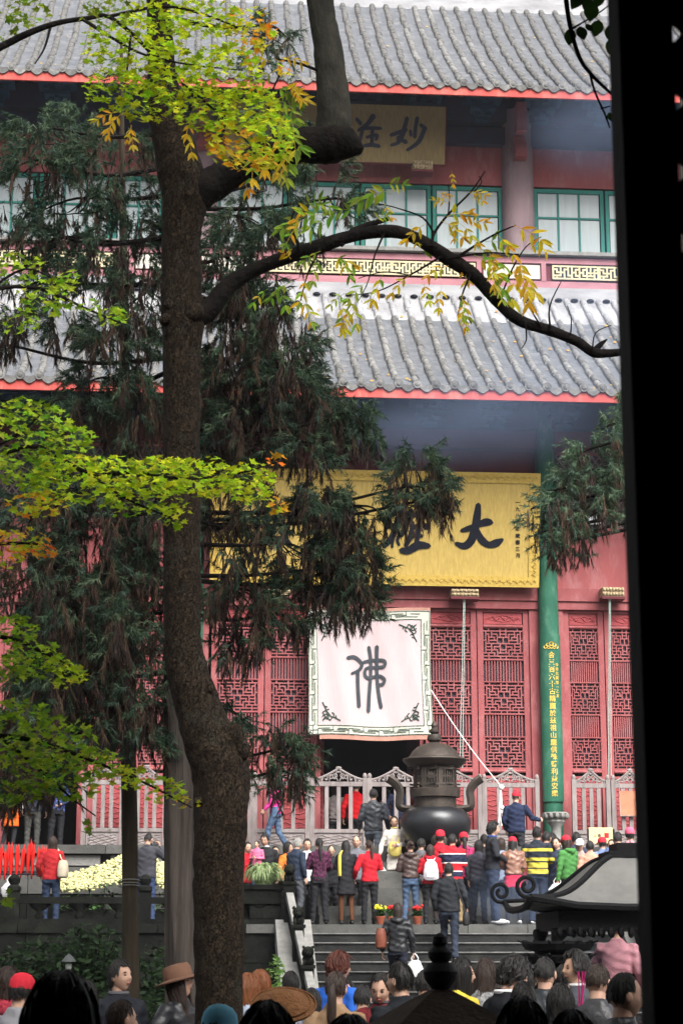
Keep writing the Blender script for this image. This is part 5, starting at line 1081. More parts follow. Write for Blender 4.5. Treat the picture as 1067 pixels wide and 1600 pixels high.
# chrysanthemum bed
fbp = at(180, 1395, 37.6); fb = thing('flower_bed', 'raised bed of pale yellow chrysanthemums before the terrace wall', 'flower bed', HF.m @ Matrix.Translation((hx(180, 1395, -5.3), -5.3, ZP)))
def mound(x, y): return max(0, .34 + .36 * math.exp(-((x - .5) / .75) ** 2) - .25 * max(0, (-x - .9)) - .12 * (y + .6) ** 2 * 0)
b = MB(); xw = 1.15
b.box(-xw, xw, -.55, .7, 0, .3); b.build('stone_box', STONED, fb)
b = MB(); lv_ = MB()
for i in range(1700):
    x, y = random.uniform(-xw, xw), random.uniform(-.6, .6); z = .35 + (.72 + .5 * y) * (.6 + .4 * math.exp(-((x - .35) / .8) ** 2)) + random.uniform(-.03, .03)
    if y < -.45 and random.random() < .6:
        d = Vector((random.gauss(0, 1), random.gauss(0, 1), random.gauss(0, .6))).normalized() * .06; e = d.cross(Vector((0, 0, 1))) * .5; c = Vector((x, y, z)); lv_.add([c - d, c + e, c + d, c - e], [(0, 1, 2, 3)])
    else: b.ball((x, y, z), (random.uniform(.02, .04), random.uniform(.02, .04), random.uniform(.018, .03)), 6, 4)
for i in range(500):
    x, y = random.uniform(-xw, xw), random.uniform(-.65, .6); z = random.uniform(.25, .4 + .3 * (y + .6)); d = Vector((random.gauss(0, 1), random.gauss(0, 1), random.gauss(0, .6))).normalized() * .07; e = d.cross(Vector((0, 0, 1))) * .5; c = Vector((x, y, z)); lv_.add([c - d, c + e, c + d, c - e], [(0, 1, 2, 3)])
b.build('blossoms', FPALE, fb, True, 'stuff'); lv_.build('leaves', LEAFG, fb, kind='stuff')
# candle rack with red candles
CR = HF.m @ Matrix.Translation((hx(30, 1370, -5.6), -5.6, ZP)); zc0 = hz(1369, -5.6, 30) - ZP
cr = thing('candle_rack', 'black iron rack holding rows of red candles at the left edge', 'candle rack', CR); b = MB()
TB('rail', INK, cr, (-.6, .5, -.03, .0, zc0 + .02, zc0 + .05)); TB('rail', INK, cr, (-.6, .5, .2, .23, zc0 + .07, zc0 + .10))
for x in (-.58, .48): TB('leg', INK, cr, (x - .02, x + .02, -.02, .02, 0, zc0 + .05))
CRED = PM('red_wax', (0.62, 0.02, 0.015), (0.5, 0.015, 0.012), 9, .4)
cm = MB(); cm.lathe([(.012, -.1), (.02, 0), (.026, .05), (.03, .42), (.022, .46), (.008, .52), (.001, .56)], 8); cme = cm.mesh('red_candle', CRED, True)
for r_, yy in ((0, -.015), (1, .215)):
    for i in range(11):
        o = bpy.data.objects.new('red_candle', cme); link(o); o.matrix_world = CR @ Matrix.Translation((-.55 + i * .1 + random.uniform(-.012, .012), yy, zc0 + .05 + r_ * .05 + random.uniform(-.05, .04))) @ Matrix.Rotation(random.gauss(0, .05), 4, 'Y') @ Matrix.Scale(random.uniform(.85, 1.08), 4)
        tag(o, 'slim red candle standing in the iron rack at the left edge', 'candle', 'red candles in the rack')
# plastic bags
PLAST = PM('white_plastic', (0.78, 0.78, 0.77), (0.7, 0.7, 0.7), 12, .35, .8, 25, trans=.2)
def plastic_bag(p, s, lab):
    o = thing('plastic_bag', lab, 'bag', Matrix.Translation(p)); b = MB(); rings = []
    for z, r in ((0, .5), (.05, .85), (.25, 1), (.5, .92), (.72, .6), (.8, .42)):
        rings.append([(s * .42 * r * math.cos(a) * (1 + .16 * math.sin(a * 3 + z * 9)), s * .25 * r * math.sin(a) * (1 + .16 * math.cos(a * 5 + z * 7)), s * z) for a in [2 * math.pi * k / 16 for k in range(16)]])
    b.loft(rings); b.build('sack', PLAST, o, True)
    for q in (-1, 1):
        b = MB(); b.tube([(q * s * .13, 0, s * .76), (q * s * .16, 0, s * .9), (q * s * .05, 0, s * 1.06), (0, 0, s * 1.1)], s * .035, 6, flat=.4); b.build('handle', PLAST, o, True)
plastic_bag(hw(16, 1404, BYP + .6), .38, 'white plastic bag standing on the ledge at the left edge')
# small notice
sg = thing('notice_board', 'small yellow notice with black characters behind the crowd on the right', 'sign board', HF.m @ Matrix.Translation((hx(938, 1310, -4.6), -4.6, ZP)))
z0, z1 = hz(1318, -4.6, 938) - ZP, hz(1293, -4.6, 938) - ZP; TB('panel', PM('yellow_notice', (0.72, 0.55, 0.30), None, 4, .6), sg, (-.24, .24, -.02, .01, z0, z1))
for x in (-.27, .25): TB('post', INK, sg, (x, x + .03, -.02, .02, 0, z1 - .03))
b = MB()
for i, ch in enumerate('上香'): 
    vs, fs = glyph(ch, .07); b.add([(x - .12 + i * .09, y - .022, z + (z0 + z1) / 2) for x, y, z in vs], fs)
b.build('lettering', INK, sg); TB('red_stamp', FRED, sg, (.07, .16, -.024, -.0205, (z0 + z1) / 2 - .05, (z0 + z1) / 2 + .05))
# --- incense pavilion on the right, smoke-black iron
YP = 20.0; pc = at(1015, 1425, YP + 1.0); PV = Matrix.Translation((pc.x, YP + 1.0, 0)) @ Matrix.Rotation(R(3), 4, 'Z')
IRON = PM('sooty_iron', (0.012, 0.012, 0.013), (0.007, 0.007, 0.008), 6, .6, .3, 30); IROND = PM('grey_iron_roof', (0.19, 0.186, 0.175), (0.13, 0.128, 0.122), 3, .5, .15, 12, stain=(0.22, 0.21, 0.19), stain_scale=4, stain_amt=.5)
pv = thing('incense_pavilion', 'black iron incense pavilion with curled roof corners beside the dark post', 'pavilion', PV)
zt_, ze_ = at(950, 1338, YP + .6).z, at(900, 1418, YP).z; Wd = abs(at(820, 1410, YP).x - pc.x); Dp = 1.0
def prz(t): return ze_ + (zt_ - ze_) * (t ** 1.9 * .55 + .45 * t)
def prof(t): s = 1 - t; return s          # half extents shrink towards the ridge box
rings = []; N = 12
TOPF = .3
for i in range(N + 1):
    t = i / N; e = 1 - (1 - TOPF) * (t ** .62); zz = ze_ + (zt_ - ze_) * (t ** 1.0) * (1.0) ; zz = ze_ + (zt_ - ze_) * (3 * t * t - 2 * t ** 3) * .9 + (zt_ - ze_) * .1 * t
    hx_, hy_ = Wd * e, Dp * e; ring = []
    for (sx, sy), (tx, ty) in (((-1, -1), (1, -1)), ((1, -1), (1, 1)), ((1, 1), (-1, 1)), ((-1, 1), (-1, -1))):
        for k in range(6):
            f = k / 6; lift = .10 * (1 - t) * (abs(2 * f - 1)) ** 4
            ring.append(((sx + (tx - sx) * f) * hx_, (sy + (ty - sy) * f) * hy_, zz + lift))
    rings.append(ring)
b = MB(); b.loft(rings); ro = b.build('roof', IROND, pv)
b = MB()
for k in range(4):
    b.tube([rings[i][k * 6] for i in range(N + 1)], .035, 6)
b.tube([rings[0][j % 24] for j in range(25)], .04, 6); b.build('hip_ribs', IRON, ro, True)
for k, (sx, sy) in enumerate(((-1, -1), (1, -1), (1, 1), (-1, 1))):
    c = Vector(rings[0][k * 6]); b = MB(); pts = []
    for q in range(26):
        a = q * .36; r = .115 - .0034 * q; pts.append(c + Vector((sx * (-.02 + .06 + .17 * 0 + r * math.sin(a)) , 0, .115 - r * math.cos(a) + 0)))
    b.tube([c + Vector((-sx * .25, -sy * .12, .0)), c] + pts[1:], .022, 7); b.build('corner_scroll', IRON, pv, True)
TB('ridge_box', IRON, pv, (-Wd * TOPF - .05, Wd * TOPF + .05, -Dp * TOPF - .05, Dp * TOPF + .05, zt_ - .01, zt_ + .06), (-Wd * TOPF + .05, Wd * TOPF - .05, -Dp * TOPF + .05, Dp * TOPF - .05, zt_ + .062, zt_ + .15))
TB('eave_beam', IRON, pv, (-Wd * .78, Wd * .78, -Dp * .78, Dp * .78, ze_ - .22, ze_ - .03)); b = MB()
for i in range(22):
    for y in (-Dp * .8, Dp * .8): x = -Wd * .78 + i * Wd * 1.56 / 21; b.ball((x, y, ze_ - .24), (.035, .03, .05), 6, 5)
b.build('fringe', IRON, pv, kind='stuff')
xl = at(872, 1480, YP).x - pc.x
for x in (xl, .55):
    for y in (-Dp * .6, Dp * .6): b = MB(); b.lathe([(.07, .5), (.06, 1.2), (.07, ze_ - .2)], 12, (x, y, 0)); b.build('pillar', IRON, pv, True)
b = MB()                                   # stand of hanging incense tins beside the pillar
for i in range(5):
    z = ze_ - .36 - i * .13; b.lathe([(.1, z - .1), (.34 - .02 * i, z - .06), (.38 - .02 * i, z), (.2, z + .03)], 14, (xl + .0, -Dp * .6, 0))
    for k in range(16):
        a = 2 * math.pi * k / 16; b.tube([(xl + .33 * math.cos(a), -Dp * .6 + .33 * math.sin(a), z), (xl + (.42 - .02 * i) * math.cos(a), -Dp * .6 + .42 * math.sin(a), z + .03)], .012, 4)
b.build('tiered_holder', IRON, pv)
TB('fire_trough', IRON, pv, (-.75, 1.0, -.55, .55, .75, 1.05)); TB('plinth', STONED, pv, (-1.3, 1.3, -.9, 3.4, 0, .42))
# --- small dark burner roof with gourd finial in the foreground
YF = 9.0; fp = at(688, 1560, YF); fbn = thing('stone_lantern', 'dark lantern with gourd finial standing before the crowd', 'lantern', Matrix.Translation((fp.x, YF, 0)) @ Matrix.Rotation(R(12), 4, 'Z'))
lz = lambda v: at(688, v, YF).z; kk = 1 / ppm(fp); LROOF = PM('brown_lantern_stone', (0.06, 0.042, 0.03), (0.03, 0.022, 0.017), 10, .85, .6, 40)
b = MB(); b.lathe([(6 * kk, lz(1552)), (14 * kk, lz(1545)), (25 * kk, lz(1530)), (27 * kk, lz(1518)), (20 * kk, lz(1506)), (13 * kk, lz(1503)), (18 * kk, lz(1497)), (19 * kk, lz(1488)), (12 * kk, lz(1479)), (9 * kk, lz(1478)), (12 * kk, lz(1474)), (11 * kk, lz(1464)), (5 * kk, lz(1459)), (.5 * kk, lz(1457))], 20); b.build('gourd_finial', IRON, fbn, True)
zt2, zb2 = lz(1546), lz(1640); b = MB(); rr = []
for t in [i / 8 for i in range(9)]:
    e = (12 + 132 * (t ** .92)) * kk; rr.append([(e * sx, e * sy, zt2 + (zb2 - zt2) * t) for sx, sy in ((-1, -1), (0, -1), (1, -1), (1, 0), (1, 1), (0, 1), (-1, 1), (-1, 0))])
b.loft(rr); b.build('roof', LROOF, fbn); TB('light_box', LROOF, fbn, (-.24, .24, -.24, .24, zb2 - .42, zb2 - .002)); TB('shaft', LROOF, fbn, (-.13, .13, -.13, .13, .25, zb2 - .422)); TB('foot', LROOF, fbn, (-.3, .3, -.3, .3, 0, .248))
# --- garden lamp and shrubs at the foot of the platform
lp = at(108, 1500, 22.5); gl = thing('garden_lamp', 'small dark garden lamp with conical cap before the shrubs', 'lamp', Matrix.Translation((lp.x, 22.5, 0))); zz = lambda v: at(108, v, 22.5).z; k2 = 1 / ppm(lp)
LGL = PM('lamp_glass', (.3, .32, .3), None, 5, .3); LGM = PM('lamp_metal', (.10, .11, .11), None, 8, .5)
b = MB(); b.lathe([(4 * k2, 0), (3 * k2, zz(1522))], 10); b.build('pole', IRON, gl, True)
b = MB(); b.lathe([(4 * k2, zz(1522)), (5 * k2, zz(1506))], 10); b.build('glass', LGL, gl, True); b = MB(); b.lathe([(11 * k2, zz(1503)), (11 * k2, zz(1501)), (6 * k2, zz(1495)), (1 * k2, zz(1490))], 14); b.build('cap', LGM, gl, True)
SHM = PM('shrub_leaves', (1, 1, 1), (.8, .8, .8), 9, .45, tint=True, trans=.2)
for (u, v, ru, rv, n, lab, Y) in ((60, 1520, 75, 55, 1700, 'dark glossy shrub left of the garden lamp', 24.5), (140, 1500, 60, 60, 1600, 'dark glossy shrub behind the garden lamp', 24.8), (250, 1530, 45, 60, 900, 'small dark shrub between the two tree trunks', 25.2), (215, 1590, 40, 40, 500, 'low dark shrub at the foot of the slender trunk', 24), (432, 1535, 16, 45, 260, 'bright green fern tuft left of the stair slab', 31.5)):
    c = at(u, v, Y); k3 = 1 / ppm(c); zc = c.z; o = thing('shrub', lab, 'shrub', Matrix.Translation((c.x, Y, 0)), 'shrubs before the platform'); bpy.context.view_layer.update()
    t = MB()
    for q in range(5): t.tube([(random.uniform(-.08, .08), random.uniform(-.08, .08), 0), (random.uniform(-.6, .6) * ru * k3 * .6, random.uniform(-.2, .2), zc * .6), (random.uniform(-.9, .9) * ru * k3, random.uniform(-.3, .3), zc + rv * k3 * .5)], [.02, .014, .005], 6)
    t.build('stems', BARKD, o, True)
    R_ = rv * k3; vv, cc, kx = leafcloud([(c.x, Y, max(.4, zc), ru * k3, .5, R_), (c.x, Y - .2, max(.3, zc - R_ * .8), ru * k3 * .9, .45, R_ * .8)], n, .055, [(0.05, 0.09, 0.04), (0.035, 0.06, 0.03), (0.07, 0.12, 0.05)] if Y < 30 else [(.1, .2, .04), (.14, .25, .06)]); npmesh('foliage', vv, cc, kx, SHM, o)

po = thing('paper_notice', 'plain orange notice sheet on the railing beside the dark post', 'notice', HF.m @ Matrix.Translation((hx(968, 1255, -1.0), -1.0, hz(1274, -1.0, 968))))
TB('sheet', PM('orange_sheet', (0.50, 0.20, 0.12), None, 5, .7), po, (0, .55, -.02, .0, 0, hz(1236, -1.0, 968) - hz(1274, -1.0, 968))); TB('frame', FENCE, po, (-.02, -.001, -.03, .01, -.02, .62), (-.02, .57, -.03, .01, -.02, -.002))
# ================================================================== PEOPLE
SKIN = PM('skin', (0.50, 0.31, 0.225), (0.44, 0.26, 0.185), 14, .55, rand=.08, spec=.25); LIPS = PM('lips', (0.36, 0.13, 0.11), None, 20, .5); EYEM = PM('eye_dark', (0.02, 0.016, 0.014), None, 20, .3)
def hairmat(n, c): return PM(n, c, tuple(x * .5 for x in c), 60, .58, .5, 110, stretch=(1, 1, .15), spec=.35)
HAIR = {'k': hairmat('black_hair', (.014, .012, .011)), 'b': hairmat('dark_brown_hair', (.035, .02, .014)), 'r': hairmat('red_brown_hair', (.10, .025, .014)), 'o': hairmat('ginger_brown_hair', (.20, .065, .02)), 'g': hairmat('grey_hair', (.30, .29, .27))}
_cm = {}
def cloth(c, kind='cloth'):
    key = (tuple(c), kind)
    if key in _cm: return _cm[key]
    n = 'fabric_%d' % len(_cm)
    if kind == 'leather': m = PM(n, c, tuple(x * .6 for x in c), 6, .38, .6, 16, spec=.32)
    elif kind == 'shiny': m = PM(n, c, tuple(x * .7 for x in c), 8, .38, .5, 20, spec=.5)
    elif kind == 'denim': m = PM(n, c, tuple(x * .55 for x in c), 7, .85, .3, 30)
    elif kind == 'print': m = PM(n, c, tuple(x * .12 for x in c), 26, .8, .2, 30, detail=2)
    elif kind == 'knit': m = PM(n, c, tuple(x * .7 for x in c), 60, .95, 1, 90)
    else: m = PM(n, c, tuple(x * .72 for x in c), 5, .85, .3, 18)
    _cm[key] = m; return m
def stripes(name, stops):
    m = PM(name, (.5, .5, .5), (.5, .5, .5), 40, .9, .4, 60); n = m.node_tree.nodes; L = m.node_tree.links
    tc = n.new('ShaderNodeTexCoord'); sp = n.new('ShaderNodeSeparateXYZ'); L.new(tc.outputs['Object'], sp.inputs[0]); mr = n.new('ShaderNodeMapRange'); mr.inputs[1].default_value = .8; mr.inputs[2].default_value = 1.5; L.new(sp.outputs['Z'], mr.inputs[0])
    rp = n.new('ShaderNodeValToRGB'); rp.color_ramp.interpolation = 'CONSTANT'; e = rp.color_ramp.elements
    e[0].position = 0; e[0].color = (*stops[0][1], 1); e[1].position = stops[1][0]; e[1].color = (*stops[1][1], 1)
    for p, c in stops[2:]: q = e.new(p); q.color = (*c, 1)
    L.new(mr.outputs[0], rp.inputs[0]); L.new(rp.outputs[0], n['Principled BSDF'].inputs['Base Color']); return m
_R, _N, _W = (.45, .02, .03), (.02, .025, .05), (.7, .68, .66)
SW1 = stripes('striped_red_navy', [(0, _R), (.14, _N), (.27, _W), (.30, _R), (.50, _W), (.53, _N), (.74, _W), (.77, _R)])
_K, _Y = (.025, .03, .04), (.5, .42, .06)
SW2 = stripes('striped_black_yellow', [(0, _K), (.12, _Y), (.24, _K), (.27, _Y), (.40, _K), (.44, _Y), (.52, _K), (.68, _Y), (.76, _K)])
SW3 = stripes('striped_white_grey', [(0, _W), (.15, (.1, .1, .11)), (.2, _W), (.3, (.1, .1, .11)), (.35, _W), (.45, (.1, .1, .11)), (.5, _W), (.6, (.1, .1, .11)), (.65, _W), (.8, (.12, .12, .13)), (.85, _W)])

def remesh(mb, vox, wr=0.0, seed=0, smooth=2):
    me = bpy.data.meshes.new('tmp'); me.from_pydata(mb.v, [], mb.f); o = bpy.data.objects.new('tmp', me); link(o)
    m = o.modifiers.new('r', 'REMESH'); m.mode = 'VOXEL'; m.voxel_size = vox; m.use_smooth_shade = True
    s = o.modifiers.new('s', 'SMOOTH'); s.iterations = smooth; s.factor = .5
    dg = bpy.context.evaluated_depsgraph_get(); out = bpy.data.meshes.new_from_object(o.evaluated_get(dg)); bpy.data.objects.remove(o); bpy.data.meshes.remove(me)
    if wr:
        n = len(out.vertices); co = np.empty(n * 3, np.float32); out.vertices.foreach_get('co', co); nr = np.empty(n * 3, np.float32); out.vertices.foreach_get('normal', nr); co = co.reshape(-1, 3); nr = nr.reshape(-1, 3)
        x, y, z = co.T; w_ = (np.sin(x * 23 + np.sin(z * 17 + seed) * 2.2 + seed) * np.sin(z * 31 + np.sin(x * 13 + y * 9 + seed * 2) * 2.4) + .6 * np.sin(z * 58 + x * 20 + seed * 3 + 2 * np.sin(y * 21))) * wr
        co = co + nr * w_[:, None]; out.vertices.foreach_set('co', co.ravel()); out.update()
    out.polygons.foreach_set('use_smooth', [True] * len(out.polygons)); return out
def ell(cx, cy, z, a, b, n=20, p=2.4):
    out = []
    for k in range(n):
        t = 2 * math.pi * k / n; c, s = math.cos(t), math.sin(t); out.append((cx + a * math.copysign(abs(c) ** (2 / p), c), cy + b * math.copysign(abs(s) ** (2 / p), s), z))
    return out
ARMS = {'down': ((.265, -.04, 1.13), (.275, .06, .90)), 'loose': ((.28, -.02, 1.13), (.26, .14, .93)), 'front': ((.25, .02, 1.12), (.07, .26, 1.10)), 'chest': ((.25, .06, 1.14), (.06, .22, 1.24)), 'photo': ((.30, .16, 1.26), (.13, .30, 1.47)), 'pocket': ((.30, -.08, 1.13), (.20, .06, .97)),
        'carry': ((.255, -.01, 1.12), (.265, .03, .86)), 'reach': ((.26, .2, 1.22), (.18, .46, 1.28)), 'hip': ((.38, -.05, 1.14), (.2, .08, 1.0)), 'back': ((.27, -.12, 1.14), (.1, -.17, 1.0)), 'out': ((.34, .1, 1.15), (.42, .32, 1.16)), 'hold': ((.24, .08, 1.1), (.0, .22, 1.12))}
def headmesh(mb, fm, detail=(30, 22)):
    """skull, face, ears into mb; fm maps head-local points (origin = middle of the head) to body space"""
    n, k = detail; rings = []
    for i in range(k + 1):
        th = math.pi * i / k; th = max(.03, min(math.pi - .03, th)); ring = []
        for j in range(n):
            a = 2 * math.pi * j / n + math.pi / 2; dx, dy, dz = math.sin(th) * math.cos(a), math.sin(th) * math.sin(a), -math.cos(th)
            x, y, z = .074 * dx, .094 * dy, .115 * dz
            if dz < 0: x *= 1 - .30 * (-dz) ** 1.6; y = y * (1 - .42 * (-dz)) if dy < 0 else y * (1 - .06 * (-dz) ** 2)
            if dy > 0:
                y *= .97
                f = math.exp(-(x / .012) ** 2); gz = math.exp(-((z + .020) / .013) ** 2) + .55 * math.exp(-((z - .004) / .018) ** 2); y += .021 * f * gz
                y -= .009 * math.exp(-((abs(x) - .031) / .015) ** 2 - ((z - .010) / .013) ** 2); y += .006 * math.exp(-((z - .032) / .01) ** 2) * math.exp(-(x / .05) ** 2)
                y += .005 * math.exp(-(x / .022) ** 2 - ((z + .052) / .009) ** 2); y -= .004 * math.exp(-(x / .03) ** 2 - ((z + .066) / .007) ** 2); y += .007 * math.exp(-(x / .025) ** 2 - ((z + .092) / .016) ** 2)
                y += .005 * math.exp(-((abs(x) - .045) / .016) ** 2 - ((z + .02) / .02) ** 2)
            ring.append(fm(Vector((x, y, z))))
        rings.append(ring)
    mb.cur = 0; mb.loft(rings)
    for s in (-1, 1):
        q0 = len(mb.v); mb.ball((s * .076, -.004, -.004), (.012, .02, .032), 8, 6); mb.v[q0:] = [tuple(fm(Vector(p))) for p in mb.v[q0:]]
        mb.cur = 2; q0 = len(mb.v); mb.ball((s * .031, .0785, .009), (.0130, .0070, .0046), 8, 5); mb.ball((s * .033, .0815, .030), (.020, .0065, .0036), 8, 4); mb.v[q0:] = [tuple(fm(Vector(p))) for p in mb.v[q0:]]; mb.cur = 0
    mb.cur = 1; q0 = len(mb.v); mb.ball((0, .0845, -.052), (.021, .008, .0065), 10, 5); mb.v[q0:] = [tuple(fm(Vector(p))) for p in mb.v[q0:]]; mb.cur = 0
def hairmesh(style, seed, strands=150):
    rs = random.Random(seed); mb = MB(); n = 56; S = 16; cols = []
    for j in range(n):
        a = 2 * math.pi * j / n; fr = math.degrees(abs((a - math.pi / 2 + math.pi) % (2 * math.pi) - math.pi))   # 0 at the face
        if style == 'bald': L = 0 if fr < 62 else .35
        rag = rs.uniform(-.02, .02)
        front = {'short': .062, 'fringe': .085, 'long': .07, 'bob': .085, 'pony': .055, 'bun': .055, 'crop': .05, 'spiky': .08, 'bald': .0}[style]
        back = {'short': .20, 'fringe': .22, 'long': .46, 'bob': .27, 'pony': .19, 'bun': .19, 'crop': .175, 'spiky': .23, 'bald': .19}[style]
        side = {'short': .145, 'fringe': .155, 'long': .42, 'bob': .25, 'pony': .14, 'bun': .14, 'crop': .125, 'spiky': .18, 'bald': .145}[style]
        if fr < 48: L = front + rag
        elif fr < 68: L = front + (side - front) * (fr - 48) / 20 + rag
        elif fr < 110: L = side + (back - side) * max(0, (fr - 85) / 25) + rag
        else: L = back + rag
        if style == 'bald' and fr < 62: L = .002
        cols.append((a, L))
    thick = {'short': .014, 'fringe': .017, 'long': .018, 'bob': .02, 'pony': .010, 'bun': .010, 'crop': .006, 'spiky': .026, 'bald': .006}[style]
    rings = [[] for _ in range(2 * S)]
    for a, L in cols:
        base = []
        for s in range(S):
            d = L * s / (S - 1)
            th = min(d / .098, math.pi / 2 * 1.02); x, y, z = .076 * math.sin(th) * math.cos(a), .097 * math.sin(th) * math.sin(a), .117 * math.cos(th)
            ov = max(0, d - .098 * math.pi / 2)
            if ov > 0:
                z -= ov; q = 1 - min(.30, ov * 1.9) if style not in ('long', 'bob') else 1 - min(.10, ov * .5); x *= q; y *= q
                if style == 'long' and ov > .14: y += .10 * (ov - .14) * (-1 if y < 0 else 0)
            tk = thick * (1 + .12 * math.sin(a * 5 + seed) + .22 * rs.random()) * (1 - .5 * s / (S - 1) if style != 'spiky' else .7 + .6 * rs.random())
            nv = Vector((x, y, max(z, 0) + .02)).normalized(); base.append((Vector((x, y, z)), nv, tk))
        for s in range(S): rings[s].append(base[s][0] + base[s][1] * base[s][2])
        for s in range(S): rings[S + s].append(base[S - 1 - s][0] + base[S - 1 - s][1] * .001)
    mb.loft(rings)
    for q in range(strands):                 # loose strands over the mass
        j = rs.randrange(n); s0 = rs.randrange(1, S - 6); s1 = min(S - 1, s0 + rs.randrange(4, 10)); sw = rs.uniform(-1.6, 1.6); P = []
        for s in range(s0, s1 + 1):
            jj = (j + int(round(sw * (s - s0) / 5))) % n; c_ = rings[s][jj]; P.append(c_ + Vector((c_.x, c_.y, max(c_.z, 0) + .02)).normalized() * (.0025 + .002 * math.sin(q + s)))
        if s1 == S - 1: P.append(P[-1] + (P[-1] - P[-2]) * rs.uniform(.5, 1.4))
        mb.tube(P, [.0032] * (len(P) - 1) + [.0006], 3)
    if style == 'pony':
        mb.tube([(0, -.095, .03), (0, -.125, .0), (.005, -.135, -.08), (.0, -.125, -.2), (.01, -.12, -.32), (.005, -.12, -.38)], [.022, .03, .034, .036, .026, .006], 10)
    if style == 'bun': mb.ball((0, -.10, .06), (.045, .04, .042), 12, 8)
    return mb
def hand(mb, w, d, up, s, curl=.5):
    """wrist w, pointing along d, palm normal up, thumb side s"""
    d = d.normalized(); up = (up - d * up.dot(d)).normalized(); sd = d.cross(up) * s
    mb.loft([[w + d * t * .09 + sd * (.034 * wd) * math.cos(a) + up * .016 * math.sin(a) for a in [2 * math.pi * k / 8 for k in range(8)]] for t, wd in ((-.1, .75), (.3, 1.0), (.75, 1.2), (1.0, 1.1))])
    for i, (o, L) in enumerate(((-.026, .075), (-.009, .085), (.009, .08), (.026, .062))):
        p = w + d * .085 + sd * -o; a = 0; pts = [p]
        for q in range(3): a += curl * (.5 + .35 * q); pts.append(pts[-1] + (d * math.cos(a) + up * math.sin(a)) * L / 3)
        mb.tube(pts, [.0095, .009, .008, .006], 6)
    p = w + d * .025 + sd * .03; mb.tube([p, p + (d * .6 + sd * .7 + up * .2).normalized() * .035, p + (d * .9 + sd * .35 + up * .4).normalized() * .07], [.012, .0105, .008], 6)
PROTO = {}
def person(u, vtop, Y, zf, face, label, top=((.03, .03, .035), 'cloth'), pants=((.03, .03, .035), 'cloth'), hair=('short', 'k'), arms=('down', 'down'), fem=False, hem=.86, skirt=None, stance=0, head=(0, 0), cap=None, hat=None, bulk=1.0, shoes=(.02, .02, .02), group=None, kid=False, lean=0, extra=None, H=None, hood=None, collar=None, legs=None):
    if kid: pass
    p = at(u, vtop, Y); H = H or (p.z - zf); sc0 = H / 1.715
    M = Matrix.Translation((p.x, Y, zf)) @ Matrix.Rotation(-R(face), 4, 'Z') @ Matrix.Rotation(-R(lean), 4, 'X') @ Matrix.Scale(sc0, 4)
    rv_ = random.Random(label); head = (head[0] + rv_.uniform(-14, 14) * (head == (0, 0)), head[1] + rv_.uniform(-14, 5) * (head == (0, 0)))
    root = thing('person', label, 'person', M, group); seed = (u * 31 + vtop * 17) % 1000 / 37.0
    W_ = (.92 if fem else 1.0) * bulk
    # skeleton
    hip = [Vector((s * .09, 0, .90)) for s in (-1, 1)]
    if stance == 1: kn = [Vector((-.095, .14, .50)), Vector((.095, -.03, .48))]; an = [Vector((-.095, .18, .10)), Vector((.095, -.26, .14))]
    elif stance == 2: kn = [Vector((-.10, .22, .60)), Vector((.095, .0, .48))]; an = [Vector((-.10, .16, .27)), Vector((.095, -.05, .09))]
    else: kn = [Vector((s * .105, .025, .49)) for s in (-1, 1)]; an = [Vector((s * rv_.uniform(.09, .15), rv_.uniform(-.10, .08), .09)) for s in (-1, 1)]
    sh = [Vector((s * .165 * W_, 0, 1.395)) for s in (-1, 1)]
    ar = []
    for s, nm in zip((-1, 1), arms):
        e, w_ = ARMS[nm]; e = tuple(x + rv_.uniform(-.025, .025) for x in e); w_ = tuple(x + rv_.uniform(-.04, .04) for x in w_); ar.append((Vector((s * e[0] * (.96 if fem else 1), e[1], e[2])), Vector((s * w_[0], w_[1], w_[2]))))
    # body: one mesh of head, neck, trunk, limbs, hands
    hy, hp = R(head[0]), R(head[1]); HM = Matrix.Translation((0, .015, 1.475)) @ Matrix.Rotation(-hy, 4, 'Z') @ Matrix.Rotation(hp, 4, 'X') @ Matrix.Translation((0, .012, .118))
    fm = lambda q: HM @ (q * 1.0)
    b = MB(); headmesh(b, fm)
    b.tube([(0, -.005, 1.36), (0, .0, 1.44), fm(Vector((0, -.012, -.05)))], [.066, .055, .054], 12)
    b.loft([ell(0, 0, z, a * W_, d, 12) for z, a, d in ((.86, .14, .09), (1.05, .13, .085), (1.25, .15, .095), (1.38, .14, .08), (1.42, .07, .06))])
    for s in (0, 1):
        b.tube([hip[s], kn[s], an[s]], [.078, .052, .036], 8); b.tube([sh[s], ar[s][0], ar[s][1]], [.045, .037, .026], 8)
        d = ar[s][1] - ar[s][0]; inw = Vector((-1 if s else 1, 0, .2)); hand(b, ar[s][1], d, inw, 1 if s else -1, .5 if arms[s] in ('down', 'loose') else .8)
    b.build('body', [SKIN, LIPS, EYEM], root, True)
    # clothing
    g_ = MB(); col_z = 1.47
    rings = [ell(0, .0, hem, (.178 if hem > .8 else .20) * W_ * (1.04 if fem else 1), .128 * bulk), ell(0, 0, max(hem + .03, .92), .18 * W_ * (1.04 if fem else 1), .128 * bulk), ell(0, .0, 1.06, (.158 if fem else .168) * W_, .115 * bulk), ell(0, .005, 1.24, .178 * W_, .125 * bulk), ell(0, -.0, 1.36, .185 * W_, .108 * bulk), ell(0, -.005, 1.425, .125 * W_, .085), ell(0, -.002, col_z, .072, .07), ell(0, -.002, col_z + .025, .07, .068)]
    if hem < .8: rings.insert(1, ell(0, 0, .84, .185 * W_, .13 * bulk))
    g_.loft(rings)
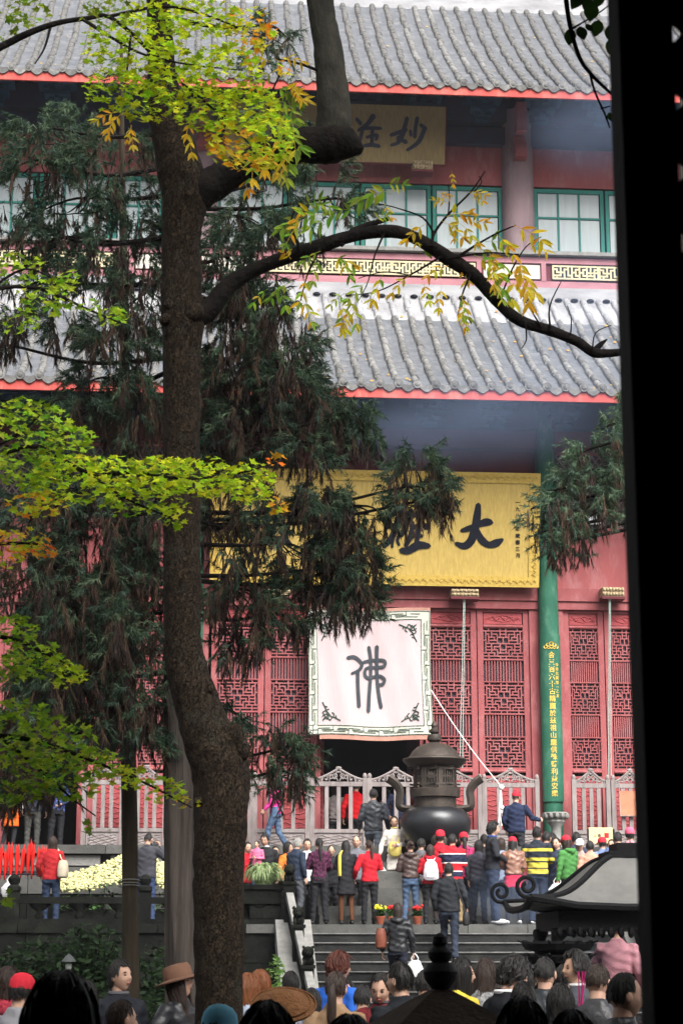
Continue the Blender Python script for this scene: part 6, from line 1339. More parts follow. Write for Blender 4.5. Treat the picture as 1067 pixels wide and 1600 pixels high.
    for s in (0, 1):
        e, w_ = ar[s]; d = (w_ - e).normalized(); g_.tube([sh[s] * .92 + Vector((0, 0, .11)), sh[s], (sh[s] + e) / 2, e, (e + w_) / 2, w_ - d * .008], [.05, .074 * bulk, .064 * bulk, .056 * bulk, .050 * bulk, .042 * bulk], 10)
    if hood: g_.tube([(-.12, -.05, 1.44), (-.07, -.10, 1.43), (0, -.12, 1.41), (.07, -.10, 1.43), (.12, -.05, 1.44)], [.03, .045, .055, .045, .03], 8)
    me = remesh(g_, .017, .0048 * (1.3 if bulk > 1.05 else 1), seed); tm = top if not isinstance(top, tuple) else cloth(*top); me.materials.append(tm); o = bpy.data.objects.new('jacket', me); link(o, root)
    if collar: c = MB(); c.tube([(.068 * math.cos(t), .066 * math.sin(t), 1.475) for t in [2 * math.pi * k / 14 for k in range(15)]], .017, 6); c.build('collar', cloth(*collar), root, True)
    g_ = MB()
    if skirt:
        g_.loft([ell(0, 0, skirt[0], .20, .14), ell(0, 0, .75, .19, .135), ell(0, 0, .96, .165, .115), ell(0, 0, .98, .15, .1)]); me = remesh(g_, .018, .004, seed); me.materials.append(cloth(*skirt[1])); o = bpy.data.objects.new('skirt', me); link(o, root)
        g_ = MB()
        for s in (0, 1): g_.tube([hip[s], kn[s], kn[s].lerp(an[s], .5), an[s]], [.082, .056, .052, .04], 10)
        g_.build('stockings', cloth(*pants), root, True)
    else:
        g_.loft([ell(0, -.005, z, a * (1.04 if fem else 1), d) for z, a, d in ((.80, .165, .118), (.90, .172, .122), (1.0, .158, .11), (1.03, .15, .105))])
        for s in (0, 1): g_.tube([hip[s] + Vector((0, 0, .05)), hip[s] - Vector((0, 0, .08)), kn[s], kn[s].lerp(an[s], .55), an[s] + Vector((0, 0, -.035))], [.088, .094, .07, .064, .062], 10)
        me = remesh(g_, .018, .006, seed + 2); me.materials.append(cloth(*pants)); o = bpy.data.objects.new('trousers', me); link(o, root)
    for s in (0, 1):
        q = MB(); a_ = an[s]; n0 = len(q.v); q.ball((a_.x, a_.y + .06, a_.z - .045), (.046, .13, .045), 10, 8); q.v[n0:] = [(x, y, max(z, a_.z - .088)) for x, y, z in q.v[n0:]]; q.build('shoe', cloth(shoes, 'leather'), root, True)
    st, hc = hair
    if st:
        q = hairmesh(st, int(seed * 10), 110 if Y < 25 else 36); q.v = [tuple(HM @ Vector(v_)) for v_ in q.v]; q.build('hair', HAIR[hc], root, True)
    if cap:
        q = MB(); q.loft([[HM @ Vector((.088 * f * math.cos(t), .108 * f * math.sin(t), z)) for t in [2 * math.pi * k / 20 for k in range(20)]] for f, z in ((1, .025), (1.02, .06), (.92, .10), (.66, .13), (.3, .143), (.05, .146))])
        q.add([HM @ Vector((x, y, z)) for z in (.022, .034) for x, y in [(-.085, .06), (-.07, .13), (-.03, .165), (.03, .165), (.07, .13), (.085, .06)]], [(5, 4, 3, 2, 1, 0), (6, 7, 8, 9, 10, 11)] + [(i, i + 1, i + 7, i + 6) for i in range(5)]); q.build('cap', cloth(cap), root, True)
    if hat:
        q = MB(); q.loft([[HM @ Vector((.1 * f * math.cos(t), .12 * f * math.sin(t), z)) for t in [2 * math.pi * k / 24 for k in range(24)]] for f, z in ((1.65, .02), (1.68, .03), (1.0, .05), (.98, .12), (.85, .15), (.3, .16), (.05, .16))]); q.build('hat', cloth(hat), root, True)
    if extra: extra(root, M, HM)
    return root, M, HM, ar
BLK = ((.022, .022, .025), 'cloth'); BLKL = ((.02, .02, .023), 'leather'); NAVY = ((.022, .028, .055), 'cloth'); JEAN = ((.075, .12, .20), 'denim'); DJEAN = ((.03, .04, .07), 'denim'); REDJ = ((.50, .018, .03), 'cloth')
GP, GC, GT = 'visitors on the platform', 'crowd in the courtyard', 'visitors by the hall doors'
REDC = (.62, .03, .05)
def plat(u, vt, Y, face, label, **k): return person(u, vt, Y, ZP, face, label, group=GP, **k)
def yard(u, vt, Y, face, label, **k): return person(u, vt, Y, 0.0, face, label, group=GC, **k)
def terr_(u, vt, Y, face, label, **k): return person(u, vt, Y, ZT, face, label, group=GT, **k)
# ---- on the platform
plat(463, 1309, 36.0, 40, 'grey haired visitor in navy jacket at the stair corner', top=((.03, .04, .065), 'cloth'), pants=((.07, .075, .085), 'cloth'), hair=('short', 'g'), arms=('front', 'down'))
plat(499, 1309, 36.0, 0, 'woman with ponytail in dark purple patterned jacket, seen from behind', top=((.11, .03, .07), 'print'), pants=BLK, hair=('pony', 'k'), fem=True, arms=('front', 'front'))
r = plat(541, 1313, 36.1, 350, 'woman in black coat with long yellow scarf', top=BLK, hem=.62, skirt=(.6, BLK), pants=((.12, .05, .025), 'cloth'), hair=('long', 'k'), fem=True, arms=('front', 'front'))
sf = MB(); sf.tube([(-.05, .05, 1.5), (-.11, -.02, 1.48), (-.16, -.10, 1.38), (-.17, -.145, 1.2), (-.165, -.15, .98)], [.03, .04, .05, .055, .05], 8, flat=.45); sf.build('scarf', cloth((.72, .56, .10)), r[0], True)
plat(577, 1313, 36.0, 350, 'woman with ponytail in bright red jacket and black trousers', top=REDJ, pants=BLK, hair=('pony', 'b'), fem=True, arms=('loose', 'front'), head=(-15, 0), bulk=1.05)
plat(557, 1306, 37.0, 180, 'balding man in grey facing out between the black coat and red jacket', top=((.14, .14, .16), 'cloth'), hair=('bald', 'k'), pants=BLK)
plat(480, 1311, 37.0, 170, 'visitor in white shirt facing out behind the patterned jacket', top=((.7, .7, .7), 'cloth'), hair=('short', 'k'))
plat(517, 1320, 36.9, 175, 'visitor looking down between ponytail woman and yellow scarf', top=BLK, hair=('bald', 'k'), head=(0, -25))
plat(448, 1316, 36.9, 120, 'dark haired woman in orange top behind the grey haired visitor', top=((.7, .18, .03), 'cloth'), hair=('bob', 'k'), fem=True)
plat(430, 1322, 37.4, 180, 'short visitor facing out beside the man holding a toddler', top=BLK, hair=('short', 'k'))
plat(415, 1303, 36.9, 190, 'man in dark suit holding a toddler in pink', top=BLK, hair=('fringe', 'k'), arms=('down', 'hold'), collar=((.7, .7, .7), 'cloth'))
person(402, 1304, 36.55, ZP + .62, 200, 'toddler in pink and red held by the man in dark suit', top=((.65, .16, .28), 'cloth'), pants=((.1, .16, .26), 'denim'), hair=('short', 'k'), group=GP, H=.92, arms=('front', 'front'), shoes=(.3, .6, .1))
plat(386, 1316, 37.0, 150, 'visitor in red at the edge of the brown trunk', top=REDJ, hair=('short', 'k'))
plat(641, 1314, 36.0, 0, 'visitor in brown hooded leather jacket and blue jeans', top=((.075, .05, .045), 'leather'), pants=JEAN, hair=('bun', 'b'), hood=True, bulk=1.12, hem=.95, arms=('front', 'front'), shoes=(.05, .08, .12), fem=True)
fu = plat(672, 1320, 35.95, 0, 'woman in red hooded jacket wearing a white backpack', top=REDJ, pants=BLK, hair=('long', 'b'), hood=True, fem=True, arms=('front', 'front'), bulk=1.06)
plat(706, 1303, 36.2, 10, 'visitor in red navy and white striped sweater with khaki trousers', top=SW1, pants=((.26, .19, .10), 'cloth'), hair=('short', 'k'), bulk=1.12, arms=('front', 'front'), hem=.83)
plat(687, 1298, 37.3, 20, 'visitor in red cap and red jacket before the burner', top=REDJ, cap=REDC, hair=('short', 'k'))
plat(724, 1301, 37.0, 10, 'woman in red cap and pink checked jacket', top=((.55, .05, .16), 'print'), cap=REDC, hair=('pony', 'k'), fem=True)
plat(768, 1285, 35.95, 85, 'tall young man in black jacket standing sideways', top=((.028, .03, .036), 'cloth'), pants=DJEAN, hair=('spiky', 'k'), shoes=(.7, .7, .7), arms=('front', 'front'), collar=((.03, .09, .35), 'cloth'), hem=.9)
plat(746, 1313, 36.5, 30, 'dark haired visitor in dark clothes behind the tall young man', top=((.06, .06, .075), 'cloth'), hair=('bob', 'k'), pants=BLK)
plat(800, 1308, 36.0, 5, 'woman in red cap and shiny copper jacket', top=((.26, .13, .09), 'shiny'), cap=REDC, hair=('long', 'k'), skirt=(.72, ((.6, .02, .06), 'cloth')), pants=BLK, fem=True, bulk=1.08, hem=.97, shoes=(.7, .7, .7), arms=('front', 'front'))
plat(838, 1292, 36.3, 15, 'visitor in black and yellow striped sweater', top=SW2, pants=DJEAN, hair=('short', 'k'), bulk=1.08, arms=('down', 'front'), hem=.84, shoes=(.6, .6, .6))
plat(852, 1299, 37.0, 40, 'dark haired visitor half hidden by the striped yellow sweater', top=NAVY, hair=('short', 'k'))
plat(870, 1309, 36.8, 215, 'smiling woman facing the camera beside the green hood', top=((.05, .06, .1), 'cloth'), hair=('bun', 'k'), fem=True)
plat(886, 1306, 36.2, 320, 'visitor in red cap and green hooded jacket', top=((.07, .22, .06), 'cloth'), cap=REDC, hair=('long', 'b'), hood=True, bulk=1.08, fem=True, arms=('carry', 'front'))
plat(921, 1314, 35.6, 0, 'dark haired visitor in peach shirt behind the iron roof', top=((.55, .28, .20), 'cloth'), hair=('short', 'k'))
plat(941, 1309, 36.4, 350, 'visitor in red cap and pale blue shirt near the notice', top=((.16, .21, .36), 'cloth'), cap=REDC, hair=('short', 'k'))
plat(964, 1300, 36.2, 10, 'dark haired visitor in blue shirt left of the dark post', top=((.12, .17, .30), 'cloth'), hair=('short', 'k'), collar=((.05, .15, .5), 'cloth'))
plat(983, 1294, 36.8, 10, 'visitor in pink cap and flowered top beside the dark post', top=((.6, .3, .35), 'print'), cap=(.75, .12, .2), hair=('short', 'k'))
plat(905, 1312, 37.2, 190, 'visitor in white cap among the crowd right of the green hood', top=((.4, .3, .28), 'cloth'), cap=(.75, .75, .75), hair=('short', 'k'))
plat(820, 1318, 37.2, 20, 'visitor with dark hair behind the copper jacket', top=((.3, .03, .04), 'cloth'), hair=('bob', 'b'), fem=True)
plat(782, 1310, 37.2, 15, 'visitor in light blue behind the tall young man', top=((.25, .3, .4), 'cloth'), hair=('bob', 'b'), fem=True)
plat(83, 1307, 36.4, 5, 'woman in red cardigan with long dark hair by the candle rack', top=((.48, .03, .035), 'knit'), pants=((.03, .045, .085), 'denim'), hair=('long', 'b'), fem=True, arms=('loose', 'front'), bulk=1.05)
plat(231, 1301, 36.6, 15, 'man in dark grey jacket taking a photograph by the flowers', top=((.055, .055, .065), 'cloth'), pants=((.04, .06, .13), 'denim'), hair=('crop', 'k'), arms=('photo', 'photo'), bulk=1.05)
# ---- on the centre steps, terrace and inside the doorway
person(583, 1233, 39.2, ZP + .17 * 6, 10, 'man in black leather jacket and jeans climbing to the hall', top=((.04, .043, .05), 'leather'), pants=((.12, .14, .17), 'denim'), hair=('short', 'k'), arms=('down', 'loose'), stance=2, group=GT, H=1.72, bulk=1.08)
person(616, 1271, 38.4, ZP + .17 * 3, 185, 'woman in white coat with yellow bag coming down the steps', top=((.74, .68, .62), 'cloth'), pants=BLK, hair=('bun', 'k'), fem=True, hem=.6, arms=('front', 'down'), group=GT, H=1.62, collar=((.7, .6, .2), 'cloth'))
terr_(431, 1213, 41.4, 290, 'woman in bright pink jacket and jeans walking along the railing', top=((.78, .05, .30), 'cloth'), pants=JEAN, hair=('pony', 'k'), fem=True, stance=1, arms=('loose', 'loose'), H=1.6)
person(805, 1237, 39.6, ZP + (ZT - ZP) * 6 / 9, 20, 'man in red cap and navy jacket standing above the crowd', top=((.022, .03, .065), 'cloth'), cap=REDC, hair=('crop', 'b'), arms=('down', 'out'), bulk=1.1, group=GT, H=1.66)
terr_(18, 1248, 41.0, 10, 'visitor in striped shirt with orange jacket round the waist', top=SW3, pants=BLK, hair=('short', 'k'), skirt=(.55, ((.75, .14, .02), 'cloth')), hem=1.0, H=1.62, fem=True)
terr_(53, 1240, 41.2, 0, 'visitor in dark quilted vest at the terrace edge', top=((.03, .035, .045), 'cloth'), pants=((.06, .06, .055), 'cloth'), hair=('short', 'k'), bulk=1.1, H=1.68)
terr_(90, 1243, 41.1, 340, 'visitor in blue and white jacket holding a cloth hat', top=((.10, .14, .38), 'print'), pants=BLK, hair=('short', 'k'), H=1.66, arms=('front', 'back'))
person(524, 1236, 44.2, ZT, 5, 'long haired visitor in grey vest inside the doorway', top=((.3, .28, .27), 'cloth'), pants=BLK, hair=('long', 'k'), fem=True, group=GT, H=1.66)
person(556, 1226, 43.9, ZT, 0, 'visitor in red sports jacket inside the doorway', top=((.6, .015, .02), 'cloth'), pants=BLK, hair=('short', 'k'), group=GT, H=1.72, bulk=1.1)
person(570, 1240, 45.0, ZT, 0, 'visitor in orange inside the doorway behind the red jacket', top=((.7, .25, .03), 'cloth'), pants=BLK, hair=('short', 'k'), group=GT, H=1.6)
person(622, 1230, 43.8, ZT, 160, 'man in navy jacket coming out of the doorway by the burner', top=NAVY, pants=BLK, hair=('short', 'k'), group=GT, H=1.7)
person(607, 1238, 44.5, ZT, 10, 'visitor in brown coat deep inside the doorway', top=((.12, .06, .05), 'cloth'), pants=BLK, hair=('long', 'k'), group=GT, H=1.62, fem=True)
# ---- on the main stairs
def stair_z(Y):
    by = (HF.i @ Vector((0, Y, 0))).y; i = max(0, math.ceil((BYP - .06 - by) / RU)); return ZP - i * RI
S1 = person(621, 1408, 33.3, stair_z(33.3), 5, 'woman in shiny black leather jacket climbing the stairs', top=((.02, .021, .024), 'leather'), pants=((.02, .022, .035), 'cloth'), hair=('bob', 'b'), fem=True, arms=('down', 'carry'), hood=True, bulk=1.08, stance=2, group='visitors on the stairs', H=1.62)
S2 = person(701, 1384, 34.6, stair_z(34.6), 5, 'man in black jacket with shoulder strap climbing the stairs', top=((.024, .026, .03), 'cloth'), pants=((.04, .05, .075), 'denim'), hair=('short', 'k'), arms=('down', 'down'), bulk=1.12, stance=2, group='visitors on the stairs', H=1.70)
# ---- in the courtyard
yard(187, 1501, 15.0, 140, 'young man in dark blazer with fringe turning to look right', top=((.02, .022, .028), 'cloth'), hair=('fringe', 'k'), collar=((.12, .12, .13), 'cloth'), head=(-15, 5))
yard(283, 1513, 15.2, 125, 'woman in brown knitted hat and black leather jacket beside the trunk', top=BLKL, hair=('long', 'b'), hat=(.17, .09, .06), fem=True, head=(-25, 15), arms=('hip', 'hip'))
yard(405, 1518, 15.5, 40, 'visitor with ginger brown hair right of the brown trunk', top=((.5, .05, .05), 'cloth'), hair=('bob', 'o'), fem=True)
yard(386, 1523, 15.0, 20, 'visitor with ginger hair half hidden by the brown trunk', top=((.35, .4, .5), 'cloth'), hair=('bob', 'o'), fem=True)
yard(526, 1490, 17.5, 40, 'visitor with red brown hair in bright blue jacket', top=((.03, .13, .55), 'cloth'), hair=('spiky', 'r'), head=(25, 0))
yard(524, 1519, 14.0, 5, 'woman with long ponytail in tan jacket', top=((.30, .19, .11), 'cloth'), hair=('pony', 'b'), fem=True, head=(10, 0))
C6 = yard(598, 1518, 15.0, 205, 'woman in maroon coat looking down at a pink paper', top=((.20, .03, .035), 'cloth'), hair=('short', 'k'), fem=True, head=(-10, -22), arms=('hold', 'hold'), collar=((.08, .08, .09), 'print'))
yard(628, 1505, 13.6, 325, 'dark haired man in black jacket turned from the camera', top=((.016, .018, .022), 'cloth'), hair=('short', 'k'), head=(-20, 0), bulk=1.08)
yard(716, 1499, 15.5, 60, 'woman with long black hair in yellow jacket', top=((.62, .48, .06), 'cloth'), hair=('long', 'k'), fem=True, head=(20, 0))
yard(757, 1499, 15.8, 15, 'long haired visitor in black and white patterned top', top=((.35, .35, .36), 'print'), hair=('long', 'b'), fem=True)
C10 = yard(788, 1494, 14.0, 60, 'man in black suit bowing his head over incense sticks', top=((.014, .015, .018), 'cloth'), hair=('spiky', 'k'), head=(15, -20), arms=('hold', 'reach'), collar=((.75, .75, .75), 'cloth'))
yard(850, 1496, 14.6, 5, 'short haired man in black leather jacket seen from behind', top=((.026, .03, .036), 'leather'), hair=('crop', 'k'), head=(15, 0), bulk=1.06, arms=('front', 'front'))
yard(903, 1489, 15.6, 290, 'young man with thick black hair facing left', top=((.06, .065, .075), 'cloth'), hair=('spiky', 'k'), head=(-40, 0), collar=((.7, .7, .7), 'cloth'))
yard(930, 1506, 12.8, 20, 'balding man in grey leather jacket seen from behind', top=((.05, .05, .055), 'leather'), hair=('crop', 'b'), bulk=1.05)
yard(968, 1521, 10.2, 70, 'short haired man in black jacket in profile beside the dark post', top=((.03, .032, .036), 'leather'), hair=('crop', 'k'), head=(10, 0), bulk=1.08)
person(962, 1434, 23.4, .42, 10, 'woman in pink knitted coat reaching out under the iron roof', top=((.55, .26, .30), 'knit'), pants=((.07, .07, .08), 'cloth'), hair=('short', 'b'), fem=True, group=GC, H=1.75, arms=('reach', 'down'), bulk=1.1)
yard(186, 1563, 10.5, 30, 'man with close cropped hair before the young man in blazer', top=((.03, .03, .03), 'cloth'), hair=('crop', 'b'), head=(25, 0))
yard(9, 1513, 15.0, 60, 'woman with brown bob at the left edge of the crowd', top=((.5, .05, .08), 'print'), hair=('bob', 'b'), fem=True, head=(20, 0))
yard(30, 1524, 13.5, 30, 'visitor in red cap at the left edge of the crowd', top=((.3, .3, .32), 'cloth'), cap=REDC, hair=('short', 'k'))
yard(488, 1546, 16.5, 355, 'short dark haired visitor in patterned jacket left of the tan jacket', top=((.2, .2, .24), 'print'), hair=('bob', 'k'), fem=True)
yard(336, 1575, 9.0, 15, 'visitor in light blue cap before the brown trunk', top=((.04, .04, .05), 'cloth'), cap=(.16, .42, .58), hair=('short', 'k'))
yard(545, 1500, 19.0, 200, 'visitor facing out behind the blue jacket', top=((.03, .03, .05), 'cloth'), hair=('short', 'k'), H=1.5)
yard(880, 1508, 17.0, 60, 'visitor in pale grey jacket behind the leather jacket', top=((.32, .33, .35), 'cloth'), hair=('short', 'k'))
ST = PM('woven_straw', (0.26, 0.12, 0.05), (0.15, 0.065, 0.028), 30, .7, .8, 60)
hp_ = yard(443, 1556, 11.0, 0, 'visitor under a wide brown straw hat at the bottom edge', top=((.05, .04, .035), 'cloth'), hair=('short', 'k'))
sh_ = thing('straw_hat', 'wide round brown straw hat worn in the crowd', 'hat', hp_[1] @ hp_[2] @ Matrix.Translation((0, -.03, .07)) @ Matrix.Rotation(R(38), 4, 'X')); b = MB(); b.lathe([(.20, -.015), (.205, -.008), (.17, .0), (.165, .012), (.10, .05), (.05, .075), (.005, .085)], 32); b.build('crown', ST, sh_, True)
b = MB()
for r_ in (.203, .168): b.tube([(r_ * math.cos(t), r_ * math.sin(t), .0 if r_ > .19 else .012) for t in [2 * math.pi * k / 32 for k in range(33)]], .006, 6)
b.build('brim_binding', ST, sh_, True)
plat(657, 1310, 37.5, 20, 'dark haired visitor in grey behind the brown hooded jacket', top=((.12, .12, .13), 'cloth'), hair=('short', 'k'))
plat(757, 1304, 37.7, 350, 'tall visitor in dark coat just left of the tall young man', top=BLK, hair=('short', 'k'))
plat(899, 1300, 38.0, 15, 'dark haired visitor at the back right of the green hood', top=((.05, .06, .09), 'cloth'), hair=('short', 'k'))
plat(955, 1312, 37.2, 200, 'visitor in white facing out below the notice', top=((.6, .6, .6), 'cloth'), hair=('short', 'k'))
plat(862, 1302, 37.9, 350, 'visitor in black behind the smiling woman', top=BLK, hair=('bob', 'k'), fem=True)
yard(662, 1517, 17.0, 20, 'dark haired visitor in grey left of the gourd finial', top=((.08, .08, .09), 'cloth'), hair=('short', 'k'))
yard(738, 1516, 17.5, 330, 'visitor in brown coat between yellow jacket and patterned top', top=((.12, .07, .05), 'cloth'), hair=('bob', 'b'), fem=True)
yard(822, 1514, 18.0, 15, 'visitor in pale grey coat beyond the incense sticks', top=((.3, .3, .31), 'cloth'), hair=('short', 'k'))
yard(872, 1540, 12.0, 20, 'visitor with black bob before the leather jacket', top=((.05, .05, .06), 'cloth'), hair=('bob', 'k'), fem=True)
yard(820, 1535, 12.5, 340, 'visitor in dark green coat before the black suit', top=((.03, .05, .04), 'cloth'), hair=('short', 'k'))
yard(565, 1540, 16.5, 10, 'visitor in olive jacket between tan jacket and maroon coat', top=((.10, .10, .06), 'cloth'), hair=('short', 'k'))
yard(132, 1535, 12.5, 15, 'visitor in dark coat left of the young man in blazer', top=((.03, .03, .035), 'cloth'), hair=('bob', 'k'), fem=True)
yard(455, 1530, 18.0, 350, 'visitor in grey coat at the foot of the stair balustrade', top=((.16, .16, .17), 'cloth'), hair=('short', 'k'), H=1.6)
# near heads, in the shade of the gate
for u, vt, Y, lab in ((92, 1526, 4.6, 'dark head close to the camera at the bottom left'), (418, 1570, 5.2, 'dark head close to the camera below the straw hat'), (815, 1562, 5.8, 'dark head close to the camera below the incense sticks'), (545, 1592, 5.4, 'dark head just showing at the bottom edge below the tan jacket'), (895, 1582, 6.2, 'dark head just showing below the balding man')):
    person(u, vt, Y, 0.0, 0, lab, hair=('bob' if u < 200 else 'short', 'k'), group='dark heads close to the camera')
# ---- carried things
def on(M, *p): return M @ Vector(p)
BAGB = PM('brown_bag_leather', (0.20, 0.065, 0.04), (0.13, 0.04, 0.025), 9, .4, .3, 30); BEIGE = PM('beige_bag', (0.50, 0.43, 0.33), (0.4, 0.34, 0.25), 18, .8, .3, 40); BKP = PM('white_backpack_cloth', (0.66, 0.63, 0.66), (0.56, 0.53, 0.57), 9, .8, .4, 25); DBAG = PM('dark_bag', (.03, .028, .03), None, 8, .5)
def handbag(M, pos, s, mat, lab, strap):
    o = thing('handbag', lab, 'bag', M @ Matrix.Translation(pos)); b = MB(); a, d, h = s
    b.loft([ell(0, 0, z * h, a * f, d * f, 16, 3) for z, f in ((0, .75), (.08, .98), (.4, 1.05), (.8, .92), (1, .7))]); b.build('pouch', mat, o, True)
    b = MB(); b.tube([(0, -a * 0, h * .95)] + [tuple(Vector(q) - Vector(pos)) for q in strap] + [(0, a * .1, h * .95)], .012, 6, flat=.5); b.build('strap', mat, o, True)
handbag(S1[1], (-.30, .0, .92), (.10, .17, .36), BAGB, 'brown leather shoulder bag carried up the stairs', [(-.24, -.06, 1.3), (-.15, 0, 1.47), (-.22, .07, 1.3)])
plastic_bag(on(S1[1], .30, .06, .42), .36, 'white plastic bag in the hand of the climbing woman')
L1M = [o for o in bpy.data.objects if o.get('label', '').startswith('woman in red cardigan')][0]; bpy.context.view_layer.update()
handbag(L1M.matrix_world.copy(), (.25, -.1, .9), (.1, .13, .34), BEIGE, 'beige shoulder bag on the woman in red cardigan', [(.2, -.1, 1.3), (.12, 0, 1.47), (.2, .08, 1.3)])
handbag(S2[1], (.30, -.08, .62), (.06, .12, .24), DBAG, 'small dark shoulder bag on the man climbing the stairs', [(.26, -.15, 1.0), (.12, -.12, 1.4), (.06, 0, 1.49)])
bk = thing('backpack', 'white drawstring backpack on the woman in red hood', 'backpack', fu[1] @ Matrix.Translation((0, -.19, 1.0))); b = MB(); b.loft([ell(0, 0, z, a, d, 18, 2.6) for z, a, d in ((-.06, .13, .06), (-.02, .17, .085), (.14, .165, .09), (.3, .13, .07), (.37, .07, .04), (.39, .05, .03))]); b.build('sack', BKP, bk, True)
for s in (-1, 1): b = MB(); b.tube([(s * .06, .02, .36), (s * .1, .1, .44), (s * .11, .2, .46)], .012, 6); b.build('strap', BKP, bk, True)
b = MB(); b.loft([ell(0, -.075, z, a, .03, 12, 3) for z, a in ((.0, .10), (.04, .11), (.12, .11), (.15, .09))]); b.build('pocket', BKP, bk, True)
pgr = bpy.data.objects['person']; gh = [o for o in bpy.data.objects if 'green hooded' in o.get('label', '')][0].matrix_world; plastic_bag(on(gh, -.30, .02, .45), .4, 'white plastic bag carried by the green hooded visitor')
wp = [o for o in bpy.data.objects if 'white coat with yellow' in o.get('label', '')][0].matrix_world; plastic_bag(on(wp, .3, .06, .42), .34, 'pale plastic bag carried by the woman in white coat')
o = thing('yellow_bag', 'soft yellow bag held by the woman in white coat', 'bag', wp @ Matrix.Translation((-.02, .2, .88))); b = MB(); b.loft([ell(0, 0, z, a, d, 14, 2.6) for z, a, d in ((0, .08, .04), (.05, .13, .07), (.2, .14, .07), (.3, .1, .04))]); b.build('pouch', cloth((.72, .58, .16)), o, True); b = MB(); b.tube([(-.08, 0, .28), (-.05, -.02, .42), (.05, -.02, .42), (.08, 0, .28)], .01, 6); b.build('handle', cloth((.72, .58, .16)), o, True)
PINKP = PM('magenta_paper', (0.5, 0.03, 0.2), None, 8, .7); b = MB(); mm = C6[1]
q = [on(mm, *p) for p in ((-.12, .27, 1.12), (.10, .25, 1.10), (.13, .33, 1.22), (-.10, .36, 1.25))]; nrm = (q[1] - q[0]).cross(q[3] - q[0]).normalized() * .004; b.add(q + [p + nrm for p in q], [(0, 1, 2, 3), (7, 6, 5, 4), (0, 4, 5, 1), (1, 5, 6, 2), (2, 6, 7, 3), (3, 7, 4, 0)]); tag(b.build('paper_slip', PINKP), 'magenta paper held by the woman in maroon coat', 'paper')
INC = PM('magenta_incense', (0.35, 0.02, 0.12), None, 8, .7); io = thing('incense_bundle', 'bundle of magenta incense sticks held by the man in black suit', 'incense', C10[1] @ Matrix.Translation((.16, .52, 1.27)))
for i in range(7): b = MB(); b.tube([(random.uniform(-.012, .012), random.uniform(-.012, .012), -.06), (random.uniform(-.03, .03), .03 + random.uniform(-.02, .02), .34)], .004, 5); b.build('stick', INC, io)
b = MB(); cam_m = [o for o in bpy.data.objects if 'taking a photograph' in o.get('label', '')][0].matrix_world @ Matrix.Translation((0, .36, 1.52)); co = thing('phone', 'dark phone raised by the man in dark grey jacket', 'phone', cam_m); TB('case', INK, co, (-.08, .08, -.006, .006, -.04, .04)); TB('screen', PM('phone_screen', (.08, .1, .12), None, 4, .15), co, (-.072, .072, -.008, -.0062, -.034, .034))
# ================================================================== GATE AROUND THE CAMERA
GW = PM('black_gate_timber', (0.012, 0.010, 0.009), (0.007, 0.006, 0.006), 6, .75, .2, 30)
gate = thing('gate_hall', 'dark timber gate whose lattice door leaf blocks the right edge', 'gate')
TB('wall', GW, gate, (-4.2, -4.0, -7, 6.5, 0, 6)); TB('wall', GW, gate, (4.0, 4.2, -7, 6.5, 0, 6)); TB('wall', GW, gate, (-4.2, 4.2, -7.2, -7, 0, 6)); TB('unseen_shade_ceiling', GW, gate, (-5, 5, -7.2, 7.2, 5.85, 6.0)); b = MB(); b.add([(-14, 7.8, 6.2), (14, 7.8, 6.2), (14, -3, 13.5), (-14, -3, 13.5), (-14, -14, 6.2), (14, -14, 6.2)], [(0, 1, 2, 3), (3, 2, 5, 4)]); b.add([(-14, 7.8, 6.0), (14, 7.8, 6.0), (14, -3, 13.3), (-14, -3, 13.3), (-14, -14, 6.0), (14, -14, 6.0)], [(0, 1, 2, 3), (3, 2, 5, 4)]); b.build('roof', TILE, gate); TB('outer_wall', REDW, gate, (-14, -4.21, 4.5, 4.8, 0, 6.3)); TB('outer_wall', REDW, gate, (4.21, 14, 4.5, 4.8, 0, 6.3)); TB('floor', STONED, gate, (-4, 4, -7, 3.0, .002, .012))  # unseen roof, made tall and wide to shade the foreground
YD = 2.2
dl = TB('door_leaf', GW, gate, (.346, .413, YD, YD + .09, .02, 3.6)); b = MB()
tl = MB(); 
TB('top_rail', GW, dl, (.4135, 1.2, YD + .01, YD + .08, 3.45, 3.6)); TB('lower_panel', GW, dl, (.4135, 1.2, YD + .02, YD + .07, .02, 1.7)); TB('stile', GW, dl, (1.2005, 1.28, YD, YD + .09, .02, 3.6))
sp_ = .094
for i in range(-2, 12):
    for j in range(-2, 24):
        x0, z0 = .413 + i * sp_, 1.72 + j * sp_
        for dx in (-1, 1):
            a, c = Vector((x0, YD + .045, z0)), Vector((x0 + dx * sp_ / 2, YD + .045, z0 + sp_ / 2))
            for a_, c_ in ((a, c), (c, Vector((x0, YD + .045, z0 + sp_)))):
                if min(a_.x, c_.x) >= .36 and max(a_.x, c_.x) <= 1.27 and z0 < 3.4: b.bar(a_, c_, .026, .03)
b.build('lattice', GW, dl, kind='stuff')
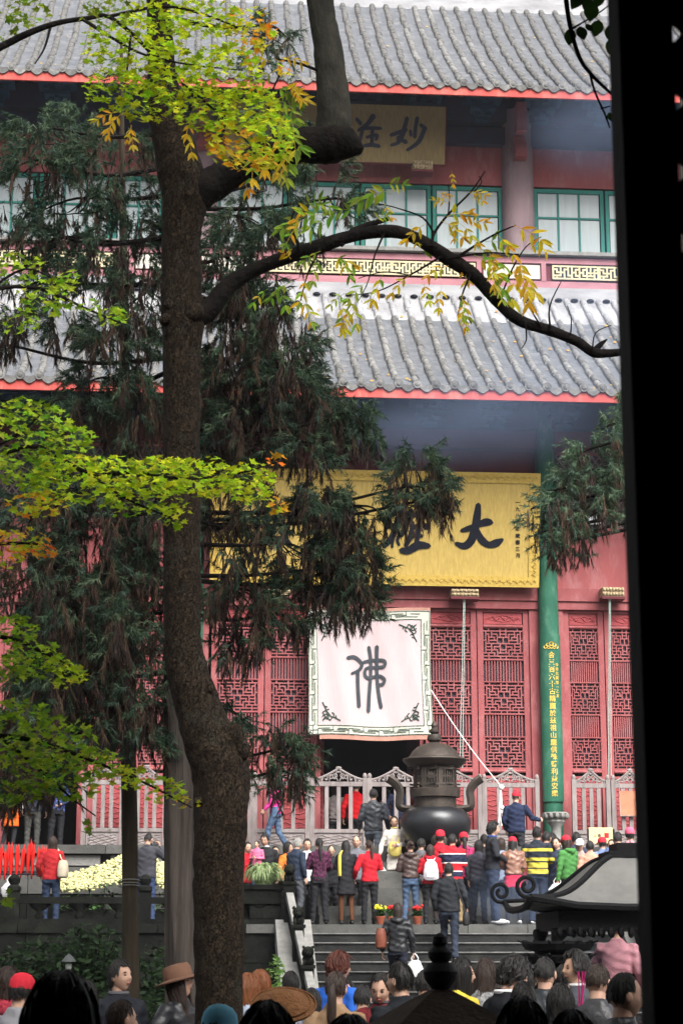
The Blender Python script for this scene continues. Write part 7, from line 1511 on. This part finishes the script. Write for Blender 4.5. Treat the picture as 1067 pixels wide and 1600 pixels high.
# ================================================================== HAZE AND INCENSE SMOKE
def volume(name, mb, col, dens, label=None, noise_=None, aniso=0.2):
    m = bpy.data.materials.new(name); m.use_nodes = True; n = m.node_tree.nodes; L = m.node_tree.links; n.remove(n['Principled BSDF'])
    pvn = n.new('ShaderNodeVolumePrincipled'); pvn.inputs['Color'].default_value = (*col, 1); pvn.inputs['Density'].default_value = dens; pvn.inputs['Anisotropy'].default_value = aniso
    L.new(pvn.outputs[0], n['Material Output'].inputs['Volume'])
    if noise_:
        tc = n.new('ShaderNodeTexCoord'); nz = n.new('ShaderNodeTexNoise'); nz.inputs['Scale'].default_value = noise_; nz.inputs['Detail'].default_value = 3; L.new(tc.outputs['Object'], nz.inputs['Vector'])
        rp = n.new('ShaderNodeMapRange'); rp.inputs[1].default_value = .28; rp.inputs[2].default_value = .82; L.new(nz.outputs['Fac'], rp.inputs[0])
        vl = n.new('ShaderNodeVectorMath'); vl.operation = 'LENGTH'; L.new(tc.outputs['Object'], vl.inputs[0]); fr = n.new('ShaderNodeMapRange'); fr.inputs[1].default_value = 1.0; fr.inputs[2].default_value = .25; fr.interpolation_type = 'SMOOTHSTEP'; L.new(vl.outputs['Value'], fr.inputs[0])
        a = n.new('ShaderNodeMath'); a.operation = 'MULTIPLY'; L.new(rp.outputs[0], a.inputs[0]); L.new(fr.outputs[0], a.inputs[1]); c = n.new('ShaderNodeMath'); c.operation = 'MULTIPLY'; c.inputs[1].default_value = dens; L.new(a.outputs[0], c.inputs[0]); L.new(c.outputs[0], pvn.inputs['Density'])
    o = mb.build(name, m); o['kind'] = 'stuff'
    if label: tag(o, label, 'smoke')
    return o
hb = MB(); hb.box(-60, 60, -20, 70, -1.0, 40); hz_o = volume('haze', hb, (.90, .92, 1.0), .0004, None, None, .1)
def plume(u, v, Y, ru, rv, ry, dens, lab, sc_=2.0):
    c = at(u, v, Y); k = 1 / ppm(c); mb = MB(); mb.ball((0, 0, 0), 1.0, 20, 14); o = volume('smoke_plume', mb, (.50, .66, 1.0), dens, lab, sc_, .0); o.location = c; o.scale = (ru * k, ry, rv * k); return o
plume(720, 655, 38.8, 270, 95, 1.0, .30, 'blue incense smoke drifting under the lower eave', 1.1)
plume(900, 520, 38.0, 230, 260, 1.0, .15, 'thin blue smoke rising before the roof beside the dark post', 1.5)
plume(800, 1400, 24, 90, 60, .8, .5, 'thin smoke drifting left of the iron pavilion', 2.2)
plume(925, 1475, 21.0, 75, 45, .6, 1.8, 'pale smoke under the iron pavilion roof', 2.2)

plume(930, 190, 40.0, 150, 110, 1.0, .22, 'faint blue smoke under the upper eave beside the dark post', 1.1)
